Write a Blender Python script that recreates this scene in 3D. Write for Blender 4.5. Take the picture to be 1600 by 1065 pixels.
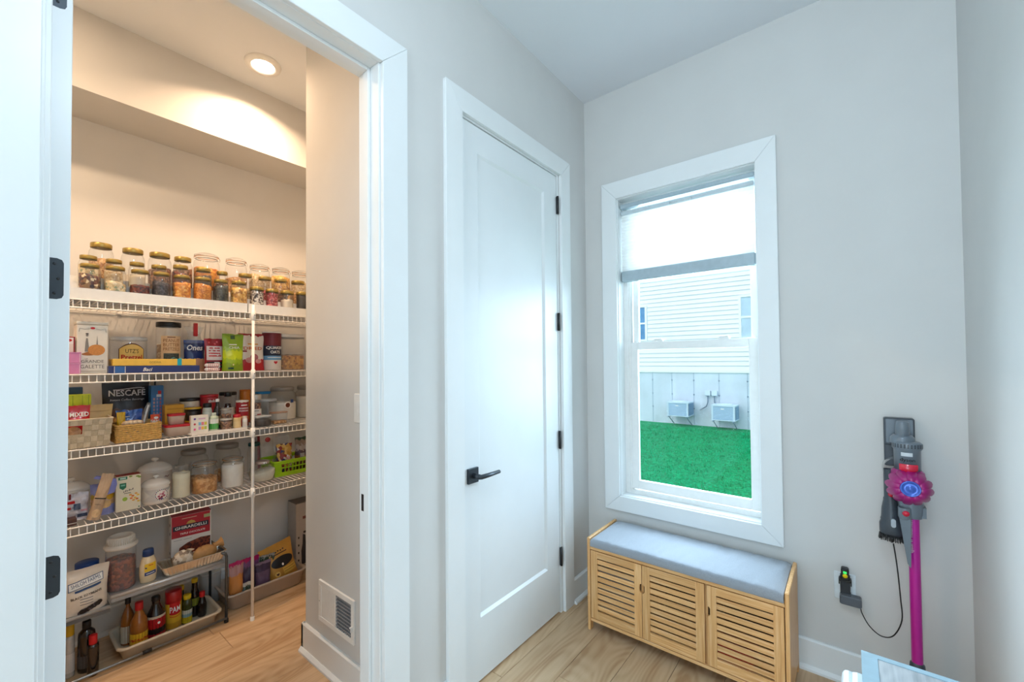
import bpy, bmesh, math, random
from mathutils import Vector, Matrix, noise
random.seed(7)
PI = math.pi
SC = bpy.context.scene
COL = SC.collection
for o in list(bpy.data.objects):
    bpy.data.objects.remove(o)

# ---------------------------------------------------------------- camera
cam_d = bpy.data.cameras.new('camera')
cam = bpy.data.objects.new('camera', cam_d)
COL.objects.link(cam)
yaw, pit, rol = 0.7014, 0.0194, -0.0076
fw = Vector((-math.sin(yaw)*math.cos(pit), math.cos(yaw)*math.cos(pit), math.sin(pit)))
rt = fw.cross(Vector((0, 0, 1))).normalized()
up = rt.cross(fw)
r2 = rt*math.cos(rol) + up*math.sin(rol)
u2 = -rt*math.sin(rol) + up*math.cos(rol)
cam.matrix_world = Matrix(((r2.x, u2.x, -fw.x, 1.2366), (r2.y, u2.y, -fw.y, -2.4188), (r2.z, u2.z, -fw.z, 1.3898), (0, 0, 0, 1)))
cam_d.sensor_width = 36
cam_d.lens = 662.94/1600*36
cam_d.shift_x = 37.37/1600
cam_d.shift_y = 21.42/1600
cam_d.clip_start = 0.02
SC.camera = cam

# ---------------------------------------------------------------- world, lights, exposure
SC.view_settings.view_transform = 'Standard'
SC.view_settings.look = 'None'
SC.view_settings.gamma = 1.0
SC.view_settings.exposure = 0.0
SC.view_settings.use_curve_mapping = False
SC.cycles.transparent_max_bounces = 32
W = bpy.data.worlds.new('overcast_sky')
SC.world = W
W.use_nodes = True
wn, wl = W.node_tree.nodes, W.node_tree.links
sky = wn.new('ShaderNodeTexSky')
sky.sky_type = 'NISHITA'
sky.sun_disc = False
sky.sun_elevation = math.radians(50)
sky.sun_rotation = math.radians(200)
sky.dust_density = 4.0
mixw = wn.new('ShaderNodeMix')
mixw.data_type = 'RGBA'
mixw.inputs[0].default_value = 0.6
mixw.inputs[7].default_value = (4.6, 6.0, 7.4, 1)
wl.new(sky.outputs[0], mixw.inputs[6])
wl.new(mixw.outputs[2], wn['Background'].inputs[0])
wn['Background'].inputs[1].default_value = 0.29

def area(name, loc, direction, sx, sy, power, col, shape='RECTANGLE', spread=PI):
    d = bpy.data.lights.new(name, 'AREA')
    d.shape = shape; d.size = sx; d.size_y = sy; d.energy = power; d.color = col; d.spread = spread
    o = bpy.data.objects.new(name, d)
    COL.objects.link(o)
    o.location = loc
    o.rotation_euler = Vector(direction).to_track_quat('-Z', 'Y').to_euler()
    return o
# daylight from the open room behind the photographer
area('rear_daylight', (1.0, -4.7, 1.6), (0.05, 1, -0.02), 1.1, 2.6, 52, (0.67, 0.86, 1.0))
area('open_room_fill', (4.0, -3.2, 1.45), (-1, 0.12, 0.0), 2.8, 2.3, 15, (0.72, 0.89, 1.0))  # added fill light, aimed through the pantry opening at the shelves
# daylight from the window
area('window_daylight', (0.15, 1.3, 1.9), (0.10, -1, -0.38), 3.2, 2.4, 400, (0.68, 0.85, 1.0))
# unseen light added to brighten the hall, and the pantry's ceiling lamp
pl_d = bpy.data.lights.new('hall_fill_light', 'POINT'); pl_d.energy = 31; pl_d.color = (0.70, 0.86, 1.0); pl_d.shadow_soft_size = 0.16
pl_o = bpy.data.objects.new('hall_fill_light', pl_d); COL.objects.link(pl_o); pl_o.location = (1.3, -2.1, 2.68)
area('pantry_ceiling_lamp', (-1.155, -1.463, 2.996), (0, 0, -1), 0.10, 0.10, 15, (1.0, 0.67, 0.42), 'DISK', 2.5)
area('pantry_fill_light', (-0.95, -2.75, 2.996), (0, 0, -1), 0.10, 0.10, 22, (1.0, 0.71, 0.46), 'DISK')  # extra unseen light, added to lift the pantry interior

# ---------------------------------------------------------------- materials
def lin(c):
    if isinstance(c, str):
        c = [int(c[i:i+2], 16) for i in (0, 2, 4)]
    return tuple(((v/255)/12.92 if v/255 <= 0.04045 else ((v/255+0.055)/1.055)**2.4) for v in c[:3])
def sc3(c, k):
    return tuple(min(1, v*k) for v in c) + (1,)
CACHE = {}
def newmat(name):
    m = bpy.data.materials.new(name)
    m.use_nodes = True
    return m, m.node_tree.nodes, m.node_tree.links, m.node_tree.nodes['Principled BSDF']
def M(col, rough=0.5, metal=0.0, var=0.05, sc=40.0, bump=0.0, bsc=None, name=None, trans=0, alpha=1, coat=0, sheen=0):
    key = (str(col), rough, metal, var, sc, bump, bsc, trans, alpha, coat, sheen)
    if key in CACHE:
        return CACHE[key]
    m, n, l, b = newmat(name or 'paint')
    c = lin(col)
    tc = n.new('ShaderNodeTexCoord')
    no = n.new('ShaderNodeTexNoise'); no.inputs['Scale'].default_value = sc; no.inputs['Detail'].default_value = 3
    rp = n.new('ShaderNodeValToRGB')
    rp.color_ramp.elements[0].position = 0.3; rp.color_ramp.elements[0].color = sc3(c, 1-var)
    rp.color_ramp.elements[1].position = 0.7; rp.color_ramp.elements[1].color = sc3(c, 1+var)
    l.new(tc.outputs['Object'], no.inputs['Vector']); l.new(no.outputs[0], rp.inputs[0]); l.new(rp.outputs[0], b.inputs['Base Color'])
    b.inputs['Roughness'].default_value = rough; b.inputs['Metallic'].default_value = metal
    b.inputs['Coat Weight'].default_value = coat
    b.inputs['Sheen Weight'].default_value = sheen
    if trans: b.inputs['Transmission Weight'].default_value = trans
    b.inputs['Alpha'].default_value = alpha
    if bump:
        n2 = n.new('ShaderNodeTexNoise'); n2.inputs['Scale'].default_value = bsc or sc*4; n2.inputs['Detail'].default_value = 4
        bp = n.new('ShaderNodeBump'); bp.inputs['Strength'].default_value = bump; bp.inputs['Distance'].default_value = 0.004
        l.new(tc.outputs['Object'], n2.inputs['Vector']); l.new(n2.outputs[0], bp.inputs['Height']); l.new(bp.outputs[0], b.inputs['Normal'])
    CACHE[key] = m
    return m
def wood(name, dark, mid, light, axis=0, stretch=14.0, sc=3.0, rough=0.45, rings=0.5, tone=0.2):
    m, n, l, b = newmat(name)
    tc = n.new('ShaderNodeTexCoord'); oi = n.new('ShaderNodeObjectInfo')
    mp = n.new('ShaderNodeMapping')
    s = [stretch]*3; s[axis] = 1.0
    mp.inputs['Scale'].default_value = s
    ad = n.new('ShaderNodeVectorMath'); ad.operation = 'MULTIPLY_ADD'
    cb = n.new('ShaderNodeCombineXYZ')
    for i in range(3): l.new(oi.outputs['Random'], cb.inputs[i])
    ad.inputs[1].default_value = (37, 53, 71)
    l.new(cb.outputs[0], ad.inputs[0]); l.new(tc.outputs['Object'], ad.inputs[2])
    l.new(ad.outputs[0], mp.inputs['Vector'])
    n1 = n.new('ShaderNodeTexNoise'); n1.inputs['Scale'].default_value = sc; n1.inputs['Detail'].default_value = 6; n1.inputs['Distortion'].default_value = 0.6
    l.new(mp.outputs[0], n1.inputs['Vector'])
    # contour rings of a slow noise make the cathedral grain
    mp2 = n.new('ShaderNodeMapping'); s2 = [stretch*0.32]*3; s2[axis] = 0.8
    mp2.inputs['Scale'].default_value = s2
    l.new(ad.outputs[0], mp2.inputs['Vector'])
    n2 = n.new('ShaderNodeTexNoise'); n2.inputs['Scale'].default_value = 1.3; n2.inputs['Detail'].default_value = 1
    l.new(mp2.outputs[0], n2.inputs['Vector'])
    mu = n.new('ShaderNodeMath'); mu.operation = 'MULTIPLY'; mu.inputs[1].default_value = 130
    si = n.new('ShaderNodeMath'); si.operation = 'SINE'
    l.new(n2.outputs[0], mu.inputs[0]); l.new(mu.outputs[0], si.inputs[0])
    mr = n.new('ShaderNodeMath'); mr.operation = 'MULTIPLY_ADD'; mr.inputs[1].default_value = 0.10*rings
    l.new(si.outputs[0], mr.inputs[0]); l.new(n1.outputs[0], mr.inputs[2])
    rp = n.new('ShaderNodeValToRGB')
    e = rp.color_ramp.elements
    e[0].position = 0.3; e[0].color = lin(dark)+(1,)
    e[1].position = 0.7; e[1].color = lin(light)+(1,)
    x = e.new(0.5); x.color = lin(mid)+(1,)
    l.new(mr.outputs[0], rp.inputs[0])
    hs = n.new('ShaderNodeHueSaturation')
    mv = n.new('ShaderNodeMapRange'); mv.inputs['To Min'].default_value = 1-tone; mv.inputs['To Max'].default_value = 1+tone*0.6
    l.new(oi.outputs['Random'], mv.inputs['Value']); l.new(mv.outputs[0], hs.inputs['Value'])
    l.new(rp.outputs[0], hs.inputs['Color']); l.new(hs.outputs[0], b.inputs['Base Color'])
    b.inputs['Roughness'].default_value = rough
    bp = n.new('ShaderNodeBump'); bp.inputs['Strength'].default_value = 0.12; bp.inputs['Distance'].default_value = 0.002
    l.new(mr.outputs[0], bp.inputs['Height']); l.new(bp.outputs[0], b.inputs['Normal'])
    return m
def gran(name, cols, scale=160.0, rough=0.5, bump=0.6, spec=0.5):
    m, n, l, b = newmat(name)
    g = n.new('ShaderNodeNewGeometry')
    v = n.new('ShaderNodeTexVoronoi'); v.inputs['Scale'].default_value = scale
    l.new(g.outputs['Position'], v.inputs['Vector'])
    sp = n.new('ShaderNodeSeparateColor'); l.new(v.outputs['Color'], sp.inputs[0])
    rp = n.new('ShaderNodeValToRGB'); rp.color_ramp.interpolation = 'CONSTANT'
    e = rp.color_ramp.elements
    for i, c in enumerate(cols):
        p = i/len(cols)
        q = e[i] if i < 2 else e.new(p)
        q.position = p; q.color = lin(c)+(1,)
    if len(cols) == 1: e[1].color = lin(cols[0])+(1,)
    l.new(sp.outputs[0], rp.inputs[0]); l.new(rp.outputs[0], b.inputs['Base Color'])
    bp = n.new('ShaderNodeBump'); bp.inputs['Strength'].default_value = bump; bp.inputs['Distance'].default_value = 0.003; bp.invert = True
    l.new(v.outputs['Distance'], bp.inputs['Height']); l.new(bp.outputs[0], b.inputs['Normal'])
    b.inputs['Roughness'].default_value = rough
    b.inputs['Specular IOR Level'].default_value = spec
    return m
def bands(name, stops, axis=2, rough=0.35, noise_amt=0.0):
    """print on a pack: constant colour bands along an axis of the bounding box"""
    m, n, l, b = newmat(name)
    tc = n.new('ShaderNodeTexCoord'); sp = n.new('ShaderNodeSeparateXYZ'); l.new(tc.outputs['Generated'], sp.inputs[0])
    rp = n.new('ShaderNodeValToRGB'); rp.color_ramp.interpolation = 'CONSTANT'
    e = rp.color_ramp.elements
    for i, (p, c) in enumerate(stops):
        q = e[i] if i < 2 else e.new(p)
        q.position = p; q.color = lin(c)+(1,)
    src = sp.outputs[axis]
    if noise_amt:
        no = n.new('ShaderNodeTexNoise'); no.inputs['Scale'].default_value = 9; l.new(tc.outputs['Generated'], no.inputs['Vector'])
        ma = n.new('ShaderNodeMath'); ma.operation = 'MULTIPLY_ADD'; ma.inputs[1].default_value = noise_amt
        su = n.new('ShaderNodeMath'); su.operation = 'SUBTRACT'; su.inputs[1].default_value = 0.5
        l.new(no.outputs[0], su.inputs[0]); l.new(su.outputs[0], ma.inputs[0]); l.new(src, ma.inputs[2]); src = ma.outputs[0]
    l.new(src, rp.inputs[0]); l.new(rp.outputs[0], b.inputs['Base Color'])
    b.inputs['Roughness'].default_value = rough
    return m
def glass(name, tint=(0.97, 0.98, 0.98), refl=1.0, body=0.0, bodycol=(0.9, 0.9, 0.9), rough=0.02):
    """thin-walled glass or clear plastic: see-through, mirror at grazing angles, optional milky body"""
    m, n, l, b = newmat(name)
    n.remove(b)
    out = n['Material Output']
    tr = n.new('ShaderNodeBsdfTransparent'); tr.inputs[0].default_value = tint+(1,)
    gl = n.new('ShaderNodeBsdfGlossy'); gl.inputs['Roughness'].default_value = rough
    fr = n.new('ShaderNodeLayerWeight'); fr.inputs[0].default_value = 0.5
    pw_ = n.new('ShaderNodeMath'); pw_.operation = 'POWER'; pw_.inputs[1].default_value = 4.0; l.new(fr.outputs['Facing'], pw_.inputs[0])
    ma_ = n.new('ShaderNodeMath'); ma_.operation = 'MULTIPLY_ADD'; ma_.inputs[1].default_value = 0.8; ma_.inputs[2].default_value = 0.045; l.new(pw_.outputs[0], ma_.inputs[0])
    no = n.new('ShaderNodeTexNoise'); no.inputs['Scale'].default_value = 25
    bp = n.new('ShaderNodeBump'); bp.inputs['Strength'].default_value = 0.08
    l.new(no.outputs[0], bp.inputs['Height']); l.new(bp.outputs[0], gl.inputs['Normal'])
    mu = n.new('ShaderNodeMath'); mu.operation = 'MULTIPLY'; mu.inputs[1].default_value = refl; mu.use_clamp = True
    l.new(ma_.outputs[0], mu.inputs[0])
    mx = n.new('ShaderNodeMixShader'); l.new(mu.outputs[0], mx.inputs[0]); l.new(tr.outputs[0], mx.inputs[1]); l.new(gl.outputs[0], mx.inputs[2])
    last = mx
    if body:
        df = n.new('ShaderNodeBsdfDiffuse'); df.inputs[0].default_value = bodycol+(1,)
        m2 = n.new('ShaderNodeMixShader'); m2.inputs[0].default_value = body
        l.new(mx.outputs[0], m2.inputs[1]); l.new(df.outputs[0], m2.inputs[2]); last = m2
    l.new(last.outputs[0], out.inputs['Surface'])
    return m

# ---------------------------------------------------------------- mesh builder
class MB:
    def __init__(s): s.v = []; s.f = []; s.sm = []
    def add(s, vs, fs, smooth=False):
        b = len(s.v); s.v += [tuple(p) for p in vs]
        s.f += [tuple(b+i for i in f) for f in fs]; s.sm += [smooth]*len(fs)
        return s
    def box(s, x0, x1, y0, y1, z0, z1):
        if x0 > x1: x0, x1 = x1, x0
        if y0 > y1: y0, y1 = y1, y0
        if z0 > z1: z0, z1 = z1, z0
        return s.add([(x0,y0,z0),(x1,y0,z0),(x1,y1,z0),(x0,y1,z0),(x0,y0,z1),(x1,y0,z1),(x1,y1,z1),(x0,y1,z1)],
              [(3,2,1,0),(4,5,6,7),(0,1,5,4),(1,2,6,5),(2,3,7,6),(3,0,4,7)])
    def lathe(s, prof, n=20, c=(0,0,0), sx=1.0, sy=1.0, a0=0.0, a1=2*PI, smooth=True, axis='z'):
        full = abs(a1-a0-2*PI) < 1e-6
        m = n if full else n+1
        vs = []; fs = []
        for r, z in prof:
            for i in range(m):
                a = a0+(a1-a0)*i/n
                p = (r*math.cos(a)*sx, r*math.sin(a)*sy, z)
                if axis == 'y': p = (p[0], -p[2], p[1])      # axis towards -y
                if axis == 'x': p = (p[2], p[0], p[1])
                vs.append((p[0]+c[0], p[1]+c[1], p[2]+c[2]))
        k = len(prof)
        for j in range(k-1):
            for i in range(n):
                i2 = (i+1) % m if full else i+1
                fs.append((j*m+i, j*m+i2, (j+1)*m+i2, (j+1)*m+i))
        return s.add(vs, fs, smooth)
    def tube(s, pts, r, n=6, smooth=True, cap=True):
        pts = [Vector(p) for p in pts]
        vs = []; fs = []
        up0 = None
        for i, p in enumerate(pts):
            t = (pts[min(i+1, len(pts)-1)]-pts[max(i-1, 0)]).normalized()
            if up0 is None: up0 = Vector((0,0,1)) if abs(t.z) < 0.9 else Vector((1,0,0))
            a = t.cross(up0).normalized(); b = a.cross(t).normalized(); up0 = b
            rr = r[i] if isinstance(r, (list, tuple)) else r
            for k in range(n):
                q = p + a*rr*math.cos(2*PI*k/n) + b*rr*math.sin(2*PI*k/n)
                vs.append(q)
        for i in range(len(pts)-1):
            for k in range(n):
                fs.append((i*n+k, i*n+(k+1) % n, (i+1)*n+(k+1) % n, (i+1)*n+k))
        if cap:
            fs.append(tuple(range(n))[::-1]); fs.append(tuple((len(pts)-1)*n+k for k in range(n)))
        return s.add(vs, fs, smooth)
    def prism(s, pts, y0, y1):
        """outline in x,z extruded along y"""
        n = len(pts)
        vs = [(x, y0, z) for x, z in pts]+[(x, y1, z) for x, z in pts]
        fs = [tuple(range(n)), tuple(range(2*n-1, n-1, -1))]
        for i in range(n):
            j = (i+1) % n
            fs.append((j, i, n+i, n+j))
        return s.add(vs, fs)
    def prism_z(s, pts, z0, z1):
        n = len(pts)
        vs = [(x, y, z0) for x, y in pts]+[(x, y, z1) for x, y in pts]
        fs = [tuple(range(n-1, -1, -1)), tuple(range(n, 2*n))]
        for i in range(n):
            j = (i+1) % n
            fs.append((i, j, n+j, n+i))
        return s.add(vs, fs)
    def grid(s, fn, nu, nv, smooth=True, closed_u=False):
        vs = [fn(i/nu, j/nv) for j in range(nv+1) for i in range(nu+1)]
        fs = [(j*(nu+1)+i, j*(nu+1)+i+1, (j+1)*(nu+1)+i+1, (j+1)*(nu+1)+i) for j in range(nv) for i in range(nu)]
        return s.add(vs, fs, smooth)
def mesh_of(name, mb, mat, bevel=0.0, seg=1, weld=False):
    me = bpy.data.meshes.new(name)
    me.from_pydata(mb.v, [], mb.f)
    me.polygons.foreach_set('use_smooth', mb.sm)
    if bevel or weld:
        bm = bmesh.new(); bm.from_mesh(me)
        if weld: bmesh.ops.remove_doubles(bm, verts=bm.verts, dist=1e-5)
        if bevel:
            ed = [e for e in bm.edges if len(e.link_faces) == 2 and e.calc_face_angle(0) > 0.5]
            bmesh.ops.bevel(bm, geom=ed, offset=bevel, segments=seg, affect='EDGES', profile=0.5)
        bm.to_mesh(me); bm.free()
    me.update()
    if mat: me.materials.append(mat)
    return me
def obj(name, mb, mat, parent=None, loc=(0,0,0), rot=(0,0,0), bevel=0.0, seg=1, label=None, kind=None, weld=False):
    me = mb if isinstance(mb, bpy.types.Mesh) else mesh_of(name, mb, mat, bevel, seg, weld)
    o = bpy.data.objects.new(name, me)
    COL.objects.link(o)
    o.location = loc; o.rotation_euler = rot
    if parent is not None: o.parent = parent
    if label: o['label'] = label
    if kind: o['kind'] = kind
    return o
def struct(name, mb, mat, bevel=0.0):
    return obj(name, mb, mat, None, bevel=bevel, kind='structure')
def sroot(name, loc=(0,0,0), rz=0.0):
    o = bpy.data.objects.new(name, None); COL.objects.link(o); o.location = loc; o.rotation_euler = (0,0,rz); o['kind'] = 'structure'
    return o
def thing(name, label, cat, loc=(0,0,0), rz=PI/2, group=None, tilt=(0,0)):
    """an Empty at the base of a thing; local -y is the thing's front"""
    o = bpy.data.objects.new(name, None); COL.objects.link(o)
    o.location = loc; o.rotation_euler = (tilt[0], tilt[1], rz); o.empty_display_size = 0.05
    o['label'] = label; o['category'] = cat
    if group: o['group'] = group
    return o
flat = lambda y: (lambda x, z: y)
def cyl(r, cx=0.0, cy=0.0):
    return lambda x, z: cy-math.sqrt(max(r*r-(x-cx)**2, 1e-9))
def text(s, parent, x, z, w, h, mat, surf, rot=0.0, eps=0.0008, bold=0.0, name='lettering', slant=0.0):
    cu = bpy.data.curves.new('text_curve', 'FONT'); cu.body = s; cu.resolution_u = 2; cu.offset = bold
    t = bpy.data.objects.new('text_tmp', cu)
    COL.objects.link(t)
    me = bpy.data.meshes.new_from_object(t.evaluated_get(bpy.context.evaluated_depsgraph_get()))
    bpy.data.objects.remove(t); bpy.data.curves.remove(cu)
    xs = [v.co.x for v in me.vertices]; ys = [v.co.y for v in me.vertices]
    if not xs: return None
    x0, x1, y0, y1 = min(xs), max(xs), min(ys), max(ys)
    c, sn = math.cos(rot), math.sin(rot)
    for v in me.vertices:
        b = (v.co.y-(y0+y1)/2)/(y1-y0)*h
        a = (v.co.x-(x0+x1)/2)/(x1-x0)*w + slant*b
        px, pz = x+a*c-b*sn, z+a*sn+b*c
        v.co = (px, surf(px, pz)-eps, pz)
    me.materials.clear(); me.materials.append(mat)
    me.name = name
    o = bpy.data.objects.new(name, me); COL.objects.link(o); o.parent = parent
    return o
def pad(name, parent, mat, surf, x0, x1, z0, z1, eps=0.0004, nx=8, nz=4, fn=None, label=None):
    """a printed patch that follows a surface; fn(x,z)->(x,z) may warp it"""
    def p(u, v):
        x, z = x0+(x1-x0)*u, z0+(z1-z0)*v
        if fn: x, z = fn(x, z)
        return (x, surf(x, z)-eps, z)
    return obj(name, MB().grid(p, nx, nz), mat, parent, label=label)
def dot(name, parent, mat, surf, cx, cz, rx, rz, eps=0.0006, n=18, label=None):
    def p(u, v):
        a = 2*PI*u
        x, z = cx+rx*v*math.cos(a), cz+rz*v*math.sin(a)
        return (x, surf(x, z)-eps, z)
    return obj(name, MB().grid(p, n, 2), mat, parent, label=label)
def stadium(x0, x1, z0, z1, n=6):
    """rounded outline in x,z"""
    r = min(x1-x0, z1-z0)/2
    pts = []
    for cx, cz, a in ((x1-r, z0+r, -PI/2), (x1-r, z1-r, 0), (x0+r, z1-r, PI/2), (x0+r, z0+r, PI)):
        for k in range(n+1):
            pts.append((cx+r*math.cos(a+PI/2*k/n), cz+r*math.sin(a+PI/2*k/n)))
    return pts
def rrect(x0, x1, z0, z1, r, n=4):
    pts = []
    for cx, cz, a in ((x1-r, z0+r, -PI/2), (x1-r, z1-r, 0), (x0+r, z1-r, PI/2), (x0+r, z0+r, PI)):
        for k in range(n+1):
            pts.append((cx+r*math.cos(a+PI/2*k/n), cz+r*math.sin(a+PI/2*k/n)))
    return pts

# common materials
WALL = M('d5d4d1', 0.85, var=0.015, sc=6, bump=0.03, bsc=220, name='wall_paint')
CEIL = M('e4e8ec', 0.9, var=0.01, sc=4, name='ceiling_paint')
TRIM = M('e9ecec', 0.32, var=0.01, sc=8, name='trim_paint')
DOORP = M('e6eaeb', 0.35, var=0.01, sc=8, name='door_paint')
BLACK = M('141619', 0.4, name='black_metal')
GUN = M('3c4248', 0.4, 0.6, name='gunmetal')
WHITE = M('efefec', 0.4, var=0.02, name='white_plastic')
INK = M('1d1a1a', 0.6, name='black_ink')
INKW = M('f4f2ee', 0.6, name='white_ink')
RED = M('c4141c', 0.4, name='red_print')
NAVY = M('16224a', 0.4, name='navy_print')
GLASS = glass('clear_glass', refl=1.1, body=0.03)
CLEAR = glass('clear_plastic', refl=1.4, body=0.10, rough=0.08)
MILKY = glass('milky_plastic', refl=1.0, body=0.55, bodycol=(0.75, 0.8, 0.84), rough=0.2)

# ================================================================ STRUCTURE
H = 3.018
OAK = wood('oak_plank', 'b08d68', 'c4a480', 'd0b28e', axis=1, stretch=13, sc=1.6, rough=0.42, rings=0.7, tone=0.09)
floor = sroot('floor')
obj('subfloor', MB().box(-1.9, 1.7, -5.3, 0.16, -0.06, -0.012).box(1.7, 4.3, -5.3, -1.53, -0.06, -0.012), M('6b5238', 0.8), floor)
pw = 0.19
col = 0
for ix in range(-10, 9):
    x0 = 0.047+ix*pw
    off = random.uniform(0, 1.8)
    y = -5.2-off*0.2
    cuts = [-5.2]
    yy = -4.9+off
    while yy < 0.0:
        cuts.append(yy); yy += random.choice((1.25, 1.6, 1.9))
    cuts.append(0.0)
    for a, b in zip(cuts[:-1], cuts[1:]):
        xa, xb = max(x0, -1.73), min(x0+pw, 1.586)
        if xb-xa < 0.02 or b-a < 0.03 or b < -3.4: continue
        ml = (xa+xb)/2
        me = MB().box(xa-ml, xb-ml-0.0016, 0.0, b-a-0.0016, -0.012, 0.0)
        obj('floor_plank', me, OAK, floor, loc=(ml, a, 0.0), bevel=0.0012)
# rest of the floor, behind the camera
obj('rear_floor', MB().box(-1.73, 1.586, -5.2, -3.3, -0.012, -0.002).box(1.586, 4.2, -5.2, -1.65, -0.012, -0.002), OAK, floor)

# openings: closet door y -1.118..-0.345, pantry y -2.346..-1.540, both 2.45 high
wl_ = MB()
for a, b, z0, z1 in ((-5.2, -2.366, 0, H), (-2.366, -1.52, 2.467, H), (-1.52, -1.138, 0, H), (-1.138, -0.325, 2.462, H), (-0.325, 0.0, 0, H)):
    wl_.box(-0.12, 0.0, a, b, z0, z1)
struct('wall_left', wl_, WALL)
wx0, wx1, wz0, wz1 = 0.186, 0.933, 0.585, 2.379
wb = MB().box(-0.12, wx0, 0, 0.16, 0, H).box(wx1, 1.7, 0, 0.16, 0, H).box(wx0, wx1, 0, 0.16, 0, wz0).box(wx0, wx1, 0, 0.16, wz1, H)
struct('wall_back', wb, WALL)
struct('wall_right', MB().box(1.586, 1.7, -1.65, 0.0, 0, H), WALL)
struct('wall_open_room', MB().box(4.2, 4.3, -5.3, -1.5, 0, H), WALL)
struct('wall_open_room_front', MB().box(1.7, 4.2, -1.65, -1.53, 0, H), WALL)
struct('wall_rear', MB().box(-1.9, 4.3, -5.3, -5.2, 0, H), WALL)
struct('ceiling', MB().box(-1.9, 1.7, -5.3, 0.16, H, H+0.1).box(1.7, 4.3, -5.3, -1.53, H, H+0.1), CEIL)
struct('wall_pantry_far', MB().box(-1.9, -1.73, -5.2, 0.0, 0, H), WALL)
struct('wall_pantry_right', MB().box(-1.73, -0.70, -0.74, -0.62, 0, H), WALL)
struct('wall_pantry_left', MB().box(-1.73, -0.12, -3.3, -3.18, 0, H), WALL)
struct('wall_pantry_side', MB().box(-0.80, -0.12, -1.40, -1.28, 0, H).box(-0.80, -0.68, -1.28, -0.74, 0, H), WALL)
struct('wall_pantry_soffit', MB().box(-1.73, -1.402, -3.18, -0.74, 2.653, H), WALL)
struct('wall_closet', MB().box(-0.68, -0.60, -0.62, 0.0, 0, H), WALL)

def base(name, p, q, nrm, hgt=0.135):
    """baseboard from p to q on the floor, sticking out along nrm"""
    root = sroot(name)
    def strip(nm, t, h, ch, z0=0.0):
        prof = [(0, z0), (t, z0), (t, z0+h-ch), (t-ch, z0+h), (0, z0+h)]
        vs = []
        for e in (p, q):
            for d, z in prof: vs.append((e[0]+nrm[0]*d, e[1]+nrm[1]*d, z))
        n = len(prof)
        fs = [tuple(range(n)), tuple(range(2*n-1, n-1, -1))]+[((i+1) % n, i, n+i, n+(i+1) % n) for i in range(n)]
        obj(nm, MB().add(vs, fs), TRIM, root)
    strip('base_board', 0.015, hgt, 0.006)
    strip('base_shoe', 0.030, 0.022, 0.012)
base('baseboard_back', (0.0, 0.0), (1.586, 0.0), (0, -1))
base('baseboard_left', (0.0, -0.219), (0.0, -0.0), (1, 0))
base('baseboard_middle', (0.0, -1.424), (0.0, -1.229), (1, 0))
base('baseboard_right', (1.586, -1.65), (1.586, 0.0), (-1, 0))
base('baseboard_pantry_side', (-0.815, -1.40), (-0.12, -1.40), (0, -1))
base('baseboard_pantry_return', (-0.80, -1.415), (-0.80, -0.74), (-1, 0))
base('baseboard_pantry_far', (-1.73, -3.18), (-1.73, -0.74), (1, 0))
base('baseboard_rear_left', (0.0, -5.0), (0.0, -2.46), (1, 0))

def casing(root, outer, inner, t, horiz):
    """mitred flat casing; outer/inner = (a0,a1,z0,z1); horiz maps (a, z, depth) to a point; z0 None: no bottom piece"""
    ao0, ao1, zo0, zo1 = outer; ai0, ai1, zi0, zi1 = inner
    g = 0.0007
    quads = [[(ao0, zo0), (ai0, zi0), (ai0, zi1), (ao0, zo1)], [(ai1, zi0), (ao1, zo0), (ao1, zo1), (ai1, zi1)],
             [(ai0, zi1+g), (ai1, zi1+g), (ao1, zo1), (ao0, zo1)]]
    if zo0 < zi0: quads.append([(ao0, zo0), (ao1, zo0), (ai1, zi0-g), (ai0, zi0-g)])
    for qd in quads:
        vs = [horiz(a, z, 0.0) for a, z in qd]+[horiz(a, z, t) for a, z in qd]
        obj('casing', MB().add(vs, [(0,1,2,3), (7,6,5,4), (1,0,4,5), (2,1,5,6), (3,2,6,7), (0,3,7,4)]), TRIM, root, bevel=0.002)
onleft = lambda a, z, d: (d, a, z)
onback = lambda a, z, d: (a, -d, z)

# ---- closet door
d1 = sroot('door_1')
casing(d1, (-1.229, -0.221, 0, 2.551), (-1.129, -0.321, 0, 2.453), 0.018, onleft)
obj('jamb', MB().box(-0.12, 0.0, -1.138, -1.121, 0, 2.462).box(-0.12, 0.0, -0.342, -0.325, 0, 2.462).box(-0.12, 0.0, -1.121, -0.342, 2.445, 2.462)
    .box(-0.075, -0.045, -1.121, -1.109, 0, 2.445).box(-0.075, -0.045, -0.354, -0.342, 0, 2.445).box(-0.075, -0.045, -1.121, -0.342, 2.433, 2.445), TRIM, d1)
dx0, dx1 = -0.042, -0.003
py0, py1, pz0, pz1 = -1.016, -0.470, 0.280, 2.322
dy0, dy1 = -1.118, -0.347
obj('stile', MB().box(dx0, dx1, dy0, py0, 0.014, 2.440), DOORP, d1)
obj('stile', MB().box(dx0, dx1, py1, dy1, 0.014, 2.440), DOORP, d1)
obj('rail', MB().box(dx0, dx1, py0, py1, 0.014, pz0), DOORP, d1)
obj('rail', MB().box(dx0, dx1, py0, py1, pz1, 2.440), DOORP, d1)
bv = 0.012
pn = MB()
def rc(e, x): return [(x, py0+e, pz0+e), (x, py1-e, pz0+e), (x, py1-e, pz1-e), (x, py0+e, pz1-e)]
pn.add(rc(0, dx1)+rc(bv, dx1-0.010), [(0,1,5,4), (1,2,6,5), (2,3,7,6), (3,0,4,7), (4,5,6,7)])
pn.box(dx0, dx0+0.01, py0, py1, pz0, pz1)
obj('door_panel', pn, DOORP, d1)
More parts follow.
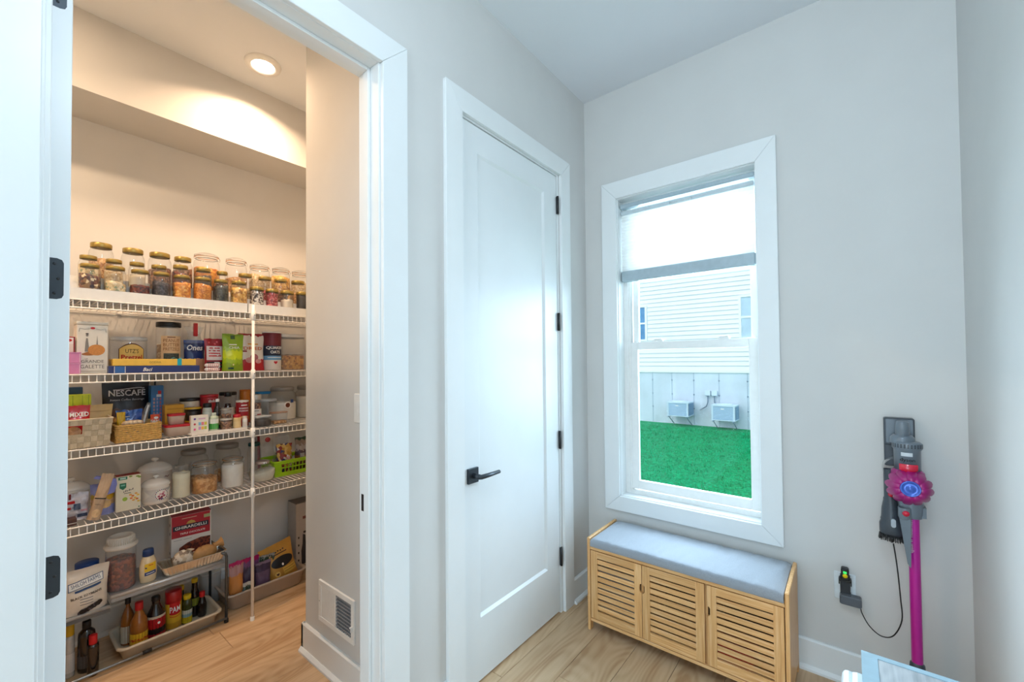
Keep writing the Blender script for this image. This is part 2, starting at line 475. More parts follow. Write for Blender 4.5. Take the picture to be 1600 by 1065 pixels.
for z in (2.277, 1.617, 0.958, 0.312):
    hg = obj('hinge', MB().box(-0.003, 0.001, -0.347, -0.326, z-0.048, z+0.048), GUN, d1)
    obj('hinge_knuckle', MB().lathe([(0, -0.05), (0.0065, -0.05), (0.0065, 0.05), (0, 0.05)], 10, (0.0065, -0.3445, z)), BLACK, hg)
hd = obj('handle', MB().box(-0.003, 0.009, -1.098, -1.034, 0.876, 0.940), GUN, d1, bevel=0.0015, label='dark grey square rose and lever')
obj('lever', MB().tube([(0.009, -1.066, 0.908), (0.045, -1.066, 0.908)], 0.011, 12).tube([(0.040, -1.074, 0.908), (0.050, -1.062, 0.908), (0.052, -1.02, 0.908), (0.052, -0.945, 0.909)], [0.010, 0.010, 0.0095, 0.008], 10), GUN, hd)

# ---- pantry opening with its door swung 90 degrees into the pantry
d2 = sroot('door_2')
casing(d2, (-2.452, -1.424, 0, 2.551), (-2.352, -1.533, 0, 2.447), 0.018, onleft)
obj('jamb', MB().box(-0.12, 0.0, -2.366, -2.346, 0, 2.467).box(-0.12, 0.0, -1.54, -1.52, 0, 2.467).box(-0.12, 0.0, -2.346, -1.54, 2.447, 2.467), TRIM, d2, bevel=0.0015)
obj('door_stop', MB().box(-0.078, -0.046, -2.346, -2.334, 0, 2.447).box(-0.078, -0.046, -1.552, -1.54, 0, 2.447).box(-0.078, -0.046, -2.334, -1.552, 2.435, 2.447), TRIM, d2, bevel=0.002)
slab = obj('slab', MB().box(-0.905, -0.112, -2.338, -2.297, 0.014, 2.440), DOORP, d2, bevel=0.001)
for z in (2.247, 1.586, 0.925, 0.265):
    out = [(-2.335, z-0.046), (-2.318, z-0.046), (-2.310, z-0.043), (-2.307, z-0.036), (-2.307, z+0.036), (-2.310, z+0.043), (-2.318, z+0.046), (-2.335, z+0.046)]
    vs = [(-0.1115, a, b) for a, b in out]+[(-0.1135, a, b) for a, b in out]
    n = len(out)
    hg = obj('hinge', MB().add(vs, [tuple(range(n)), tuple(range(2*n-1, n-1, -1))]+[((i+1) % n, i, n+i, n+(i+1) % n) for i in range(n)]), GUN, d2)
    sc_ = MB()
    for dz, dy in ((-0.033, -2.322), (0.033, -2.322), (0.0, -2.316)):
        sc_.lathe([(0, -0.0005), (0.0028, -0.0005), (0.0032, -0.001), (0, -0.001)][::-1], 8, (-0.1118, dy, z+dz), axis='x')
        sc_.lathe([(0.0032, 0.0), (0.0028, 0.001), (0, 0.001)], 8, (-0.1116, dy, z+dz), axis='x')
    obj('hinge_screw', sc_, BLACK, hg, kind='stuff')
sp = obj('strike_plate', MB().box(-0.108, -0.082, -1.5412, -1.5398, 0.862, 0.922), BLACK, d2, bevel=0.0005)
obj('strike_hole', MB().box(-0.101, -0.089, -1.5418, -1.541, 0.88, 0.905), GUN, sp)

# ---- window
w = sroot('window_1')
casing(w, (0.117, 0.999, 0.520, 2.461), (0.207, 0.912, 0.606, 2.358), 0.018, onback)
jb = MB()
for a, b, z0, z1 in ((wx0, 0.211, wz0, wz1), (0.908, wx1, wz0, wz1), (0.211, 0.908, wz0, 0.610), (0.211, 0.908, 2.354, wz1)):
    jb.box(a, b, 0.0, 0.075, z0, z1)
obj('jamb', jb, TRIM, w)
fr = MB()
for a, b, z0, z1 in ((wx0, 0.236, wz0, wz1), (0.905, wx1, wz0, wz1), (0.236, 0.905, wz0, 0.632), (0.236, 0.905, 2.33, wz1)):
    fr.box(a, b, 0.075, 0.16, z0, z1)
fr.box(0.236, 0.246, 0.083, 0.088, 0.632, 2.33).box(0.236, 0.250, 0.112, 0.117, 0.632, 2.33)
obj('window_frame', fr, WHITE, w)
def sash(name, x0, x1, z0, z1, y0, y1, st, rb, rtp, label):
    s = obj(name, MB().box(x0, x0+st, y0, y1, z0, z1).box(x1-st, x1, y0, y1, z0, z1).box(x0+st, x1-st, y0, y1, z0, z0+rb).box(x0+st, x1-st, y0, y1, z1-rtp, z1), WHITE, w, bevel=0.0025, label=label)
    obj('pane', MB().box(x0+st-0.004, x1-st+0.004, (y0+y1)/2-0.002, (y0+y1)/2+0.002, z0+rb-0.004, z1-rtp+0.004), glass('window_glass', (0.96, 0.99, 1.0), refl=0.8), s)
    return s
lo = sash('lower_sash', 0.240, 0.903, 0.636, 1.508, 0.088, 0.112, 0.046, 0.052, 0.046, None)
up_ = sash('upper_sash', 0.250, 0.899, 1.462, 2.326, 0.118, 0.142, 0.034, 0.034, 0.034, None)
for x in (0.40, 0.74):
    obj('sash_lock', MB().box(x-0.03, x+0.03, 0.090, 0.110, 1.5075, 1.516).tube([(x-0.02, 0.098, 1.520), (x+0.025, 0.092, 1.521)], 0.005, 8), WHITE, lo, bevel=0.0015)

# ================================================================ OUTSIDE
GRASSM = gran('lawn_green', ['008c54', '009a60', '007c48', '04a468', '008452'], scale=26, rough=0.9, bump=0.8, spec=0.05)
lawn = MB()
def lawn_p(u, v):
    x, y = -16+u*24, 0.2+v*13.0
    z = -0.62-0.135*v+0.02*noise.noise((x*0.7, y*0.7, 0))
    return (x, y, z)
lawn.grid(lawn_p, 60, 40)
lw = obj('ground_lawn', lawn, GRASSM, kind='structure')
gb = MB()
rg = random.Random(3)
for i in range(16000):
    x, y = rg.uniform(-6.2, 1.2), 1.2+10.7*math.sqrt(rg.random())
    z = -0.62-0.135*(y-0.2)/13+0.02*noise.noise((x*0.7, y*0.7, 0))
    h = rg.uniform(0.03, 0.075); a = rg.uniform(0, 6.28); wd = rg.uniform(0.005, 0.011)
    lx, ly = rg.uniform(-0.03, 0.03), rg.uniform(-0.03, 0.03)
    gb.add([(x-wd*math.cos(a), y-wd*math.sin(a), z-0.01), (x+wd*math.cos(a), y+wd*math.sin(a), z-0.01), (x+lx, y+ly, z+h)], [(0, 1, 2)])
g = obj('grass', gb, gran('grass_blade', ['008c54', '06a468', '007444', '1cb47c'], scale=9, rough=0.8, bump=0.0, spec=0.05))
g['kind'] = 'stuff'; g['label'] = 'emerald green grass of the lawn outside the window'; g['category'] = 'grass'

HY = 13.0
SIDE = M('e9e7ea', 0.55, var=0.02, sc=2, name='vinyl_siding')
CONC = M('c9d3dc', 0.85, var=0.09, sc=1.6, bump=0.2, bsc=9, name='foundation_concrete')
hs_ = thing('neighbour_house', 'pale sided neighbouring house on a concrete foundation across the lawn', 'house', (-3.0, HY, -0.75), 0)
fz = 1.032+0.75
obj('foundation_wall', MB().box(-9, 8, 0, 0.3, -0.3, fz), CONC, hs_)
sm_ = MB(); tie = MB()
for px in (1008, 1041, 1076, 1114, 1154):
    xx = -3.42-3+(px-1041)*0.0201+3.0
    sm_.box(xx-0.012+3.0, xx+0.012+3.0, -0.006, 0.0, 0.02, fz)
    for zz in (0.55, 1.02, 1.5): tie.lathe([(0, 0.012), (0.022, 0.010), (0.026, 0)], 8, (xx+3.0, 0, zz), axis='y')
obj('form_seam', sm_, M('a9b8c6', 0.9), hs_, kind='stuff')
obj('form_tie', tie, M('77879a', 0.8), hs_, kind='stuff')
crs = 0.150
sdm = MB()
sdm.box(-9, 8, -0.03, 0.02, fz-0.02, fz+0.06)
obj('sill_trim', sdm, WHITE, hs_)
course = mesh_of('siding_course', MB().add([(-9, 0.02, 0), (8, 0.02, 0), (8, -0.03, 0), (-9, -0.03, 0), (-9, -0.004, crs), (8, -0.004, crs), (8, 0.02, crs), (-9, 0.02, crs)],
        [(0,1,2,3), (3,2,5,4), (4,5,6,7), (0,3,4,7), (1,6,5,2)]), SIDE)
for k in range(34):
    obj('siding_course', course, None, hs_, loc=(0, 0, fz+0.06+k*crs))
obj('house_wall', MB().box(-9, 8, 0.02, 0.3, fz, fz+5.3), SIDE, hs_)
for (xc, z0, z1, wd) in ((-4.64, 2.20, 3.36, 0.66), (-0.88, 2.14, 3.40, 0.80)):
    xl, zl = xc+3.0, z0+0.0
    zb0, zb1 = z0-0.0+0.0, z1
    wf = obj('window', MB().box(xl-wd/2-0.07, xl+wd/2+0.07, -0.06, 0.0, zb0+0.68, zb0+0.75).box(xl-wd/2-0.07, xl+wd/2+0.07, -0.06, 0.0, zb1+0.75, zb1+0.82)
        .box(xl-wd/2-0.07, xl-wd/2, -0.06, 0.0, zb0+0.75, zb1+0.75).box(xl+wd/2, xl+wd/2+0.07, -0.06, 0.0, zb0+0.75, zb1+0.75)
        .box(xl-wd/2, xl+wd/2, -0.05, 0.0, (zb0+zb1)/2+0.72, (zb0+zb1)/2+0.78), WHITE, hs_)
    obj('pane', MB().box(xl-wd/2, xl+wd/2, -0.036, -0.031, zb0+0.75, zb1+0.75), M('3f83b4' if xc < -3 else 'b9cddb', 0.08, var=0.1, sc=3), wf)
def ac(x0, x1, z0, z1, label):
    t = thing('air_conditioner', label, 'air conditioner', ((x0+x1)/2, HY-0.42, z0), 0, 'condenser units by the neighbouring house')
    wd, h, d = x1-x0, z1-z0, 0.62
    body = M('8fa9be', 0.5)
    obj('casing_body', MB().box(-wd/2, wd/2, -d/2, d/2, 0.02, h-0.03), M('6f93b3', 0.6), t)
    obj('top_cover', MB().box(-wd/2-0.01, wd/2+0.01, -d/2-0.01, d/2+0.01, h-0.04, h).lathe([(0.22, h), (0.22, h+0.02), (0.20, h+0.025), (0, h+0.03)], 16), M('c4d6e2', 0.5), t)
    obj('base_pan', MB().box(-wd/2-0.01, wd/2+0.01, -d/2-0.01, d/2+0.01, 0, 0.03), M('c4d6e2', 0.5), t)
    for xx in (-wd/2, wd/2-0.05): obj('corner_post', MB().box(xx, xx+0.05, -d/2-0.008, -d/2+0.04, 0.03, h-0.04), M('c4d6e2', 0.5), t)
    for k in range(9):
        zz = 0.05+(h-0.10)*k/9
        obj('louver', MB().add([(-wd/2+0.05, -d/2-0.006, zz), (wd/2-0.05, -d/2-0.006, zz), (wd/2-0.05, -d/2, zz+0.03), (-wd/2+0.05, -d/2, zz+0.03)], [(0,1,2,3)]), M('9dbad0', 0.5), t)
    obj('badge', MB().box(-0.06, 0.03, -d/2-0.012, -d/2-0.004, h-0.13, h-0.10), WHITE, t)
    for xx in (-wd/2+0.05, wd/2-0.05):
        br = MB().tube([(xx, -d/2-0.08, -0.02), (xx, d/2+0.10, -0.02)], 0.018, 6).tube([(xx, -d/2, -0.02), (xx+0.02, d/2+0.10, -0.42)], 0.015, 6)
        obj('wall_bracket', br, M('7e95a8', 0.5), t)
ac(-3.368, -2.7069, -0.4091, 0.0535, 'condenser unit on wall brackets nearer the middle of the neighbouring house, lefthand one')
ac(-2.0318, -1.379, -0.4487, 0.0253, 'condenser unit on wall brackets nearer the window jamb, righthand and lower one')
for px, lb in ((1098, 'small grey disconnect box on the foundation, nearer the lefthand condenser'), (1108, 'small grey disconnect box on the foundation, nearer the righthand condenser')):
    q = thing('electrical_box', lb, 'electrical box', (-3.42+(px-1041)*0.0201, HY-0.05, 0.2521), 0, 'disconnect boxes on the foundation')
    obj('box_body', MB().box(-0.075, 0.075, -0.05, 0.048, 0, 0.17), M('b9cad8', 0.5), q, bevel=0.008)
    obj('lid', MB().box(-0.08, 0.08, -0.06, -0.05, 0.02, 0.18), M('cfdce6', 0.5), q)
    obj('conduit', MB().tube([(0, -0.02, 0), (0, -0.02, -0.2), (-0.05 if px < 1100 else 0.06, -0.02, -0.35), (-0.25 if px < 1100 else 0.10, -0.02, -0.48)], 0.016, 6), M('5a7288', 0.5), q)

# ================================================================ HALL OBJECTS
# ---- cellular shade in the window
def translucent(name, col, tr=0.6):
    m, n, l, b = newmat(name)
    out = n['Material Output']
    t = n.new('ShaderNodeBsdfTranslucent'); t.inputs[0].default_value = lin(col)+(1,)
    no = n.new('ShaderNodeTexNoise'); no.inputs['Scale'].default_value = 300
    bp = n.new('ShaderNodeBump'); bp.inputs['Strength'].default_value = 0.1; l.new(no.outputs[0], bp.inputs['Height']); l.new(bp.outputs[0], b.inputs['Normal'])
    b.inputs['Base Color'].default_value = lin(col)+(1,); b.inputs['Roughness'].default_value = 0.9
    mx = n.new('ShaderNodeMixShader'); mx.inputs[0].default_value = tr
    l.new(b.outputs[0], mx.inputs[1]); l.new(t.outputs[0], mx.inputs[2]); l.new(mx.outputs[0], out.inputs['Surface'])
    return m
SHADE = translucent('shade_fabric', 'f4f4f2', 0.36)
RAILM = M('a9bac2', 0.4, name='shade_rail')
sh = thing('cellular_shade', 'white honeycomb window shade hanging half-way down the window', 'window shade', (0.5595, 0.045, 1.865), 0)
hw = 0.345
obj('head_rail', MB().box(-hw, hw, -0.022, 0.022, 2.304-1.865, 2.329-1.865), RAILM, sh, bevel=0.004)
obj('middle_rail', MB().box(-hw+0.004, hw-0.004, -0.016, 0.016, 2.264-1.865, 2.288-1.865), M('c6d3d8', 0.4), sh, bevel=0.004)
obj('bottom_rail', MB().box(-hw+0.002, hw-0.002, -0.018, 0.018, 0.0, 0.064), RAILM, sh, bevel=0.006)
fb = MB(); npl = 17; z0f, z1f = 0.064, 2.264-1.865
for sgn in (-1, 1):
    vs = []; fs = []
    for k in range(2*npl+1):
        z = z0f+(z1f-z0f)*k/(2*npl); y = sgn*(0.006 if k % 2 == 0 else 0.0125)
        vs += [(-hw+0.006, y, z), (hw-0.006, y, z)]
    for k in range(2*npl): fs.append((2*k, 2*k+1, 2*k+3, 2*k+2) if sgn < 0 else (2*k+2, 2*k+3, 2*k+1, 2*k))
    fb.add(vs, fs)
obj('honeycomb_fabric', fb, SHADE, sh)
for z, nm in ((2.270-1.865, 'rail_handle'), (-0.004, 'rail_handle')):
    pts = [(-0.055, -0.022, z), (-0.045, -0.034, z-0.006), (-0.02, -0.036, z-0.010), (0.02, -0.036, z-0.010), (0.045, -0.034, z-0.006), (0.055, -0.022, z)]
    obj(nm, MB().tube(pts, 0.006, 8), CLEAR, sh)
cordm = MB().tube([(-0.2, 0, 2.288-1.865), (-0.2, 0, 2.305-1.865)], 0.0012, 5)
obj('lift_cord', cordm, WHITE, sh); obj('lift_cord', MB().tube([(0.2, 0, 2.288-1.865), (0.2, 0, 2.305-1.865)], 0.0012, 5), WHITE, sh)

# ---- bamboo storage bench
BAM = wood('bamboo', 'cc935a', 'dfac70', 'ecc391', axis=0, stretch=30, sc=5, rough=0.4, rings=0.15, tone=0.14)
BAMV = wood('bamboo_upright', 'cc935a', 'dfac70', 'ecc391', axis=2, stretch=30, sc=5, rough=0.4, rings=0.15, tone=0.12)
bx0, bx1, byf, byb = 0.181, 1.048, -0.379, -0.034
bc = (bx0+bx1)/2; bw = (bx1-bx0)/2; bd = byb-byf
bn = thing('storage_bench', 'bamboo storage bench with three slatted doors and grey cushion under the window', 'bench', (bc, byf, 0), 0)
for s in (-1, 1):
    xa, xb = (s*bw, s*(bw-0.015))
    pts = [(0, 0), (0.035, 0), (0.035, 0.045), (bd-0.035, 0.045), (bd-0.035, 0), (bd, 0), (bd, 0.474), (0, 0.474)]
    n = len(pts)
    vs = [(min(xa, xb), y, z) for y, z in pts]+[(max(xa, xb), y, z) for y, z in pts]
    obj('side_panel', MB().add(vs, [tuple(range(n-1, -1, -1)), tuple(range(n, 2*n))]+[(i, (i+1) % n, n+(i+1) % n, n+i) for i in range(n)]), BAMV, bn, bevel=0.0025)
iw = bw-0.0155
obj('top_board', MB().box(-iw, iw, 0.002, bd, 0.416, 0.431), BAM, bn, bevel=0.0015)
obj('bottom_board', MB().box(-iw, iw, 0.004, bd, 0.048, 0.063), BAM, bn, bevel=0.0015)
obj('back_panel', MB().box(-iw, iw, bd-0.007, bd-0.001, 0.063, 0.416), M('2c2116', 0.8), bn)  # near-black: the shade behind the slats is put into its colour
for x in (0.745-bc, 0.462-bc+0.0):
    obj('divider', MB().box(x-0.006, x+0.006, 0.022, bd-0.008, 0.063, 0.416), BAMV, bn)
doors = ((-iw+0.003, 0.4655-bc-0.0015, 'r'), (0.4655-bc+0.0015, 0.7400-bc, 'l'), (0.7520-bc, iw-0.003, 'l'))
for k, (xa, xb, side) in enumerate(doors):
    dm = bpy.data.objects.new('door', None); COL.objects.link(dm); dm.parent = bn
    st = 0.036; z0, z1 = 0.067, 0.412
    def stile(xl, xr, notch):
        zc, r, hh = 0.300, 0.011, 0.022
        if not notch: return [(xl, z0), (xr, z0), (xr, z1), (xl, z1)]
        arc = []
        sgn = -1 if notch == 'r' else 1
        xe = xr if notch == 'r' else xl
        for q in range(7):
            a = -PI/2+PI/2*q/6; arc.append((xe+sgn*r*math.cos(a) if True else 0, zc-hh+r+r*math.sin(a)))
        for q in range(7):
            a = PI/2*q/6; arc.append((xe+sgn*r*math.cos(a), zc+hh-r+r*math.sin(a)))
        if notch == 'r': return [(xl, z0), (xr, z0)]+arc+[(xr, z1), (xl, z1)]
        return [(xl, z0), (xr, z0), (xr, z1), (xl, z1)]+arc[::-1]
    obj('stile', MB().prism(stile(xa, xa+st, 'l' if side == 'l' else None), 0.004, 0.018), BAMV, dm)
    obj('stile', MB().prism(stile(xb-st, xb, 'r' if side == 'r' else None), 0.004, 0.018), BAMV, dm)
    obj('rail', MB().box(xa+st, xb-st, 0.004, 0.018, z0, z0+0.040), BAM, dm)
    obj('rail', MB().box(xa+st, xb-st, 0.004, 0.018, z1-0.034, z1), BAM, dm)
    ns = 9; za, zb = z0+0.040, z1-0.034; gap = 0.0075
    ph = (zb-za-gap)/ns
    sl = mesh_of('slat', MB().box(xa+st-0.002, xb-st+0.002, 0.007, 0.014, 0, ph-gap), BAM, 0.001)
    for q in range(ns):
        obj('slat', sl, None, dm, loc=(0, 0, za+gap+q*ph))
CUSH = M('9aa1aa', 0.95, var=0.16, sc=420, bump=0.35, bsc=900, sheen=0.3, name='cushion_fabric')
cu_ = MB()
cw, cd0, cd1, ch0, ch1 = iw-0.003, -0.002, bd-0.004, 0.4315, 0.4735
def cush(u, v):
    # wraps the section: bottom front, up the front, over the top, down the back
    prof = [(cd0+0.004, ch0), (cd0, ch0+0.006), (cd0, ch1-0.010), (cd0+0.004, ch1-0.003), (cd0+0.012, ch1)]
    nprof = 24
    k = v*nprof
    if k <= 4:
        i = min(int(k), 3); f = k-i
        y = prof[i][0]+(prof[i+1][0]-prof[i][0])*f; z = prof[i][1]+(prof[i+1][1]-prof[i][1])*f
    else:
        f = (k-4)/(nprof-4-3)
        if f <= 1: y = cd0+0.012+(cd1-0.024-cd0)*f; z = ch1
        else: y = cd1-0.008 if f < 1.1 else cd1; z = ch1-(f-1)*0.12
        z = max(z, ch0)
    x = -cw+2*cw*u
    e = min(1, (cw-abs(x))/0.02)
    if z > ch0+0.02:
        puff = (0.006*math.sin(PI*min(1, max(0, (y-cd0)/(cd1-cd0))))+0.0035*noise.noise((x*16, y*3.5, 1))+0.003*noise.noise((x*45, y*9, 4)))
        z += puff*e-(1-e)*0.008
    y += -0.002*e*noise.noise((x*30, z*20, 0))*(1 if y < 0.02 else 0)
    return (x, y, z)
cu_.grid(cush, 90, 24)
obj('cushion', cu_, CUSH, bn, label='grey fabric seat cushion')
rb_ = thing('red_box', 'bright red box showing between the lower slats of the righthand bench door', 'box', (bc+0.25, byf+0.054, 0.064), 0)
obj('box_body', MB().box(-0.10, 0.055, -0.03, 0.10, 0, 0.085), M('d81118', 0.5), rb_, bevel=0.002)
obj('box_lid', MB().box(-0.102, 0.057, -0.032, 0.102, 0.0855, 0.112), M('c20d14', 0.5), rb_, bevel=0.002)
gb_ = thing('grey_bin', 'pale grey fabric bin glimpsed between the upper slats of the lefthand bench door', 'bin', (bc-0.28, byf+0.047, 0.064), 0)
obj('bin_body', MB().box(-0.10, 0.10, -0.02, 0.2, 0, 0.22), M('7f8790', 0.9, var=0.1), gb_, bevel=0.006)
obj('bin_rim', MB().box(-0.104, 0.104, -0.024, 0.204, 0.2205, 0.255), M('8b929b', 0.9, var=0.1), gb_, bevel=0.004)

# ---- cordless vacuum on its wall dock
VG = M('6b7680', 0.3, var=0.03, coat=0.3, name='vacuum_grey')
VD = M('3f464e', 0.35, name='vacuum_dark')
VM = M('c4129a', 0.3, 0.25, var=0.04, coat=0.5, name='magenta_metal')
VF = M('9c0e6c', 0.28, coat=0.25, var=0.05, name='magenta_plastic')
VR = M('d2163a', 0.25, coat=0.5, name='red_button')
va = thing('cordless_vacuum', 'magenta and grey cordless stick vacuum hanging on a wall dock beside the window', 'vacuum cleaner', (1.41, -0.10, 0.0), 0)
dk = obj('wall_dock', MB().prism(rrect(-0.062, 0.028, 1.045, 1.155, 0.006), 0.055, 0.098).box(-0.062, -0.020, 0.06, 0.098, 0.96, 1.05), VD, va, bevel=0.003)
obj('dock_plate', MB().prism(rrect(-0.056, 0.022, 1.055, 1.150, 0.004), 0.049, 0.056), VG, dk)
obj('handle', MB().lathe([(0, 1.07), (0.021, 1.07), (0.021, 1.125), (0.019, 1.146), (0.014, 1.150), (0, 1.150)], 18, (-0.012, 0.0, 0)).lathe([(0.038, 1.064), (0.036, 1.085), (0.028, 1.095), (0.02, 1.098)], 20, (-0.012, 0.01, 0)), VG, va)
R0 = 0.041
bd_ = obj('motor_body', MB().lathe([(0, 0.962), (R0-0.003, 0.962), (R0-0.002, 1.040), (R0+0.003, 1.048), (R0+0.003, 1.066), (R0-0.004, 1.072), (0.02, 1.074), (0, 1.074)], 28), VG, va)
vt = MB()
for k in range(28):
    a = 2*PI*k/28
    ca, sa = math.cos(a), math.sin(a)
    for zz in (1.051, 1.056, 1.061):
        rr = R0+0.0034
        vt.add([(rr*math.cos(a-0.06), rr*math.sin(a-0.06), zz), (rr*math.cos(a+0.06), rr*math.sin(a+0.06), zz), (rr*math.cos(a+0.06), rr*math.sin(a+0.06), zz+0.003), (rr*math.cos(a-0.06), rr*math.sin(a-0.06), zz+0.003)], [(0,1,2,3)])
obj('vent_slots', vt, BLACK, bd_, kind='stuff')
sf = cyl(R0-0.0025)
pad('release_button', va, M('c9d0d6', 0.25), sf, -0.020, 0.012, 1.020, 1.034, eps=0.004, label='silver release button')
text('dyson', va, -0.002, 1.004, 0.042, 0.017, BLACK, sf, bold=0.02)
obj('red_catch', MB().grid(lambda u, v: (-0.026+0.052*u, -math.sqrt(0.043**2-(-0.026+0.052*u)**2)-0.001-0.006*math.sin(PI*v), 0.990-(0.022+0.010*(1-(2*u-1)**2))*v), 12, 4), VR, va, label='red bin catch')
shroud = MB().lathe([(0.038, 0.965), (0.048, 0.955), (0.050, 0.93), (0.046, 0.90), (0.040, 0.87), (0.034, 0.84)], 24, (0, 0.004, 0))
obj('cyclone_shroud', shroud, VF, va)
# flower of twelve cyclone petals, facing the viewer and a little down
fc = Vector((0.0, -0.062, 0.905)); tl = math.radians(-6)
pm = mesh_of('cyclone_petal', MB().grid(lambda u, v: (
        (0.018+0.050*v),
        -0.022*math.sin(PI*(0.15+0.85*v))*math.sin(PI*u)**0.7-0.012*(1-v)+0.030*v**3,
        (0.0045+0.0125*math.sin(PI*min(1, v*0.86+0.06))**0.8)*math.cos(PI*(1-u))*(1 if v < 0.98 else 0.5)), 10, 8), VF, weld=True)
for k in range(12):
    o = obj('cyclone_petal', pm, None, va, loc=fc)
    o.rotation_euler = (Matrix.Rotation(tl, 4, 'X') @ Matrix.Rotation(2*PI*k/12+0.13, 4, 'Y')).to_euler()
hub = obj('cyclone_back', MB().lathe([(0.060, -0.02), (0.052, -0.004), (0.03, 0.006), (0, 0.008)], 24, axis='y'), VF, va, loc=fc, rot=(tl, 0, 0))
obj('blue_bezel', MB().lathe([(0.030, 0.010), (0.029, 0.028), (0.026, 0.031), (0.024, 0.028), (0.014, 0.026), (0.010, 0.029), (0, 0.030)], 24, axis='y'), M('3a63c4', 0.2, 0.3, coat=0.5), va, loc=fc, rot=(tl, 0, 0), label='shiny blue centre cap')
obj('clear_bin', MB().lathe([(0.034, -0.05), (0.048, -0.04), (0.05, 0.0), (0.048, 0.03)], 20, (-0.022, 0.03, 0.955), axis='y'), CLEAR, va)
obj('inlet_hub', MB().lathe([(0.030, 0.785), (0.034, 0.80), (0.036, 0.838), (0.030, 0.862), (0.026, 0.88)], 20, (0.006, -0.014, 0)).box(0.030, 0.046, -0.03, 0.01, 0.79, 0.83), VG, va)
obj('wand', MB().lathe([(0.0165, 0.205), (0.0165, 0.80)], 20, (0.012, -0.012, 0)), VM, va, label='long magenta metal wand')
text('dyson v7 motorhead', va, 0.004, 0.715, 0.125, 0.012, INKW, cyl(0.0165, 0.012, -0.012), rot=PI/2)
obj('wand_collar', MB().lathe([(0.0165, 0.235), (0.021, 0.23), (0.024, 0.20), (0.024, 0.17), (0.018, 0.16), (0, 0.16)], 20, (0.012, -0.012, 0)), VD, va)
obj('floor_head', MB().box(-0.10, 0.125, -0.06, 0.05, 0.0, 0.05).lathe([(0.022, 0.05), (0.02, 0.11), (0.017, 0.165)], 14, (0.012, -0.012, 0)), VD, va, bevel=0.006)
cb = obj('combination_tool', MB().lathe([(0.017, 0.955), (0.017, 0.845), (0.020, 0.835)], 16, (-0.052, 0.015, 0)).lathe([(0.020, 0.838), (0.027, 0.80), (0.029, 0.765), (0.032, 0.755)], 16, (-0.050, 0.015, 0)).lathe([(0.032, 0.757), (0.038, 0.74), (0.038, 0.705), (0.034, 0.698), (0, 0.698)], 18, (-0.047, 0.012, 0), sy=0.8), VD, va)
bs = MB()
rg = random.Random(5)
for k in range(150):
    a = 2*PI*k/150; r = rg.uniform(0.027, 0.038)
    x, y = -0.047+r*math.cos(a), 0.012+0.8*r*math.sin(a)
    bs.tube([(x, y, 0.70), (x+0.003*math.cos(a)+rg.uniform(-.002, .002), y+rg.uniform(-.002, .002), 0.672+rg.uniform(0, 0.006))], 0.0012, 3)
obj('brush_bristle', bs, BLACK, cb, kind='stuff')
obj('tool_button', MB().lathe([(0.011, -0.004), (0.010, 0.003), (0, 0.005)], 16, (-0.047, -0.003, 0.858), axis='y'), VR, cb)
obj('tool_slider', MB().prism(stadium(-0.052, -0.038, 0.735, 0.768), -0.026, -0.019), M('aeb7bf', 0.3), cb)
cv = obj('crevice_tool', MB().lathe([(0.019, 0.825), (0.019, 0.79), (0.016, 0.78)], 14, (-0.014, -0.042, 0)).add(
    [(-0.030, -0.056, 0.785), (0.002, -0.056, 0.785), (0.002, -0.028, 0.785), (-0.030, -0.028, 0.785), (-0.010, -0.052, 0.615), (-0.001, -0.052, 0.60), (-0.001, -0.038, 0.60), (-0.010, -0.038, 0.615)],
    [(0,1,5,4), (1,2,6,5), (2,3,7,6), (3,0,4,7), (4,5,6,7), (3,2,1,0)]), VG, va, bevel=0.001)
obj('tool_button', MB().lathe([(0.0105, -0.004), (0.0095, 0.003), (0, 0.005)], 16, (-0.012, -0.062, 0.806), axis='y'), VR, cv)

# ---- outlet with a charger, and the charging cord
ou = thing('wall_outlet', 'white wall outlet plate behind the black plug-in charger', 'outlet', (1.213, 0.0, 0.352), 0)
obj('cover_plate', MB().prism(rrect(-0.036, 0.036, 0, 0.115, 0.004), -0.006, -0.0005), M('e4ebee', 0.35), ou, bevel=0.0015)
obj('socket', MB().prism(rrect(-0.018, 0.018, 0.062, 0.098, 0.008), -0.0075, -0.006), WHITE, ou)
obj('socket', MB().prism(rrect(-0.018, 0.018, 0.016, 0.052, 0.008), -0.0075, -0.006), WHITE, ou)
ch = thing('plug_in_charger', 'black upright battery charger with green and yellow lights plugged into the outlet', 'charger', (1.215, -0.034, 0.360), 0)
obj('charger_base', MB().prism(rrect(-0.020, 0.052, -0.012, 0.026, 0.008), -0.012, 0.026), M('565c64', 0.4), ch, bevel=0.003)
obj('base_tray', MB().box(-0.012, 0.018, -0.008, 0.020, 0.026, 0.034), VD, ch)
obj('charger_body', MB().prism(rrect(-0.017, 0.016, 0.030, 0.108, 0.003), -0.004, 0.020), M('23282f', 0.4), ch, bevel=0.002)
obj('clamp', MB().box(-0.021, 0.020, -0.009, 0.022, 0.083, 0.094).box(-0.022, -0.018, -0.009, 0.01, 0.070, 0.094).box(0.017, 0.021, -0.009, 0.01, 0.070, 0.094), BLACK, ch, bevel=0.001)
hd_ = obj('battery_head', MB().prism(rrect(-0.014, 0.013, 0.092, 0.142, 0.008), -0.014, 0.016), BLACK, ch, bevel=0.003)
em, n_, l_, b_ = newmat('green_light'); b_.inputs['Base Color'].default_value = (0.02, 0.5, 0.08, 1); b_.inputs['Emission Color'].default_value = (0.05, 0.9, 0.15, 1); b_.inputs['Emission Strength'].default_value = 1.0
obj('green_light', MB().box(-0.006, 0.005, -0.0155, -0.014, 0.121, 0.130), em, hd_)
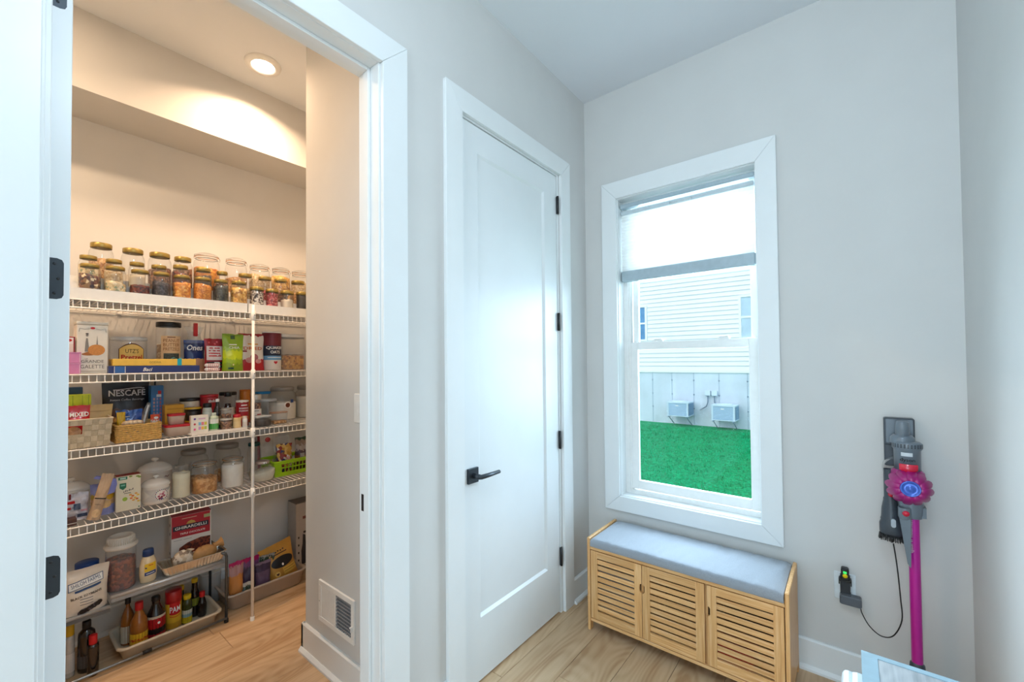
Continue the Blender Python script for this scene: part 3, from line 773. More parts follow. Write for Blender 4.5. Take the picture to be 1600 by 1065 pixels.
obj('yellow_button', MB().lathe([(0.0085, 0), (0.008, 0.0015), (0, 0.002)], 16, (0.0, -0.0142, 0.111), axis='y'), M('f0d400', 0.4), hd_)
cp = [(1.262, -0.034, 0.352), (1.268, -0.036, 0.325), (1.290, -0.04, 0.285), (1.325, -0.045, 0.262), (1.36, -0.06, 0.285), (1.385, -0.07, 0.36), (1.382, -0.08, 0.45), (1.376, -0.085, 0.55), (1.370, -0.085, 0.62), (1.365, -0.088, 0.662)]
def smooth_path(p, sub=6):
    p = [Vector(q) for q in p]; out = []
    for i in range(len(p)-1):
        a, b, c, d = p[max(i-1, 0)], p[i], p[i+1], p[min(i+2, len(p)-1)]
        for k in range(sub):
            t = k/sub
            out.append(0.5*((2*b)+(c-a)*t+(2*a-5*b+4*c-d)*t*t+(3*b-3*c+d-a)*t**3))
    return out+[p[-1]]
co = obj('charging_cord', MB().tube(smooth_path(cp), 0.0022, 6), BLACK)
co['label'] = 'thin black cord looping from the charger up to the vacuum dock'; co['category'] = 'cord'

# ---- console cabinet at the lower right
tz = 0.72
TX, TY = 1.2439, -1.1052
tb = thing('console_cabinet', 'white console cabinet with a framed grey wood-grain top in the lower right corner', 'cabinet', (1.586, TY, 0), 0)
wd = 1.58-TX
TG = wood('grey_wood_grain', '9aa0a5', 'b7bcc0', 'cdd1d3', axis=1, stretch=12, sc=5, rough=0.5, rings=0.45, tone=0.0)
ln = 0.54
obj('top_board', MB().box(-wd, -0.006, -ln, 0, tz-0.025, tz-0.004), M('b4cedb', 0.4), tb, bevel=0.002)
obj('top_inlay', MB().box(-wd+0.028, -0.03, -ln+0.028, -0.016, tz-0.0045, tz-0.0015), TG, tb)
obj('top_frame', MB().box(-wd, -0.006, -0.0155, 0, tz-0.004, tz).box(-wd, -wd+0.0275, -ln, -0.0155, tz-0.004, tz).box(-0.0295, -0.006, -ln, -0.0155, tz-0.004, tz), M('a9c6d4', 0.35), tb)
obj('cabinet_body', MB().box(-wd+0.014, -0.010, -ln+0.02, -0.014, 0.06, tz-0.0255), WHITE, tb, bevel=0.003)
pl = MB()
prof = [(-wd-0.034, 0.10), (-wd-0.036, tz-0.052), (-wd-0.033, tz-0.034), (-wd-0.026, tz-0.028), (-wd-0.016, tz-0.029), (-wd-0.008, tz-0.026), (-wd+0.013, tz-0.026), (-wd+0.013, 0.10)]
pl.prism(prof, -0.30, -0.05)
obj('end_bin', pl, M('e3edf2', 0.3), tb, bevel=0.003, label='white rounded bin on the cabinet end')
for x in (-wd+0.03, -0.03):
    for y in (-ln+0.04, -0.04): obj('foot', MB().box(x-0.018, x+0.018, y-0.018, y+0.018, 0, 0.06), WHITE, tb)

# ================================================================ PANTRY FIXTURES
cl = thing('ceiling_light', 'round white recessed ceiling light glowing in the pantry ceiling', 'light', (-1.155, -1.463, H), PI/2)
obj('trim_ring', MB().lathe([(0.090, 0), (0.088, -0.008), (0.066, -0.016), (0.058, -0.013), (0.056, -0.004)], 32), WHITE, cl)
em2, n_, l_, b_ = newmat('lamp_glow'); b_.inputs['Base Color'].default_value = (1, 0.95, 0.85, 1); b_.inputs['Emission Color'].default_value = (1, 0.9, 0.72, 1); b_.inputs['Emission Strength'].default_value = 9
obj('diffuser', MB().lathe([(0.057, -0.006), (0, -0.007)], 28), em2, cl)
vt_ = thing('floor_register', 'white return air grille low on the pantry side wall', 'vent', ((-0.66+-0.3661)/2, -1.40, 0.205), 0)
vw = 0.146
fr_ = MB()
for a, b, z0, z1 in ((-vw, vw, 0, 0.022), (-vw, vw, 0.163, 0.185), (-vw, -vw+0.022, 0.022, 0.163), (vw-0.022, vw, 0.022, 0.163), (-0.004, 0.004, 0.022, 0.163)): fr_.box(a, b, -0.010, 0.0, z0, z1)
obj('frame', fr_, WHITE, vt_, bevel=0.001)
obj('backing', MB().box(-vw+0.02, vw-0.02, -0.0015, -0.0005, 0.02, 0.165), M('22252a', 0.7), vt_)
for k in range(11): obj('louver', MB().box(-vw+0.024+k*0.0108, -vw+0.0335+k*0.0108, -0.008, -0.002, 0.022, 0.163), WHITE, vt_)
for k in range(9): obj('louver', MB().box(0.012+k*0.0125, 0.0145+k*0.0125, -0.008, -0.002, 0.022, 0.163), M('8d939a', 0.4), vt_)
for k in range(9): obj('cross_bar', MB().box(0.004, vw-0.022, -0.009, -0.0075, 0.032+k*0.0155, 0.0375+k*0.0155), M('8d939a', 0.4), vt_)
obj('lever', MB().lathe([(0.004, 0), (0.004, 0.012), (0, 0.014)], 10, (vw-0.011, -0.010, 0.075), axis='y').box(vw-0.013, vw-0.009, -0.018, -0.010, 0.055, 0.075), WHITE, vt_)
obj('screw', MB().lathe([(0.004, 0), (0.003, 0.002), (0, 0.002)], 10, (-vw+0.010, -0.010, 0.09), axis='y'), M('c9c9c9', 0.3, 0.8), vt_)
sw = thing('light_switch', 'white rocker light switch on the pantry side wall beside the door jamb', 'switch', (-0.325, -1.40, 1.142), 0)
obj('cover_plate', MB().prism(rrect(-0.042, 0.042, 0, 0.122, 0.004), -0.007, -0.0005), WHITE, sw, bevel=0.0015)
obj('rocker', MB().add([(-0.017, -0.007, 0.03), (0.017, -0.007, 0.03), (0.017, -0.014, 0.094), (-0.017, -0.014, 0.094), (-0.017, -0.007, 0.094), (0.017, -0.007, 0.094)], [(0,1,2,3), (3,2,5,4), (0,3,4), (1,5,2)]), M('f6f6f3', 0.3), sw)

# ---- wire shelves
WIRE = M('faf7f2', 0.3, var=0.02, name='coated_wire')
SHY0, SHY1, SHXF, SHXB = -3.16, -0.76, -1.274, -1.722
def wire_shelf(z, label):
    t = thing('wire_shelf', label, 'shelf', (SHXF, SHY0, z), 0, 'white wire shelves across the pantry')
    L = SHY1-SHY0; D = SHXB-SHXF
    wm = MB(); n = int(L/0.026)
    ph = (-2.182-SHY0) % 0.026
    for k in range(n):
        y = ph+k*0.026
        wm.tube([(D, y, -0.0045), (0.0, y, -0.0045), (0.002, y, -0.037)], 0.0020, 4, smooth=False, cap=False)
    obj('wire_deck', wm, WIRE, t, kind='stuff')
    for nm, x, zz, r in (('front_rail', 0.001, -0.0035, 0.0030), ('lip_rail', 0.003, -0.0385, 0.0032), ('back_rail', D, -0.0075, 0.0028), ('middle_rail', D*0.33, -0.0085, 0.0026), ('middle_rail', D*0.66, -0.0085, 0.0026)):
        obj(nm, MB().tube([(x, 0, zz), (x, L, zz)], r, 6), WIRE, t)
    for y in (0.35, 1.2, 1.75, 2.3):
        obj('wall_clip', MB().box(D-0.006, D+0.005, y-0.008, y+0.008, -0.014, 0.001), WHITE, t)
Z1, Z2, Z3, Z4 = 1.679, 1.356, 1.035, 0.7085
wire_shelf(Z1, 'topmost white wire shelf of the pantry, carrying the rows of jars')
wire_shelf(Z2, 'second white wire shelf from the top, carrying packets and tins')
wire_shelf(Z3, 'third white wire shelf from the top, carrying two woven baskets')
wire_shelf(Z4, 'lowest white wire shelf, carrying white crocks and clip-top jars')
po = thing('shelf_post', 'slim white upright post clipped to the fronts of the wire shelves', 'post', (-1.262, -1.468, 0), PI/2)
obj('pole', MB().lathe([(0, 0.0), (0.0078, 0.0), (0.0078, 1.72), (0, 1.722)], 12), WHITE, po)
obj('foot_cap', MB().lathe([(0.0115, 0.0), (0.0115, 0.018), (0.009, 0.022)], 12), WHITE, po)
for z in (Z1, Z2, Z3, Z4):
    cm = obj('shelf_clip', MB().lathe([(0.0078, 0.008), (0.0115, 0.006), (0.012, -0.042), (0.0078, -0.046)], 12), WHITE, po, loc=(0, 0, z))
    obj('clip_screw', MB().lathe([(0.0035, 0), (0.003, 0.002), (0, 0.0025)], 8, (0.003, -0.0115, -0.015), axis='y'), M('9aa0a6', 0.3, 0.8), cm)

# ================================================================ PANTRY GOODS: builders
GOLD = M('a58f50', 0.34, 0.7, var=0.08, name='gold_lid')
STEEL = M('8f8c88', 0.42, 0.25, var=0.06, name='steel_lid')
WIREM = M('b9b6ae', 0.25, 0.9, name='bail_wire')
def contents(parent, mat, R, z0, z1, tilt=0.0, lump=0.004, name='contents', n=18, label=None):
    mb = MB()
    sd = random.uniform(0, 50)
    def p(u, v):
        a = 2*PI*u
        if v < 0.5:
            r, z = R, z0+(z1-z0)*v*2
        else:
            r, z = R*(2-2*v), z1
        if v > 0.4: z += lump*noise.noise((r*math.cos(a)*90+sd, r*math.sin(a)*90, sd))*2*min(1, (v-0.4)*8)-tilt*r*math.cos(a)*min(1, (v-0.4)*8)
        return (r*math.cos(a), r*math.sin(a), z)
    mb.grid(p, n, 8)
    return obj(name, mb, mat, parent, label=label)
def jar(x, y, z, w, h, style, cmat, fill, label, group=None, ctilt=0.0, lump=0.004, lid=None, gl=None, cat='jar', name='glass_jar'):
    R = w/2
    t = thing(name, label, cat, (x, y, z), PI/2, group)
    gl = gl or GLASS
    if style == 'mason':
        prof = [(0, 0.002), (0.90*R, 0), (R, 0.035*h), (R, 0.68*h), (0.95*R, 0.76*h), (0.84*R, 0.83*h), (0.80*R, 0.86*h), (0.80*R, 0.97*h)]
        lp = [(0.86*R, 0.865*h), (0.87*R, 0.87*h), (0.87*R, 0.975*h), (0.83*R, 0.99*h), (0.76*R, 0.992*h), (0.74*R, 0.985*h), (0, 0.987*h)]
        obj('lid', MB().lathe(lp, 22), lid or GOLD, t)
    elif style == 'jelly':
        prof = [(0, 0.002), (0.84*R, 0), (0.90*R, 0.04*h), (0.94*R, 0.78*h), (0.90*R, 0.83*h), (0.90*R, 0.95*h)]
        lp = [(0.99*R, 0.82*h), (R, 0.83*h), (R, 0.97*h), (0.96*R, 0.99*h), (0.88*R, 0.992*h), (0.86*R, 0.985*h), (0, 0.987*h)]
        obj('lid', MB().lathe(lp, 22), lid or GOLD, t)
    elif style == 'clip':
        prof = [(0, 0.002), (0.88*R, 0), (R, 0.05*h), (R, 0.66*h), (0.94*R, 0.76*h), (0.80*R, 0.83*h), (0.80*R, 0.875*h), (0.86*R, 0.88*h)]
        ld = obj('glass_lid', MB().lathe([(0.86*R, 0.895*h), (0.88*R, 0.91*h), (0.86*R, 0.94*h), (0.70*R, 0.965*h), (0.55*R, 0.965*h), (0.48*R, 0.985*h), (0, 0.99*h)], 22), gl, t)
        obj('rubber_seal', MB().lathe([(0.86*R, 0.88*h), (0.89*R, 0.883*h), (0.89*R, 0.892*h), (0.86*R, 0.895*h)], 22), M('c98a4a', 0.7), t)
        b = MB()
        b.lathe([(0.82*R, 0.825*h), (0.85*R, 0.835*h), (0.82*R, 0.845*h)], 20)
        for s in (-1, 1):
            b.tube([(s*0.83*R, -0.1*R, 0.835*h), (s*0.98*R, -0.15*R, 0.80*h), (s*1.0*R, -0.15*R, 0.86*h), (s*0.92*R, 0, 0.93*h)], 0.0014, 5)
        b.tube([(0.92*R*math.cos(a), -0.92*R*math.sin(a), 0.93*h-0.05*h*math.sin(a)) for a in [PI*k/12 for k in range(13)]], 0.0015, 5)
        obj('wire_bail', b, WIREM, t)
    elif style == 'steel':
        prof = [(0, 0.002), (0.90*R, 0), (R, 0.04*h), (R, 0.72*h), (0.93*R, 0.80*h), (0.76*R, 0.86*h), (0.76*R, 0.97*h)]
        obj('lid', MB().lathe([(0.80*R, 0.87*h), (0.83*R, 0.875*h), (0.84*R, 0.975*h), (0.80*R, 0.992*h), (0.74*R, h), (0, h)], 24), lid or STEEL, t)
    elif style == 'straight':
        prof = [(0, 0.002), (0.95*R, 0), (R, 0.02*h), (R, 0.88*h), (0.94*R, 0.93*h), (0.94*R, 0.97*h)]
        obj('lid', MB().lathe([(1.0*R, 0.90*h), (1.02*R, 0.905*h), (1.02*R, 0.985*h), (0.97*R, h), (0, h)], 26), lid or BLACK, t)
    obj('glass', MB().lathe(prof, 22), gl, t)
    if cmat: contents(t, cmat, 0.955*R if style != 'jelly' else 0.87*R, 0.012*h+0.001, fill*h, ctilt, lump)
    return t
class Sheet:
    """front of a soft pack"""
    def __init__(s, w, h, d, crumple=0.004, seed=0.0, waist=0.05, seam=0.08, base=0.8, topw=1.0, lean=0.0, curl=0.0):
        s.w, s.h, s.d, s.cr, s.seed, s.waist, s.seam, s.base, s.topw, s.lean, s.curl = w, h, d, crumple, seed, waist, seam, base, topw, lean, curl
    def t(s, u, v):
        e = max(0.0, 1-abs(2*u-1)**2.4)**0.55
        vv = v/(1-s.seam)
        p = (s.base+(1-s.base)*min(1, v/0.22))*(1-max(0, (vv-0.25)/0.75)**1.6) if vv < 1 else 0
        return max(0.0012, s.d/2*e*max(p, 0))
    def nz(s, u, v): return s.cr*(noise.noise((u*5+s.seed, v*6, s.seed))+0.6*noise.noise((u*13, v*14+s.seed, 3)))
    def wd(s, v): return s.w*(1-s.waist*math.sin(PI*min(1, v*1.05)))*(1+(s.topw-1)*v)
    def yc(s, v): return s.lean*v + s.curl*max(0, v-0.75)**2*8
    def front(s, u, v): return ((u-0.5)*s.wd(v), -s.t(u, v)+s.nz(u, v)+s.yc(v), s.h*v+s.nz(u+3, v)*0.6*v)
    def back(s, u, v): return ((u-0.5)*s.wd(v), s.t(u, v)+s.nz(u, v)+s.yc(v), s.h*v+s.nz(u+3, v)*0.6*v)
    def surf(s):
        def f(x, z):
            v = min(1, max(0, z/s.h)); u = min(1, max(0, x/s.wd(v)+0.5))
            return s.front(u, v)[1]-0.0008
        return f
def pouch(parent, mat, sheet, name='pouch', nu=14, nv=18):
    b = MB().grid(lambda u, v: sheet.front(u, v), nu, nv).grid(lambda u, v: sheet.back(1-u, v), nu, nv)
    b.add([sheet.front(i/nu, 0) for i in range(nu+1)]+[sheet.back(i/nu, 0) for i in range(nu+1)], [(i+1, i, nu+1+i, nu+2+i) for i in range(nu)])
    return obj(name, b, mat, parent, weld=False)
def carton(name, label, cat, x, y, z, w, h, d, mat, side=None, group=None, rz=PI/2, flap=True, part='carton'):
    """x is the front plane"""
    if abs(rz-PI/2) < 1e-6: loc = (x, y, z)
    else: loc = (x, y, z)
    t = thing(name, label, cat, loc, rz, group)
    obj(part, MB().box(-w/2, w/2, 0, d, 0, h-(0.0012 if flap else 0)), mat, t, bevel=0.0012)
    if flap: obj('top_flap', MB().box(-w/2+0.001, w/2-0.001, 0.001, d-0.001, h-0.0012, h), side or mat, t)
    return t
def can(name, label, cat, x, y, z, R, h, mat, lid=None, group=None, lidh=0.0, rim=True, n=24):
    t = thing(name, label, cat, (x, y, z), PI/2, group)
    obj('can_body', MB().lathe([(0, 0), (R*0.97, 0), (R, 0.003), (R, h-lidh-0.003), (R*0.97, h-lidh), (0, h-lidh)], n), mat, t)
    if lidh: obj('lid', MB().lathe([(R*1.01, h-lidh+0.0003), (R*1.03, h-lidh+0.002), (R*1.03, h-0.002), (R*0.99, h), (0, h)], n), lid, t)
    elif rim: obj('rim', MB().lathe([(R*0.97, h-0.002), (R*1.012, h-0.003), (R*1.012, h+0.001), (R*0.95, h+0.001), (R*0.94, h-0.001)], n), lid or STEEL, t)
    return t
def bottle(name, label, x, y, z, R, h, body, cap, prof='round', liquid=None, lev=0.6, lab=None, lz=(0.15, 0.45), group=None, capr=0.36, caph=0.12, neck=0.30, cat='bottle', tilt=(0, 0)):
    t = thing(name, label, cat, (x, y, z), PI/2, group, tilt)
    if prof == 'round': pf = [(0, 0.003), (0.92*R, 0), (R, 0.03*h), (R, 0.52*h), (0.92*R, 0.60*h), (0.55*R, 0.74*h), (neck*R, 0.82*h), (neck*R, (1-caph)*h)]
    elif prof == 'bulb': pf = [(0, 0.003), (0.80*R, 0), (0.92*R, 0.04*h), (R, 0.35*h), (0.95*R, 0.52*h), (0.7*R, 0.66*h), (neck*R, 0.78*h), (neck*R, (1-caph)*h)]
    elif prof == 'wide': pf = [(0, 0.003), (0.92*R, 0), (R, 0.03*h), (R, 0.70*h), (0.92*R, 0.78*h), (neck*R, (1-caph)*h)]
    else: pf = prof
    obj('bottle_body', MB().lathe(pf, 18), body, t)
    cr = capr*R
    cp = MB().lathe([(cr*0.97, (1-caph)*h), (cr, (1-caph)*h+0.001), (cr, h-0.003), (cr*0.9, h), (0, h)], 16)
    obj('cap', cp, cap, t)
    if liquid: contents(t, liquid, 0.94*R, 0.005, lev*h, 0, 0.0, name='liquid')
    if lab: obj('label_band', MB().lathe([(1.008*R, lz[0]*h), (1.008*R, lz[1]*h)], 20), lab, t)
    return t

# contents
MIXB = gran('mixed_beans', ['4a2c24', '7a4a38', '3a2430', 'e8d8b8', '5a2a28', '8a6a4a'], 90)
PASTG = gran('pale_pasta', ['e6d2a8', 'd8bd8c', 'f0e2c4', '9aa98a', 'd9c39a'], 110)
DRED = gran('red_beans', ['6a2018', '4a1a1c', '7a3022', '352030'], 110)
DBLU = gran('black_beans', ['23222e', '30303c', '1a1a22', '4a4450'], 120)
ORAP = gran('orange_pasta', ['e8a23c', 'd98a2a', 'f0bc68', 'c9782a'], 110)
AMBG = gran('amber_lentils', ['d98a2c', 'c47420', 'e6a040', 'b86a20'], 190)
DGRN = gran('dark_lentils', ['2c3032', '3c4240', '1f2326', '4c524a'], 170)
YELP = gran('yellow_pasta', ['e4b45c', 'd49a40', 'eecb84', 'b07a38'], 100)
BWB = gran('speckled_beans', ['efe6dc', '2a2224', 'e6dcd0', '5a4644'], 130)
REDB = gran('pink_red_beans', ['a8303a', 'c45058', '8a2430', 'd88a84'], 150)
SUGW = M('e6dccb', 0.8, var=0.03, sc=200, bump=0.2, name='sugar')
DARK = M('2e2a2c', 0.6, var=0.15, sc=200, name='dark_powder')
BRWN = gran('brown_grain', ['6a4030', '8a5a40', '4a2c26', 'a87858'], 120)
TAN = gran('tan_grain', ['c89a64', 'b8844e', 'dab482', 'a87444'], 130)
CHIP = gran('orange_chips', ['e89a30', 'd47e20', 'f0b050', 'c46c1c'], 60)
FLOUR = M('efe9df', 0.9, var=0.03, sc=60, bump=0.3, bsc=120, name='flour')
OATS = gran('pale_oats', ['dcc49a', 'cbb083', 'e8d6b4', 'b99a6c'], 140)
BSUG = gran('brown_sugar', ['d59a5c', 'c48848', 'e0ae74', 'b97c40'], 70)
CEREAL = gran('cereal_pieces', ['d0943c', 'b87a2a', 'e0ac5c', '9c6224'], 80)
NUTS = gran('red_brown_nuts', ['8a3a28', '6e2a1e', 'a04c34', '5a2018'], 85, bump=0.9)

# ---------------------------------------------------------------- top shelf: stepped risers and jars
RZ = (0.050, 0.088, 0.126)     # step heights
RX = (-1.290, -1.372, -1.458, -1.60)
def riser(y0, y1, label):
    t = thing('stepped_riser', label, 'riser', (-1.290, (y0+y1)/2, Z1), PI/2, 'stepped jar risers on the top shelf')
    L = (y1-y0)/2
    for i in range(3):
        d0, d1_ = RX[0]-RX[i], RX[0]-RX[i+1]
        obj('step', MB().box(-L, L, d0, d1_, RZ[i]-0.003, RZ[i]), WHITE, t)
        zb = 0.0 if i == 0 else RZ[i-1]
        obj('step_front', MB().box(-L, L, d0, d0+0.003, zb, RZ[i]-0.003), WHITE, t, bevel=0.0005)
    obj('back_leg', MB().box(-L, L, RX[0]-RX[3]-0.003, RX[0]-RX[3], 0, RZ[2]-0.003), WHITE, t)
    for s in (-1, 1):
        obj('end_panel', MB().add([(s*L, 0.003, 0), (s*L, 0.31, 0), (s*L, 0.31, RZ[2]-0.003), (s*L, RX[0]-RX[2]+0.003, RZ[2]-0.003), (s*L, RX[0]-RX[2]+0.003, RZ[1]-0.003), (s*L, RX[0]-RX[1]+0.003, RZ[1]-0.003), (s*L, RX[0]-RX[1]+0.003, RZ[0]-0.003), (s*L, 0.003, RZ[0]-0.003)], [tuple(range(8))]), WHITE, t)
riser(-2.1925, -1.4882, 'longer white stepped riser under the jars, left of the shelf post')
riser(-1.4816, -0.90, 'shorter white stepped riser under the small jars, right of the shelf post')
ORD = ['first', 'second', 'third', 'fourth', 'fifth', 'sixth', 'seventh', 'eighth', 'ninth', 'tenth', 'eleventh', 'twelfth']
def row(spec, info, zst, group, rowname, shrink=0.96):
    for i, ((x, y, w, zt), (style, mat, fill, what)) in enumerate(zip(spec, info)):
        lid = 'clip-top' if style == 'clip' else 'gold-lidded'
        jar(x, y, Z1+zst, w*shrink, zt-Z1-zst, style, mat, fill, '%s jar of %s, %s from the left in the %s' % (lid, what, ORD[i], rowname), group, ctilt=random.uniform(-0.25, 0.25))
row([(-1.331, -2.1239, 0.0788, 1.8428), (-1.331, -2.0374, 0.0824, 1.8462), (-1.331, -1.9482, 0.0803, 1.845), (-1.331, -1.8654, 0.0788, 1.8462), (-1.331, -1.7813, 0.0813, 1.8445), (-1.331, -1.6904, 0.0852, 1.847), (-1.331, -1.6056, 0.0765, 1.8482), (-1.331, -1.5165, 0.086, 1.8519), (-1.331, -1.423, 0.0792, 1.8314), (-1.331, -1.3395, 0.0737, 1.8303), (-1.331, -1.2519, 0.0792, 1.8311), (-1.331, -1.1576, 0.0785, 1.8349)],
    [('mason', MIXB, 0.55, 'mixed beans'), ('mason', PASTG, 0.36, 'pale pasta'), ('mason', DRED, 0.34, 'dark red beans'), ('mason', DBLU, 0.55, 'black beans'), ('mason', ORAP, 0.66, 'orange pasta'), ('mason', AMBG, 0.66, 'amber lentils'),
     ('mason', DGRN, 0.70, 'dark lentils'), ('mason', YELP, 0.66, 'yellow pasta'), ('jelly', BWB, 0.74, 'black and white beans'), ('jelly', REDB, 0.74, 'pinkish red beans'), ('jelly', SUGW, 0.46, 'white sugar'), ('jelly', DARK, 0.76, 'dark powder')],
    RZ[0], 'front row jars on the top shelf', 'front row')
row([(-1.414, -2.1194, 0.0731, 1.8955), (-1.414, -2.0309, 0.0725, 1.8939), (-1.414, -1.9447, 0.0688, 1.8951), (-1.414, -1.8578, 0.0745, 1.8955), (-1.414, -1.7666, 0.0781, 1.9114), (-1.414, -1.6641, 0.0807, 1.9133), (-1.414, -1.5734, 0.0634, 1.9105), (-1.414, -1.4546, 0.0821, 1.9153), (-1.414, -1.3467, 0.0841, 1.9145), (-1.414, -1.2546, 0.0849, 1.9153), (-1.414, -1.145, 0.0946, 1.9179)],
    [('mason', PASTG, 0.6, 'pale grain'), ('mason', OATS, 0.55, 'rolled oats'), ('mason', SUGW, 0.5, 'white grain'), ('mason', BRWN, 0.6, 'brown grain'), ('mason', DRED, 0.7, 'dark red grain'), ('mason', DARK, 0.7, 'dark grain'),
     ('mason', BRWN, 0.6, 'reddish brown grain'), ('mason', OATS, 0.4, 'pale flakes'), ('mason', REDB, 0.4, 'red beans'), ('mason', BRWN, 0.5, 'brown beans'), ('mason', TAN, 0.5, 'tan grain')],
    RZ[1], 'middle row jars on the top shelf', 'middle row')
row([(-1.52, -2.0623, 0.0967, 1.9836), (-1.52, -1.9423, 0.0985, 1.9808), (-1.52, -1.8319, 0.1036, 1.9809), (-1.52, -1.7305, 0.0905, 1.9778), (-1.525, -1.6164, 0.1322, 2.023), (-1.52, -1.4657, 0.1192, 2.0231), (-1.52, -1.3345, 0.1214, 2.0088), (-1.52, -1.2058, 0.1166, 2.0094), (-1.52, -1.0809, 0.1164, 2.009)],
    [('mason', TAN, 0.55, 'tan snacks'), ('mason', SUGW, 0.25, 'white grain, large,'), ('mason', BRWN, 0.5, 'brown snacks'), ('mason', BRWN, 0.6, 'brown flakes'), ('clip', CHIP, 0.58, 'orange chips'), ('clip', TAN, 0.45, 'tan snacks'), ('clip', OATS, 0.62, 'pale flakes'), ('clip', YELP, 0.68, 'yellow pasta'), ('clip', OATS, 0.6, 'light grain')],
    RZ[2], 'back row jars on the top shelf', 'back row', 0.97)

# ---------------------------------------------------------------- second shelf
PINK = M('d787b8', 0.5, name='pink_card')
x_, y_, w_, h_ = -1.3, -2.2054, 0.105, 0.0936
for k, lb in enumerate(('lower of two flat pink boxes stacked at the left end of the second shelf', 'upper of two flat pink boxes stacked at the left end of the second shelf')):
    t = thing('pink_box', lb, 'box', (x_, y_, Z2+k*(h_/2+0.0003)), PI/2, 'stacked pink boxes')
    obj('box_base', MB().box(-w_/2, w_/2, 0, 0.10, 0, h_/2-0.004), PINK, t, bevel=0.001)
    obj('box_lid', MB().box(-w_/2-0.001, w_/2+0.001, -0.001, 0.101, h_/2-0.004, h_/2), M('e09ac6', 0.5), t)
    obj('edge_line', MB().box(w_/2-0.004, w_/2-0.003, -0.0005, 0.0, 0.002, h_/2-0.005), INKW, t)
x_, y_, w_, zt_ = -1.33, -2.1937, 0.05, 1.5175
t = carton('small_carton', 'small red and white carton standing on the pink boxes', 'box', x_, y_, Z2+h_+0.0007, w_, zt_-Z2-h_-0.0007, 0.05, bands('red_white_card', [(0, 'e9ddd0'), (0.55, 'f4efec'), (0.95, 'b0242c')]), RED)
dot('oval_badge', t, RED, flat(0), 0.0, (zt_-Z2-h_)*0.76, w_*0.32, 0.007)
pad('side_print', t, M('8a1a22', 0.5), flat(0), w_*0.40, w_*0.5, 0, zt_-Z2-h_-0.001)
x_, y_, w_, h_ = -1.325, -2.1125, 0.106, 0.2307
TIN = M('ece6da', 0.35, var=0.03, name='tin_cream')
t = thing('biscuit_tin', 'tall cream biscuit tin with a woman and golden biscuits printed on it', 'tin', (x_, y_, Z2), PI/2)
obj('tin_body', MB().box(-w_/2+0.001, w_/2-0.001, 0.001, 0.099, 0, h_-0.014), TIN, t, bevel=0.004, seg=2)
obj('tin_lid', MB().box(-w_/2-0.001, w_/2+0.001, -0.001, 0.101, h_-0.014, h_), M('ddd8cc', 0.35), t, bevel=0.004, seg=2)
f0 = flat(0.0008); COOK = M('d9924a', 0.6, var=0.15, sc=300); GREY = M('8b8680', 0.6)
for k in range(4): dot('biscuit_print', t, M('b8743c', 0.6), f0, -0.014+0.004*k, h_*0.372+0.002*k, 0.022, 0.006, eps=0.0004+0.0002*k)
dot('biscuit_print', t, COOK, f0, w_*0.12, h_*0.455, w_*0.27, w_*0.23, eps=0.0016)
wm_ = MB().prism([(-0.026, h_*0.42), (-0.010, h_*0.42), (-0.0145, h_*0.60), (-0.0165, h_*0.68), (-0.0215, h_*0.68), (-0.0235, h_*0.60)], 0.0, 0.0006)
obj('woman_print', wm_, GREY, t); dot('woman_print', t, GREY, f0, -0.0185, h_*0.735, 0.0045, 0.0055); dot('woman_print', t, M('4a4644', 0.6), f0, -0.0185, h_*0.765, 0.0055, 0.003, eps=0.0009)
obj('spire_print', MB().prism([(0.012, h_*0.56), (0.017, h_*0.56), (0.0148, h_*0.74)], 0.0, 0.0006), GREY, t)
text('GRANDE', t, 0, h_*0.235, w_*0.70, 0.013, M('6a635c', 0.6), f0)
text('GALETTE', t, 0, h_*0.135, w_*0.74, 0.016, M('6a635c', 0.6), f0)
text('LA', t, -0.02, h_*0.285, 0.009, 0.006, M('6a635c', 0.6), f0)
dot('crest_print', t, RED, f0, 0.0, h_*0.875, 0.008, 0.005); 
for s in (-1, 1): obj('scroll_print', MB().tube([(s*w_*0.42, 0.0005, h_*0.80), (s*w_*0.40, 0.0005, h_*0.87), (s*w_*0.25, 0.0005, h_*0.85), (s*0.01, 0.0005, h_*0.86)], 0.0007, 4), GREY, t)
obj('border_print', MB().box(-w_*0.42, w_*0.42, -0.0003, 0.0005, 0.010, 0.012), M('b9a888', 0.6), t)
x_, y_, w_, h_ = -1.51, -1.9562, 0.1465, 0.1757
t = jar(x_, y_, Z2, w_*0.97, h_, 'straight', TAN, 0.30, 'wide clear pretzel barrel with an arched yellow label behind the flat boxes', lid=MILKY, gl=CLEAR, cat='barrel', name='pretzel_barrel')
sf = cyl(w_*0.49); YEL = M('e8c46c', 0.5, name='yellow_label')
lw_ = w_*0.33
pad('label', t, M('5a2418', 0.5), sf, -lw_, lw_, 0.02, h_*0.66, eps=0.001, fn=lambda x, z: (x, z+(0.16*h_*(1-(x/lw_)**2) if z > h_*0.4 else 0)))
pad('label', t, YEL, sf, -lw_*0.95, lw_*0.95, 0.02, h_*0.64, eps=0.0016, fn=lambda x, z: (x, z+(0.15*h_*(1-(x/lw_)**2) if z > h_*0.4 else 0)))
text("UTZ'S", t, 0, h_*0.60, lw_*1.05, h_*0.115, INK, sf, eps=0.0026)
text('Pretzel', t, 0, h_*0.43, lw_*1.65, h_*0.13, RED, sf, eps=0.0026, bold=0.02)
x_, y_, w_, zt_ = -1.295, -1.8875, 0.3516, 1.389
hb = zt_-Z2
t = carton('chocolate_box', 'long flat navy chocolate box at the shelf front under the yellow one', 'box', x_, y_, Z2, w_, hb, 0.115, M('25336e', 0.35, name='navy_box'))
f0 = flat(0.0)
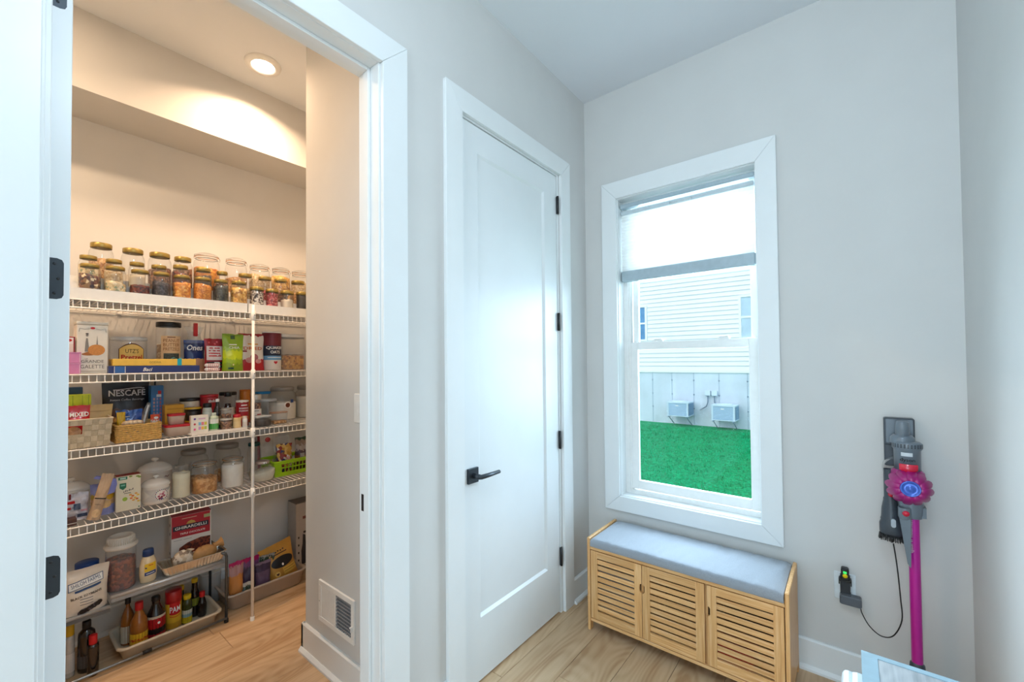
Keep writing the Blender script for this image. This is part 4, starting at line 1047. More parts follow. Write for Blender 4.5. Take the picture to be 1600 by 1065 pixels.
pad('panel_print', t, M('2f62a8', 0.4), f0, -w_/2+w_*0.060, -w_/2+w_*0.160, 0.001, hb-0.002)
for q in (0.055, 0.162): pad('line_print', t, INKW, f0, -w_/2+w_*q, -w_/2+w_*(q+0.006), 0.001, hb-0.002)
text('Baci', t, -w_*0.10, hb*0.48, 0.032, hb*0.50, INKW, f0, slant=0.3, bold=0.015)
zt0 = zt_
x_, y_, w_, zt_ = -1.298, -1.8875, 0.3211, 1.4212
hb = zt_-zt0-0.0005
t = carton('gift_box', 'long flat yellow gift box with a turquoise ribbon, lying on the navy box', 'box', x_, y_, zt0+0.0005, w_, hb, 0.105, M('efc14a', 0.4, name='yellow_box'))
text('GODIVA', t, -w_*0.02, hb*0.5, 0.045, hb*0.30, M('8a6a20', 0.5), flat(0.0))
rbx = -1.797-y_
TURQ = M('19a9bd', 0.35)
obj('ribbon', MB().box(rbx-0.009, rbx+0.009, -0.0008, 0.106, 0.0, hb+0.001), TURQ, t)
bow = MB()
for s in (-1, 1): bow.grid(lambda u, v, s=s: (rbx+s*(0.004+0.022*u), 0.03+0.02*(v-0.5)*(0.4+u), hb+0.0012+0.008*math.sin(PI*u)*(0.5+0.5*v)), 6, 4)
obj('bow', bow, TURQ, t)
x_, y_, w_, h_ = -1.51, -1.7939, 0.1127, 0.261
t = jar(x_, y_, Z2, w_*0.95, h_, 'straight', TAN, 0.55, 'clear jar of pretzel snacks with a black lid and a cream label', lid=BLACK, gl=CLEAR, name='snack_jar')
sf = cyl(w_*0.48); CRM = M('e9c393', 0.5, name='cream_label')
pad('label', t, CRM, sf, -w_*0.36, w_*0.40, 0.03, h_*0.72, eps=0.0012)
for i, s in enumerate(('PEANUT', 'BUTTER', 'PRETZELS')): text(s, t, 0.002, h_*(0.625-0.085*i), w_*0.62, h_*0.062, M('a05828', 0.5), sf, eps=0.0022)
pad('label_picture', t, M('4a5048', 0.6, var=0.4, sc=160), sf, -w_*0.28, w_*0.32, h_*0.20, h_*0.37, eps=0.002)
pad('label_tab', t, M('6a2a1a', 0.5), sf, -w_*0.16, w_*0.16, h_*0.685, h_*0.70, eps=0.002)

def soft(name, label, cat, x, y, z, w, h, d, mat, seed, rz=PI/2, tilt=(0, 0), group=None, **kw):
    t = thing(name, label, cat, (x, y, z), rz, group, tilt)
    s = Sheet(w, h, d, seed=seed, **kw)
    pouch(t, mat, s)
    return t, s.surf()
x_, y_, w_, h_ = -1.5, -1.6803, 0.0989, 0.2318
t, sf = soft('snack_bag', 'blue snack bag with a clear crumpled top held by a red clip', 'bag', x_, y_, Z2, w_, h_*0.74, 0.05, bands('blue_bag', [(0, 'd09a78'), (0.40, '16306e'), (0.62, '122760'), (0.9, '2a4a92')], noise_amt=0.10), 2.2)
text('Ones', t, 0.0, h_*0.56, w_*0.75, h_*0.13, INKW, sf, slant=0.25, bold=0.02, eps=0.002)
s2 = Sheet(w_*0.95, h_*0.40, 0.03, crumple=0.010, seed=5, waist=0.35)
ob = pouch(t, CLEAR, s2, name='clear_top'); ob.location = (0, 0, h_*0.66)
obj('clip', MB().box(-0.006, 0.012, -0.018, 0.004, h_*0.83, h_*1.14), RED, t, bevel=0.002, label='red bag clip')
x_, y_, w_, h_ = -1.42, -1.6023, 0.1087, 0.1785
t, sf = soft('fruit_bag', 'red bag with a white panel standing between the blue bag and green pouch', 'bag', x_, y_, Z2, w_, h_, 0.05, M('9c1626', 0.35, var=0.25, sc=25, name='red_bag'), 3.3)
pad('white_panel', t, M('e4d4d2', 0.5, var=0.08), sf, -w_*0.42, w_*0.28, h_*0.34, h_*0.77, eps=0.001)
for i in range(4): pad('print_line', t, RED, sf, -w_*0.34, w_*(0.20-0.05*(i % 2)), h_*(0.45+0.08*i), h_*(0.485+0.08*i), eps=0.0016)
for i in range(2): pad('dark_strip', t, INK, sf, -w_*0.42, w_*0.28, h_*(0.10+0.11*i), h_*(0.18+0.11*i), eps=0.001); pad('white_patch', t, INKW, sf, -w_*0.12, w_*0.14, h_*(0.11+0.11*i), h_*(0.17+0.11*i), eps=0.0016)
for i, (a, b) in enumerate(((-0.3, 0.88), (0.05, 0.90), (0.34, 0.84), (0.40, 0.55), (0.41, 0.3), (-0.05, 0.84))): dot('berry_print', t, M('d8606a', 0.4), sf, w_*a, h_*b, 0.005, 0.0055, eps=0.0016)
CANDY = M('f0e4e0', 0.25, coat=0.3, name='clear_white_wrap')
yb, zb_ = -1.6436, 1.3764
for k in range(2):
    t = thing('candy_roll', ('lower', 'upper')[k]+' of two red and white striped candy rolls lying in front of the red bag', 'candy', (-1.325, yb, Z2+k*0.0222), PI/2, 'striped candy rolls')
    obj('wrapper', MB().lathe([(0.003, -0.036), (0.009, -0.030), (0.0105, -0.026), (0.0108, 0.026), (0.009, 0.030), (0.003, 0.036)], 14, (0, 0.011, 0.0109), axis='x'), CANDY, t)
    for q in range(6):
        xx = -0.022+q*0.0088
        obj('stripe', MB().tube([(xx+0.004*math.sin(a), 0.011-0.011*math.sin(a)*0.999, 0.0109+0.011*math.cos(a)) for a in [PI*j/8 for j in range(9)]], 0.0011, 4), RED, t)
GRNB = bands('green_pouch_print', [(0, '86a01c'), (0.2, '9cb91e'), (0.33, 'c8d61c'), (0.55, '9cbb22'), (0.62, '85a51f'), (0.95, '6f8c1c')], noise_amt=0.2)
x_, y_, w_, h_ = -1.37, -1.5332, 0.1063, 0.2055
t, sf = soft('seed_pouch', 'bright green stand-up seed pouch beside the shelf post', 'pouch', x_, y_, Z2, w_, h_, 0.05, GRNB, 4.4)
text('CHIA', t, 0.003, h_*0.63, w_*0.50, h_*0.065, INKW, sf, eps=0.002)
pad('print_line', t, INKW, sf, -w_*0.22, w_*0.14, h_*0.70, h_*0.72, eps=0.002)
pad('dark_badge', t, M('2a4a1c', 0.5), sf, -w_*0.12, w_*0.08, h_*0.86, h_*0.96, eps=0.002)
pad('dark_badge', t, M('1c4a3a', 0.5), sf, -w_*0.28, -w_*0.02, h_*0.05, h_*0.10, eps=0.002)
dot('sun_print', t, M('f2e8a0', 0.5), sf, -w_*0.05, h_*0.17, 0.004, 0.005, eps=0.002)
x_, y_, w_, h_ = -1.44, -1.4081, 0.1409, 0.2171
t, sf = soft('dried_fruit_pouch', 'white and red dried fruit pouch partly behind the shelf post', 'pouch', x_, y_, Z2, w_, h_, 0.05, bands('white_red_pouch', [(0, 'b81420'), (0.30, 'e6dcd0'), (0.94, 'a01c28')], noise_amt=0.12), 5.5, lean=0.012)
text('DRIED', t, 0.004, h_*0.60, w_*0.72, h_*0.085, M('c8641e', 0.5), sf, eps=0.002, bold=0.02)
pad('gold_print', t, M('d8941e', 0.5), sf, -w_*0.16, w_*0.24, h_*0.70, h_*0.73, eps=0.002); pad('red_print', t, M('8a1a1c', 0.5), sf, -w_*0.44, -w_*0.22, h_*0.50, h_*0.54, eps=0.002)
dot('fruit_print', t, M('a8606a', 0.4, var=0.2), sf, w_*0.05, h_*0.36, w_*0.16, h_*0.09, eps=0.0016); dot('fruit_print', t, M('c88a88', 0.4, var=0.2), sf, -w_*0.14, h_*0.28, w_*0.14, h_*0.075, eps=0.0016); dot('fruit_print', t, M('d89a98', 0.4, var=0.2), sf, w_*0.2, h_*0.25, w_*0.12, h_*0.06, eps=0.0019)
x_, y_, w_, h_ = -1.46, -1.286, 0.1095, 0.2334
t = can('oats_canister', 'tall round oats canister in dark red, navy and white with a red heart', 'canister', x_, y_, Z2, w_/2*0.97, h_, bands('oats_print', [(0, 'e6ded4'), (0.27, '6aa0cc'), (0.385, '121f3c'), (0.66, '6e1524')], rough=0.5), WHITE, lidh=0.008)
sf = cyl(w_*0.49)
text('QUAKER', t, 0, h_*0.575, w_*0.84, h_*0.085, INKW, sf, eps=0.0012, bold=0.02)
text('OATS', t, 0, h_*0.47, w_*0.50, h_*0.075, INKW, sf, eps=0.0012, bold=0.02)
def heart(parent, mat, sf, cx, cz, r):
    pts = [(cx+r*0.0625*16*math.sin(a)**3, cz+r*0.0625*(13*math.cos(a)-5*math.cos(2*a)-2*math.cos(3*a)-math.cos(4*a))) for a in [2*PI*k/24 for k in range(24)]]
    obj('heart_print', MB().add([(x, sf(x, z)-0.0012, z) for x, z in pts][::-1], [tuple(range(24))]), mat, parent)
heart(t, M('c41e2e', 0.5), sf, 0.001, h_*0.20, 0.011)
pad('blue_line', t, INKW, sf, -w_*0.36, w_*0.36, h_*0.32, h_*0.335, eps=0.001)
x_, y_, w_, h_ = -1.45, -1.1552, 0.1514, 0.2256
t = thing('cereal_canister', 'clear square canister of golden cereal with a white lid', 'canister', (x_, y_, Z2), PI/2)
b = w_/2*0.97
obj('canister_body', MB().prism_z([(px_, py_+b) for px_, py_ in rrect(-b, b, -b, b, 0.012)], 0.0, h_-0.020), CLEAR, t)
obj('canister_lid', MB().prism_z([(px_, py_+b) for px_, py_ in rrect(-b-0.001, b+0.001, -b-0.001, b+0.001, 0.012)], h_-0.0195, h_), WHITE, t, bevel=0.003)
obj('seal', MB().prism_z([(px_, py_+b) for px_, py_ in rrect(-b+0.002, b-0.002, -b+0.002, b-0.002, 0.012)], h_-0.025, h_-0.0205), M('8a8f94', 0.4), t)
cm = MB()
bb_ = b-0.003
cm.prism_z([(px_, py_+b) for px_, py_ in rrect(-bb_, bb_, -bb_, bb_, 0.010)], 0.003, h_*0.40)
cm.grid(lambda u, v: (-bb_+2*bb_*u, b-bb_+2*bb_*v, h_*0.40+0.0015+0.006*noise.noise((u*6, v*6, 9))+0.004), 12, 12)
obj('contents', cm, CEREAL, t)

# ---------------------------------------------------------------- third shelf
WV = M('cfbfa4', 0.75, var=0.10, sc=60, bump=0.3, name='woven_paper')
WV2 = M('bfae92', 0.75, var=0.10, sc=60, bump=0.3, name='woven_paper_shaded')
x_, y_, w_, h_ = -1.285, -2.1841, 0.2727, 0.1226
t = thing('woven_basket', 'pale basket woven of broad flat strips, with cut-out handles, full of snack bags', 'basket', (x_, y_, Z3), PI/2)
bd0, tp = 0.235, 0.012          # depth, taper
nc, nr = 12, 5
def face(u, v, off=0.0): return (-w_/2+tp*(1-v)+(w_-2*tp*(1-v))*u, tp*(1-v)-off, h_*v)
hx0, hx1, hz0, hz1 = 0.30, 0.64, 0.50, 0.80
core = MB()
def quad(p): core.add(p, [(0,1,2,3)])
for (ua, ub, va_, vb) in ((0, 1, 0, hz0), (0, hx0, hz0, hz1), (hx1, 1, hz0, hz1), (0, 1, hz1, 1)):
    core.add([face(ua, va_), face(ub, va_), face(ub, vb), face(ua, vb)], [(0,1,2,3)])
    core.add([tuple((p[0], bd0-p[1], p[2])) for p in (face(ub, va_), face(ua, va_), face(ua, vb), face(ub, vb))], [(0,1,2,3)])
core.add([(-w_/2+tp, tp, 0), (-w_/2+tp, bd0-tp, 0), (-w_/2, bd0, h_), (-w_/2, 0, h_)], [(0,1,2,3)])
core.add([(w_/2-tp, bd0-tp, 0), (w_/2-tp, tp, 0), (w_/2, 0, h_), (w_/2, bd0, h_)], [(0,1,2,3)])
core.add([(-w_/2+tp, tp, 0), (w_/2-tp, tp, 0), (w_/2-tp, bd0-tp, 0), (-w_/2+tp, bd0-tp, 0)], [(3,2,1,0)])
obj('basket_wall', core, WV2, t)
for i in range(nc):
    for j in range(nr):
        ua, ub, va_, vb = i/nc, (i+1)/nc, j/nr, (j+1)/nr
        uc, vc = (ua+ub)/2, (va_+vb)/2
        if hx0-0.01 < uc < hx1+0.01 and hz0-0.02 < vc < hz1+0.02: continue
        o1 = 0.0028 if (i+j) % 2 == 0 else 0.0012
        g = 0.04/nc
        a, b, c, d = face(ua+g*0.3, va_+0.008, o1), face(ub-g*0.3, va_+0.008, o1), face(ub-g*0.3, vb-0.008, o1), face(ua+g*0.3, vb-0.008, o1)
        m_ = [tuple((p[0]+q[0])/2 for p, q in zip(a, b)), tuple((p[0]+q[0])/2 for p, q in zip(c, d))] if False else None
        e = [(p[0], p[1]+0.0028, p[2]) for p in (a, b, c, d)]
        obj('woven_strip', MB().add([a, b, c, d]+e, [(0,1,2,3), (1,0,4,5), (2,1,5,6), (3,2,6,7), (0,3,7,4)]), WV if (i+j) % 2 == 0 else WV2, t)
for j in range(nr):
    for i in range(6):
        va_, vb = j/nr, (j+1)/nr
        X0 = w_/2-tp+tp*(va_+vb)/2
        ya, yb2 = 0.01+(bd0-0.02)*i/6, 0.01+(bd0-0.02)*(i+1)/6
        o1 = 0.0025 if (i+j) % 2 == 0 else 0.001
        obj('woven_strip', MB().box(X0, X0+o1, ya+0.001, yb2-0.001, h_*va_+0.001, h_*vb-0.001), WV, t)
obj('rim', MB().tube([(-w_/2, 0, h_), (w_/2, 0, h_), (w_/2, bd0, h_), (-w_/2, bd0, h_), (-w_/2, 0, h_)], 0.004, 6), M('dccbb0', 0.7), t)
xr, yr = x_, y_
yc, zt_ = -2.1601, 1.2169
t, sf = soft('mixed_snack_bag', 'shiny red snack bag standing in the pale woven basket', 'bag', -1.345, yc, Z3+0.004, 0.088, zt_-Z3-0.004, 0.045, M('c8181c', 0.22, var=0.2, sc=20, coat=0.4, name='red_foil'), 6.1)
text('MIXED', t, 0.008, (zt_-Z3)*0.765, 0.062, 0.019, INKW, sf, bold=0.03, eps=0.003)
dot('nut_print', t, M('b88a5a', 0.4, var=0.3), sf, -0.012, (zt_-Z3)*0.36, 0.026, 0.022, eps=0.002)
yc, zt_ = -2.0904, 1.2118
t, sf = soft('kraft_bag', 'plain tan kraft bag standing behind the red snack bag in the woven basket', 'bag', -1.41, yc, Z3+0.004, 0.105, zt_-Z3-0.004, 0.045, M('cfae72', 0.5, var=0.08, name='kraft_paper'), 7.3, topw=1.15)
pad('fold_line', t, M('b08c50', 0.6), sf, -0.045, 0.048, (zt_-Z3)*0.80, (zt_-Z3)*0.815, eps=0.0015)
x_, y_, w_, zt_ = -1.5, -2.1495, 0.1155, 1.2583
t = carton('green_yellow_box', 'bright yellow-green box at the back of the woven basket', 'box', -1.475, y_, Z3+0.004, w_*0.9, zt_-Z3-0.004, 0.035, M('c6d51e', 0.4, var=0.12, sc=30, name='lime_card'))
for q in (-0.1, 0.18, 0.36): pad('print_line', t, M('8fae1a', 0.5), flat(0.0), w_*q, w_*(q+0.02), 0.02, zt_-Z3-0.008)
x_, y_, w_, zt_ = -1.57, -2.1641, 0.0928, 1.2894
t = carton('blue_carton', 'dark blue carton standing behind the woven basket at the left end', 'box', -1.56, y_, Z3, w_, zt_-Z3, 0.06, bands('blue_carton_print', [(0, '3f68a0'), (0.86, '23415e')]))
pad('light_print', t, M('b9cfe6', 0.5), flat(0.0), -w_*0.22, w_*0.30, (zt_-Z3)*0.76, (zt_-Z3)*0.80)
pad('dim_print', t, M('6a86c0', 0.5), flat(0.0), -w_*0.16, w_*0.30, (zt_-Z3)*0.66, (zt_-Z3)*0.685)

x_, y_, w_, h_ = -1.315, -1.9478, 0.1754, 0.0803
t = thing('rush_basket', 'golden tan rectangular rush basket holding small snack packs', 'basket', (x_, y_, Z3), PI/2)
RUSH = M('d3a75e', 0.75, var=0.22, sc=90, bump=0.6, bsc=180, name='rush')
bd1 = 0.20
courses = 9
for k in range(courses):
    zz = h_*(k+0.5)/courses
    pts = [(x, y, zz) for x, y in rrect(-w_/2+0.004, w_/2-0.004, 0.004, bd1-0.004, 0.012, 3)]
    # rush courses twisted along the wall
    sub = []
    for i in range(len(pts)):
        a, b = Vector(pts[i]), Vector(pts[(i+1) % len(pts)])
        n = max(1, int((b-a).length/0.012))
        for q in range(n): sub.append(a.lerp(b, q/n)+Vector((0, 0, 0.0012*math.sin(i*3+q*2.1+k*1.7))))
    sub.append(sub[0])
    obj('rush_course', MB().tube(sub, [h_/courses*0.60*(1+0.18*math.sin(q*2.1+k)) for q in range(len(sub))], 6, cap=False), RUSH, t)
obj('basket_base', MB().box(-w_/2+0.006, w_/2-0.006, 0.006, bd1-0.006, 0.001, 0.004), RUSH, t)
hin = 0.0055
yc, zt_ = -1.9684, 1.1762
t, sf = soft('blue_foil_pack', 'crumpled royal blue foil pack sticking out of the rush basket', 'pack', -1.42, yc, Z3+0.006, 0.092, zt_-Z3-0.006, 0.04, M('1550a4', 0.2, var=0.3, sc=20, coat=0.5, name='blue_foil'), 8.8, crumple=0.010, topw=1.1)
pad('white_print', t, INKW, sf, -0.020, 0.0, (zt_-Z3)*0.72, (zt_-Z3)*0.75, eps=0.004)
yc, zt_ = -1.9222, 1.1886
t, sf = soft('clear_tube_bag', 'clear pointed bag leaning over the rush basket', 'bag', -1.475, yc, Z3+0.006, 0.05, zt_-Z3+0.012, 0.03, CLEAR, 9.4, topw=0.3, tilt=(0, 0.25))
pad('white_seam', t, INKW, sf, -0.004, 0.004, 0.03, zt_-Z3, eps=0.001)
yc, zt_ = -2.0139, 1.1695
t, sf = soft('yellow_pack', 'small yellow pack at the left of the rush basket', 'pack', -1.40, yc+0.012, Z3+0.006, 0.032, zt_-Z3-0.006, 0.03, M('dcae1e', 0.35, var=0.15, name='yellow_foil'), 10.2)
pad('pack_band', t, M('7a2a1c', 0.5), sf, -0.012, 0.012, 0.05, 0.06, eps=0.001)
yc, zt_ = -1.9688, 1.1347
t = thing('candy_tube', 'clear tube of pale sweets lying across the front of the rush basket', 'sweets', (-1.352, yc+0.002, zt_-0.018), PI/2)
obj('tube_wrap', MB().lathe([(0.002, -0.042), (0.013, -0.034), (0.0165, -0.01), (0.0165, 0.02), (0.011, 0.036), (0.002, 0.042)], 14, axis='x'), M('b99a7c', 0.3, var=0.2, sc=60, coat=0.4), t)
for q in range(4): obj('sweet', MB().lathe([(0, -0.011), (0.008, -0.008), (0.011, 0), (0.008, 0.008), (0, 0.011)], 10, (-0.024+0.016*q, -0.011, 0.004)), M('d3bfa4', 0.4), t)
yc, zt_ = -1.8767, 1.1487
t, sf = soft('orange_wafer_pack', 'small orange and white wafer pack at the right of the rush basket', 'pack', -1.38, yc, Z3+0.006, 0.036, zt_-Z3-0.006, 0.018, bands('orange_pack', [(0, 'd8531e'), (0.62, 'e8ddd0'), (0.72, 'd2481c')], noise_amt=0.3), 11.7)
dot('badge', t, INKW, sf, 0.004, (zt_-Z3)*0.8, 0.009, 0.006, eps=0.002)

x_, y_, w_, zt_ = -1.6, -1.9512, 0.1829, 1.3045
t, sf = soft('coffee_bag', 'large black instant coffee bag with white lettering behind the rush basket', 'bag', -1.60, y_, Z3, w_, zt_-Z3, 0.07, bands('coffee_print', [(0, '1c130f'), (0.10, '6a4420'), (0.25, 'a3702c'), (0.36, '4a2c18'), (0.50, '15121a')], noise_amt=0.12), 12.4, waist=0.02, topw=1.03)
hh = zt_-Z3
text('NESCAFE', t, 0.004, hh*0.80, w_*0.80, hh*0.115, M('d6d6da', 0.4), sf, bold=0.02, eps=0.002)
pad('accent', t, M('d6d6da', 0.4), sf, w_*0.34, w_*0.40, hh*0.875, hh*0.89, eps=0.002)
pad('swoosh', t, M('d6d6da', 0.4), sf, -w_*0.28, w_*0.34, hh*0.868, hh*0.882, eps=0.0015, fn=lambda x, z: (x, z+0.004*math.sin(x*30)))
text('Instant Coffee Beverage', t, 0.004, hh*0.67, w_*0.74, hh*0.05, M('c9c9cf', 0.4), sf, eps=0.002, slant=0.2)
dot('cup_print', t, M('c9902e', 0.4, var=0.2), sf, 0.0, hh*0.30, w_*0.28, hh*0.07, eps=0.0015)
x_, y_, w_, zt_ = -1.56, -1.8328, 0.0588, 1.2837
t = carton('blue_wafer_box', 'narrow upright blue box with red and white vertical lettering', 'box', -1.545, y_, Z3, w_*0.92, zt_-Z3, 0.06, M('2a6fae', 0.4, name='blue_card'))
for q in range(7):
    zq = (zt_-Z3)*(0.24+0.075*q)
    pad('print_block', t, M('b08a8a', 0.5), flat(0.0), -w_*0.30, -w_*0.16, zq, zq+(zt_-Z3)*0.05)
    pad('print_block', t, M('8a94c0', 0.5), flat(0.0), -w_*0.06, w_*0.06, zq, zq+(zt_-Z3)*0.055)
    pad('print_block', t, M('a8586a', 0.5), flat(0.0), w_*0.16, w_*0.28, zq, zq+(zt_-Z3)*0.05)
pad('white_patch', t, M('cfd4dc', 0.5), flat(0.0), -w_*0.06, w_*0.28, (zt_-Z3)*0.76, (zt_-Z3)*0.815)
pad('red_patch', t, RED, flat(0.0), w_*0.04, w_*0.28, (zt_-Z3)*0.82, (zt_-Z3)*0.89)
x_, y_, w_, zt_ = -1.63, -1.8108, 0.0479, 1.3295
t = carton('grey_carton', 'grey-white carton behind the narrow blue box', 'box', -1.615, y_, Z3, w_, zt_-Z3, 0.06, M('b9b4ae', 0.5))
pad('dark_print', t, INK, flat(0.0), -w_*0.45, -w_*0.3, 0.02, zt_-Z3-0.01)
x_, y_, w_, zt_ = -1.5, -1.77, 0.0895, 1.1805
t = carton('mustard_box', 'plain mustard yellow box behind the red-lidded tubs', 'box', -1.49, y_, Z3, w_*0.95, zt_-Z3, 0.08, M('dda22c', 0.45, var=0.06, name='mustard_card'), M('c2923a', 0.5))
pad('panel_line', t, M('b87f1c', 0.5), flat(0.0), -w_*0.36, w_*0.40, (zt_-Z3)*0.84, (zt_-Z3)*0.87)
pad('panel_line', t, M('b87f1c', 0.5), flat(0.0), w_*0.40, w_*0.42, 0.01, (zt_-Z3)*0.87)
# two red-lidded tubs
def tub(name, label, x, y, z, w, h, d, lidh, body, lid, group=None):
    t = thing(name, label, 'tub', (x, y, z), PI/2, group)
    b = MB()
    lo, hi = rrect(-w/2*0.86, w/2*0.86, -d/2*0.86, d/2*0.86, min(w, d)*0.25, 4), rrect(-w/2*0.97, w/2*0.97, -d/2*0.97, d/2*0.97, min(w, d)*0.28, 4)
    n = len(lo)
    b.add([(p[0], p[1], 0) for p in lo]+[(p[0], p[1], h-lidh) for p in hi], [tuple(range(n-1, -1, -1))]+[(i, (i+1) % n, n+(i+1) % n, n+i) for i in range(n)], True)
    obj('tub_body', b, body, t)
    obj('lid', MB().prism_z(rrect(-w/2, w/2, -d/2, d/2, min(w, d)*0.3, 5), h-lidh+0.0004, h), lid, t, bevel=0.002)
    return t
REDL = M('c01a2c', 0.35, coat=0.2, name='red_lid')
TUBP = M('cdb7a6', 0.3, var=0.06, name='frosted_plastic')
x_, y_, w_, zt_ = -1.385, -1.7837, 0.1169, 1.0903
t = tub('food_tub', 'larger red-lidded food tub, the lower of the stacked pair', -1.385, y_, Z3, w_, zt_-Z3, 0.085, 0.012, TUBP, REDL, 'red-lidded food tubs')
z0 = zt_+0.0005
x_, y_, w_, zt_ = -1.385, -1.7888, 0.0732, 1.1446
t = tub('food_tub', 'smaller red-lidded food tub, sitting on the larger one', -1.385, y_, z0, w_, zt_-z0, 0.055, 0.012, TUBP, REDL, 'red-lidded food tubs')
# back row
x_, y_, w_, zt_ = -1.58, -1.6788, 0.0953, 1.2063
t = can('cream_tub', 'cream round tub with a black lid at the back of the third shelf', 'tub', -1.58, y_, Z3, w_/2*0.97, zt_-Z3, bands('cream_tub_print', [(0, 'd8ccb8'), (0.45, '8a84a8'), (0.55, 'd8ccb8')]), BLACK, lidh=0.016)
pad('print_line', t, M('7a74a0', 0.5), cyl(w_*0.485), -w_*0.25, w_*0.1, (zt_-Z3)*0.70, (zt_-Z3)*0.74, eps=0.001)
x_, y_, w_, zt_ = -1.485, -1.6883, 0.0773, 1.161
t = can('yellow_jar', 'squat yellow jar with a dark lid behind the colourful box', 'jar', -1.485, y_, Z3, w_/2*0.97, zt_-Z3, bands('yellow_jar_print', [(0, '2a2320'), (0.12, 'd9a91e'), (0.52, '2a2018')]), bands('yellow_lid', [(0, '1c1818'), (0.55, 'd9a91e')]), lidh=0.018)
pad('print_line', t, INK, cyl(w_*0.485), -w_*0.25, w_*0.25, (zt_-Z3)*0.30, (zt_-Z3)*0.37, eps=0.001)
x_, y_, w_, zt_ = -1.56, -1.5897, 0.0912, 1.2213
t = can('red_tub', 'red round tub with white script at the back of the third shelf', 'tub', -1.56, y_, Z3, w_/2*0.97, zt_-Z3, bands('red_tub_print', [(0, 'd8c8b8'), (0.45, 'a81824')]), REDL, lidh=0.012)
for q, (a, b) in enumerate(((-0.16, 0.03), (-0.10, 0.045), (-0.04, 0.03), (0.03, 0.03), (0.09, 0.05), (0.14, 0.03))): pad('white_script', t, INKW, cyl(w_*0.485), w_*(a-0.014), w_*(a+0.026), (zt_-Z3)*0.77, (zt_-Z3)*(0.79+b*1.4), eps=0.001)
pad('light_rim', t, M('d8606a', 0.4), cyl(w_*0.485), -w_*0.22, w_*0.22, (zt_-Z3)*0.885, (zt_-Z3)*0.90, eps=0.001)
CLR = glass('bottle_glass', refl=0.8, body=0.06)
GRNG = M('b9c9b4', 0.2, var=0.05, coat=0.4, name='pale_green_jar')
ZT = Z3+0.0065
t = thing('shelf_tray', 'flat white tray along the front of the third shelf left of the post', 'tray', (-1.288, (-1.7474+-1.4877)/2, Z3), PI/2)
L = (-1.4877--1.7474)/2
obj('tray_base', MB().box(-L, L, 0, 0.15, 0, 0.006), WHITE, t)
obj('front_lip', MB().box(-L, L, -0.003, -0.0003, 0, 0.014), M('efe6da', 0.5), t)
x_, y_, w_, zt_ = -1.335, -1.6994, 0.0814, 1.1297
t = carton('icing_colour_box', 'small white box printed with colourful round icing colours, at the tray front', 'box', -1.330, y_, ZT, w_*0.96, zt_-ZT, 0.030, M('e8e2d6', 0.5, name='white_card'))
hh = zt_-ZT
for i, c in enumerate(('5a3a90', 'c83a4a', 'e04a8a')): dot('colour_dot', t, M(c, 0.5), flat(0.0), -w_*0.28, hh*(0.80-0.30*i), 0.005, 0.0055)
for i, c in enumerate(('c89ad0', 'e8b04a', 'b8c84a', '8ac0d8', 'e07a8a', 'd8c84a')): pad('colour_patch', t, M(c, 0.5), flat(0.0), -w_*0.08+w_*0.16*(i % 3), w_*0.06+w_*0.16*(i % 3), hh*(0.16+0.26*(i//3)), hh*(0.34+0.26*(i//3)))
pad('print_line', t, M('d8b0c8', 0.5), flat(0.0), -w_*0.08, w_*0.3, hh*0.76, hh*0.84)
x_, y_, w_, zt_ = -1.345, -1.6312, 0.0435, 1.1358
bottle('green_band_bottle', 'small clear bottle with a green and white band, right of the icing box', -1.345, y_, ZT, w_/2*0.98, zt_-ZT, GRNG, M('cfd9cc', 0.3), 'wide', None, 0, bands('green_band', [(0, '2f9a3c'), (0.55, 'e8e8e0')]), (0.10, 0.66), capr=0.5, caph=0.14, neck=0.42)
x_, y_, w_, zt_ = -1.44, -1.6377, 0.0471, 1.1821
bottle('black_cap_jar', 'small spice bottle with black cap and pale green label behind the icing box', -1.43, y_, ZT, w_/2*0.95, zt_-ZT, M('c9cfc4', 0.3), BLACK, 'wide', None, 0, M('dfe6da', 0.5), (0.2, 0.66), capr=0.93, caph=0.16, neck=0.8)
x_, y_, w_, zt_ = -1.44, -1.5924, 0.0407, 1.2034
bottle('white_cap_bottle', 'small dark bottle with a white cap and tan label at the back of the tray', -1.42, y_, ZT, w_/2*0.95, zt_-ZT, M('2c2624', 0.2, coat=0.5), WHITE, 'round', None, 0, M('b9a074', 0.5), (0.12, 0.42), capr=0.5, caph=0.10, neck=0.4)
x_, y_, w_, zt_ = -1.56, -1.5021, 0.0676, 1.231
bottle('syrup_bottle', 'tall dark brown syrup bottle with a white label near the shelf post', -1.535, y_, Z3, w_/2, zt_-Z3, M('2c1712', 0.15, coat=0.6, name='brown_glass'), BLACK, [(0, 0.003), (0.92*w_/2, 0), (w_/2, 0.01), (w_/2, 0.07), (0.9*w_/2, 0.085), (0.45*w_/2, 0.115), (0.42*w_/2, 0.128)], None, 0, M('ded6c8', 0.5), (0.22, 0.55), capr=0.55, caph=0.13)
x_, y_, w_, zt_ = -1.635, -1.4686, 0.0907, 1.2262
jar(-1.635, y_, Z3, w_, zt_-Z3, 'straight', BRWN, 0.5, 'wide clear jar with a flat black lid behind the syrup bottle', lid=BLACK, name='storage_jar')
x_, y_, w_, zt_ = -1.35, -1.5719, 0.0624, 1.0899
hh = zt_-ZT
jar(-1.35, y_, ZT, w_*0.97, hh+0.012, 'jelly', BRWN, 0.70, 'small jar of dark pepper with a white rim, lower of two stacked', lid=M('d6d0c8', 0.35, 0.4), name='spice_jar', group='stacked spice jars')
z0 = ZT+hh+0.0125
_, yb, wb2, zt_ = -1.35, -1.5722, 0.0562, 1.1525
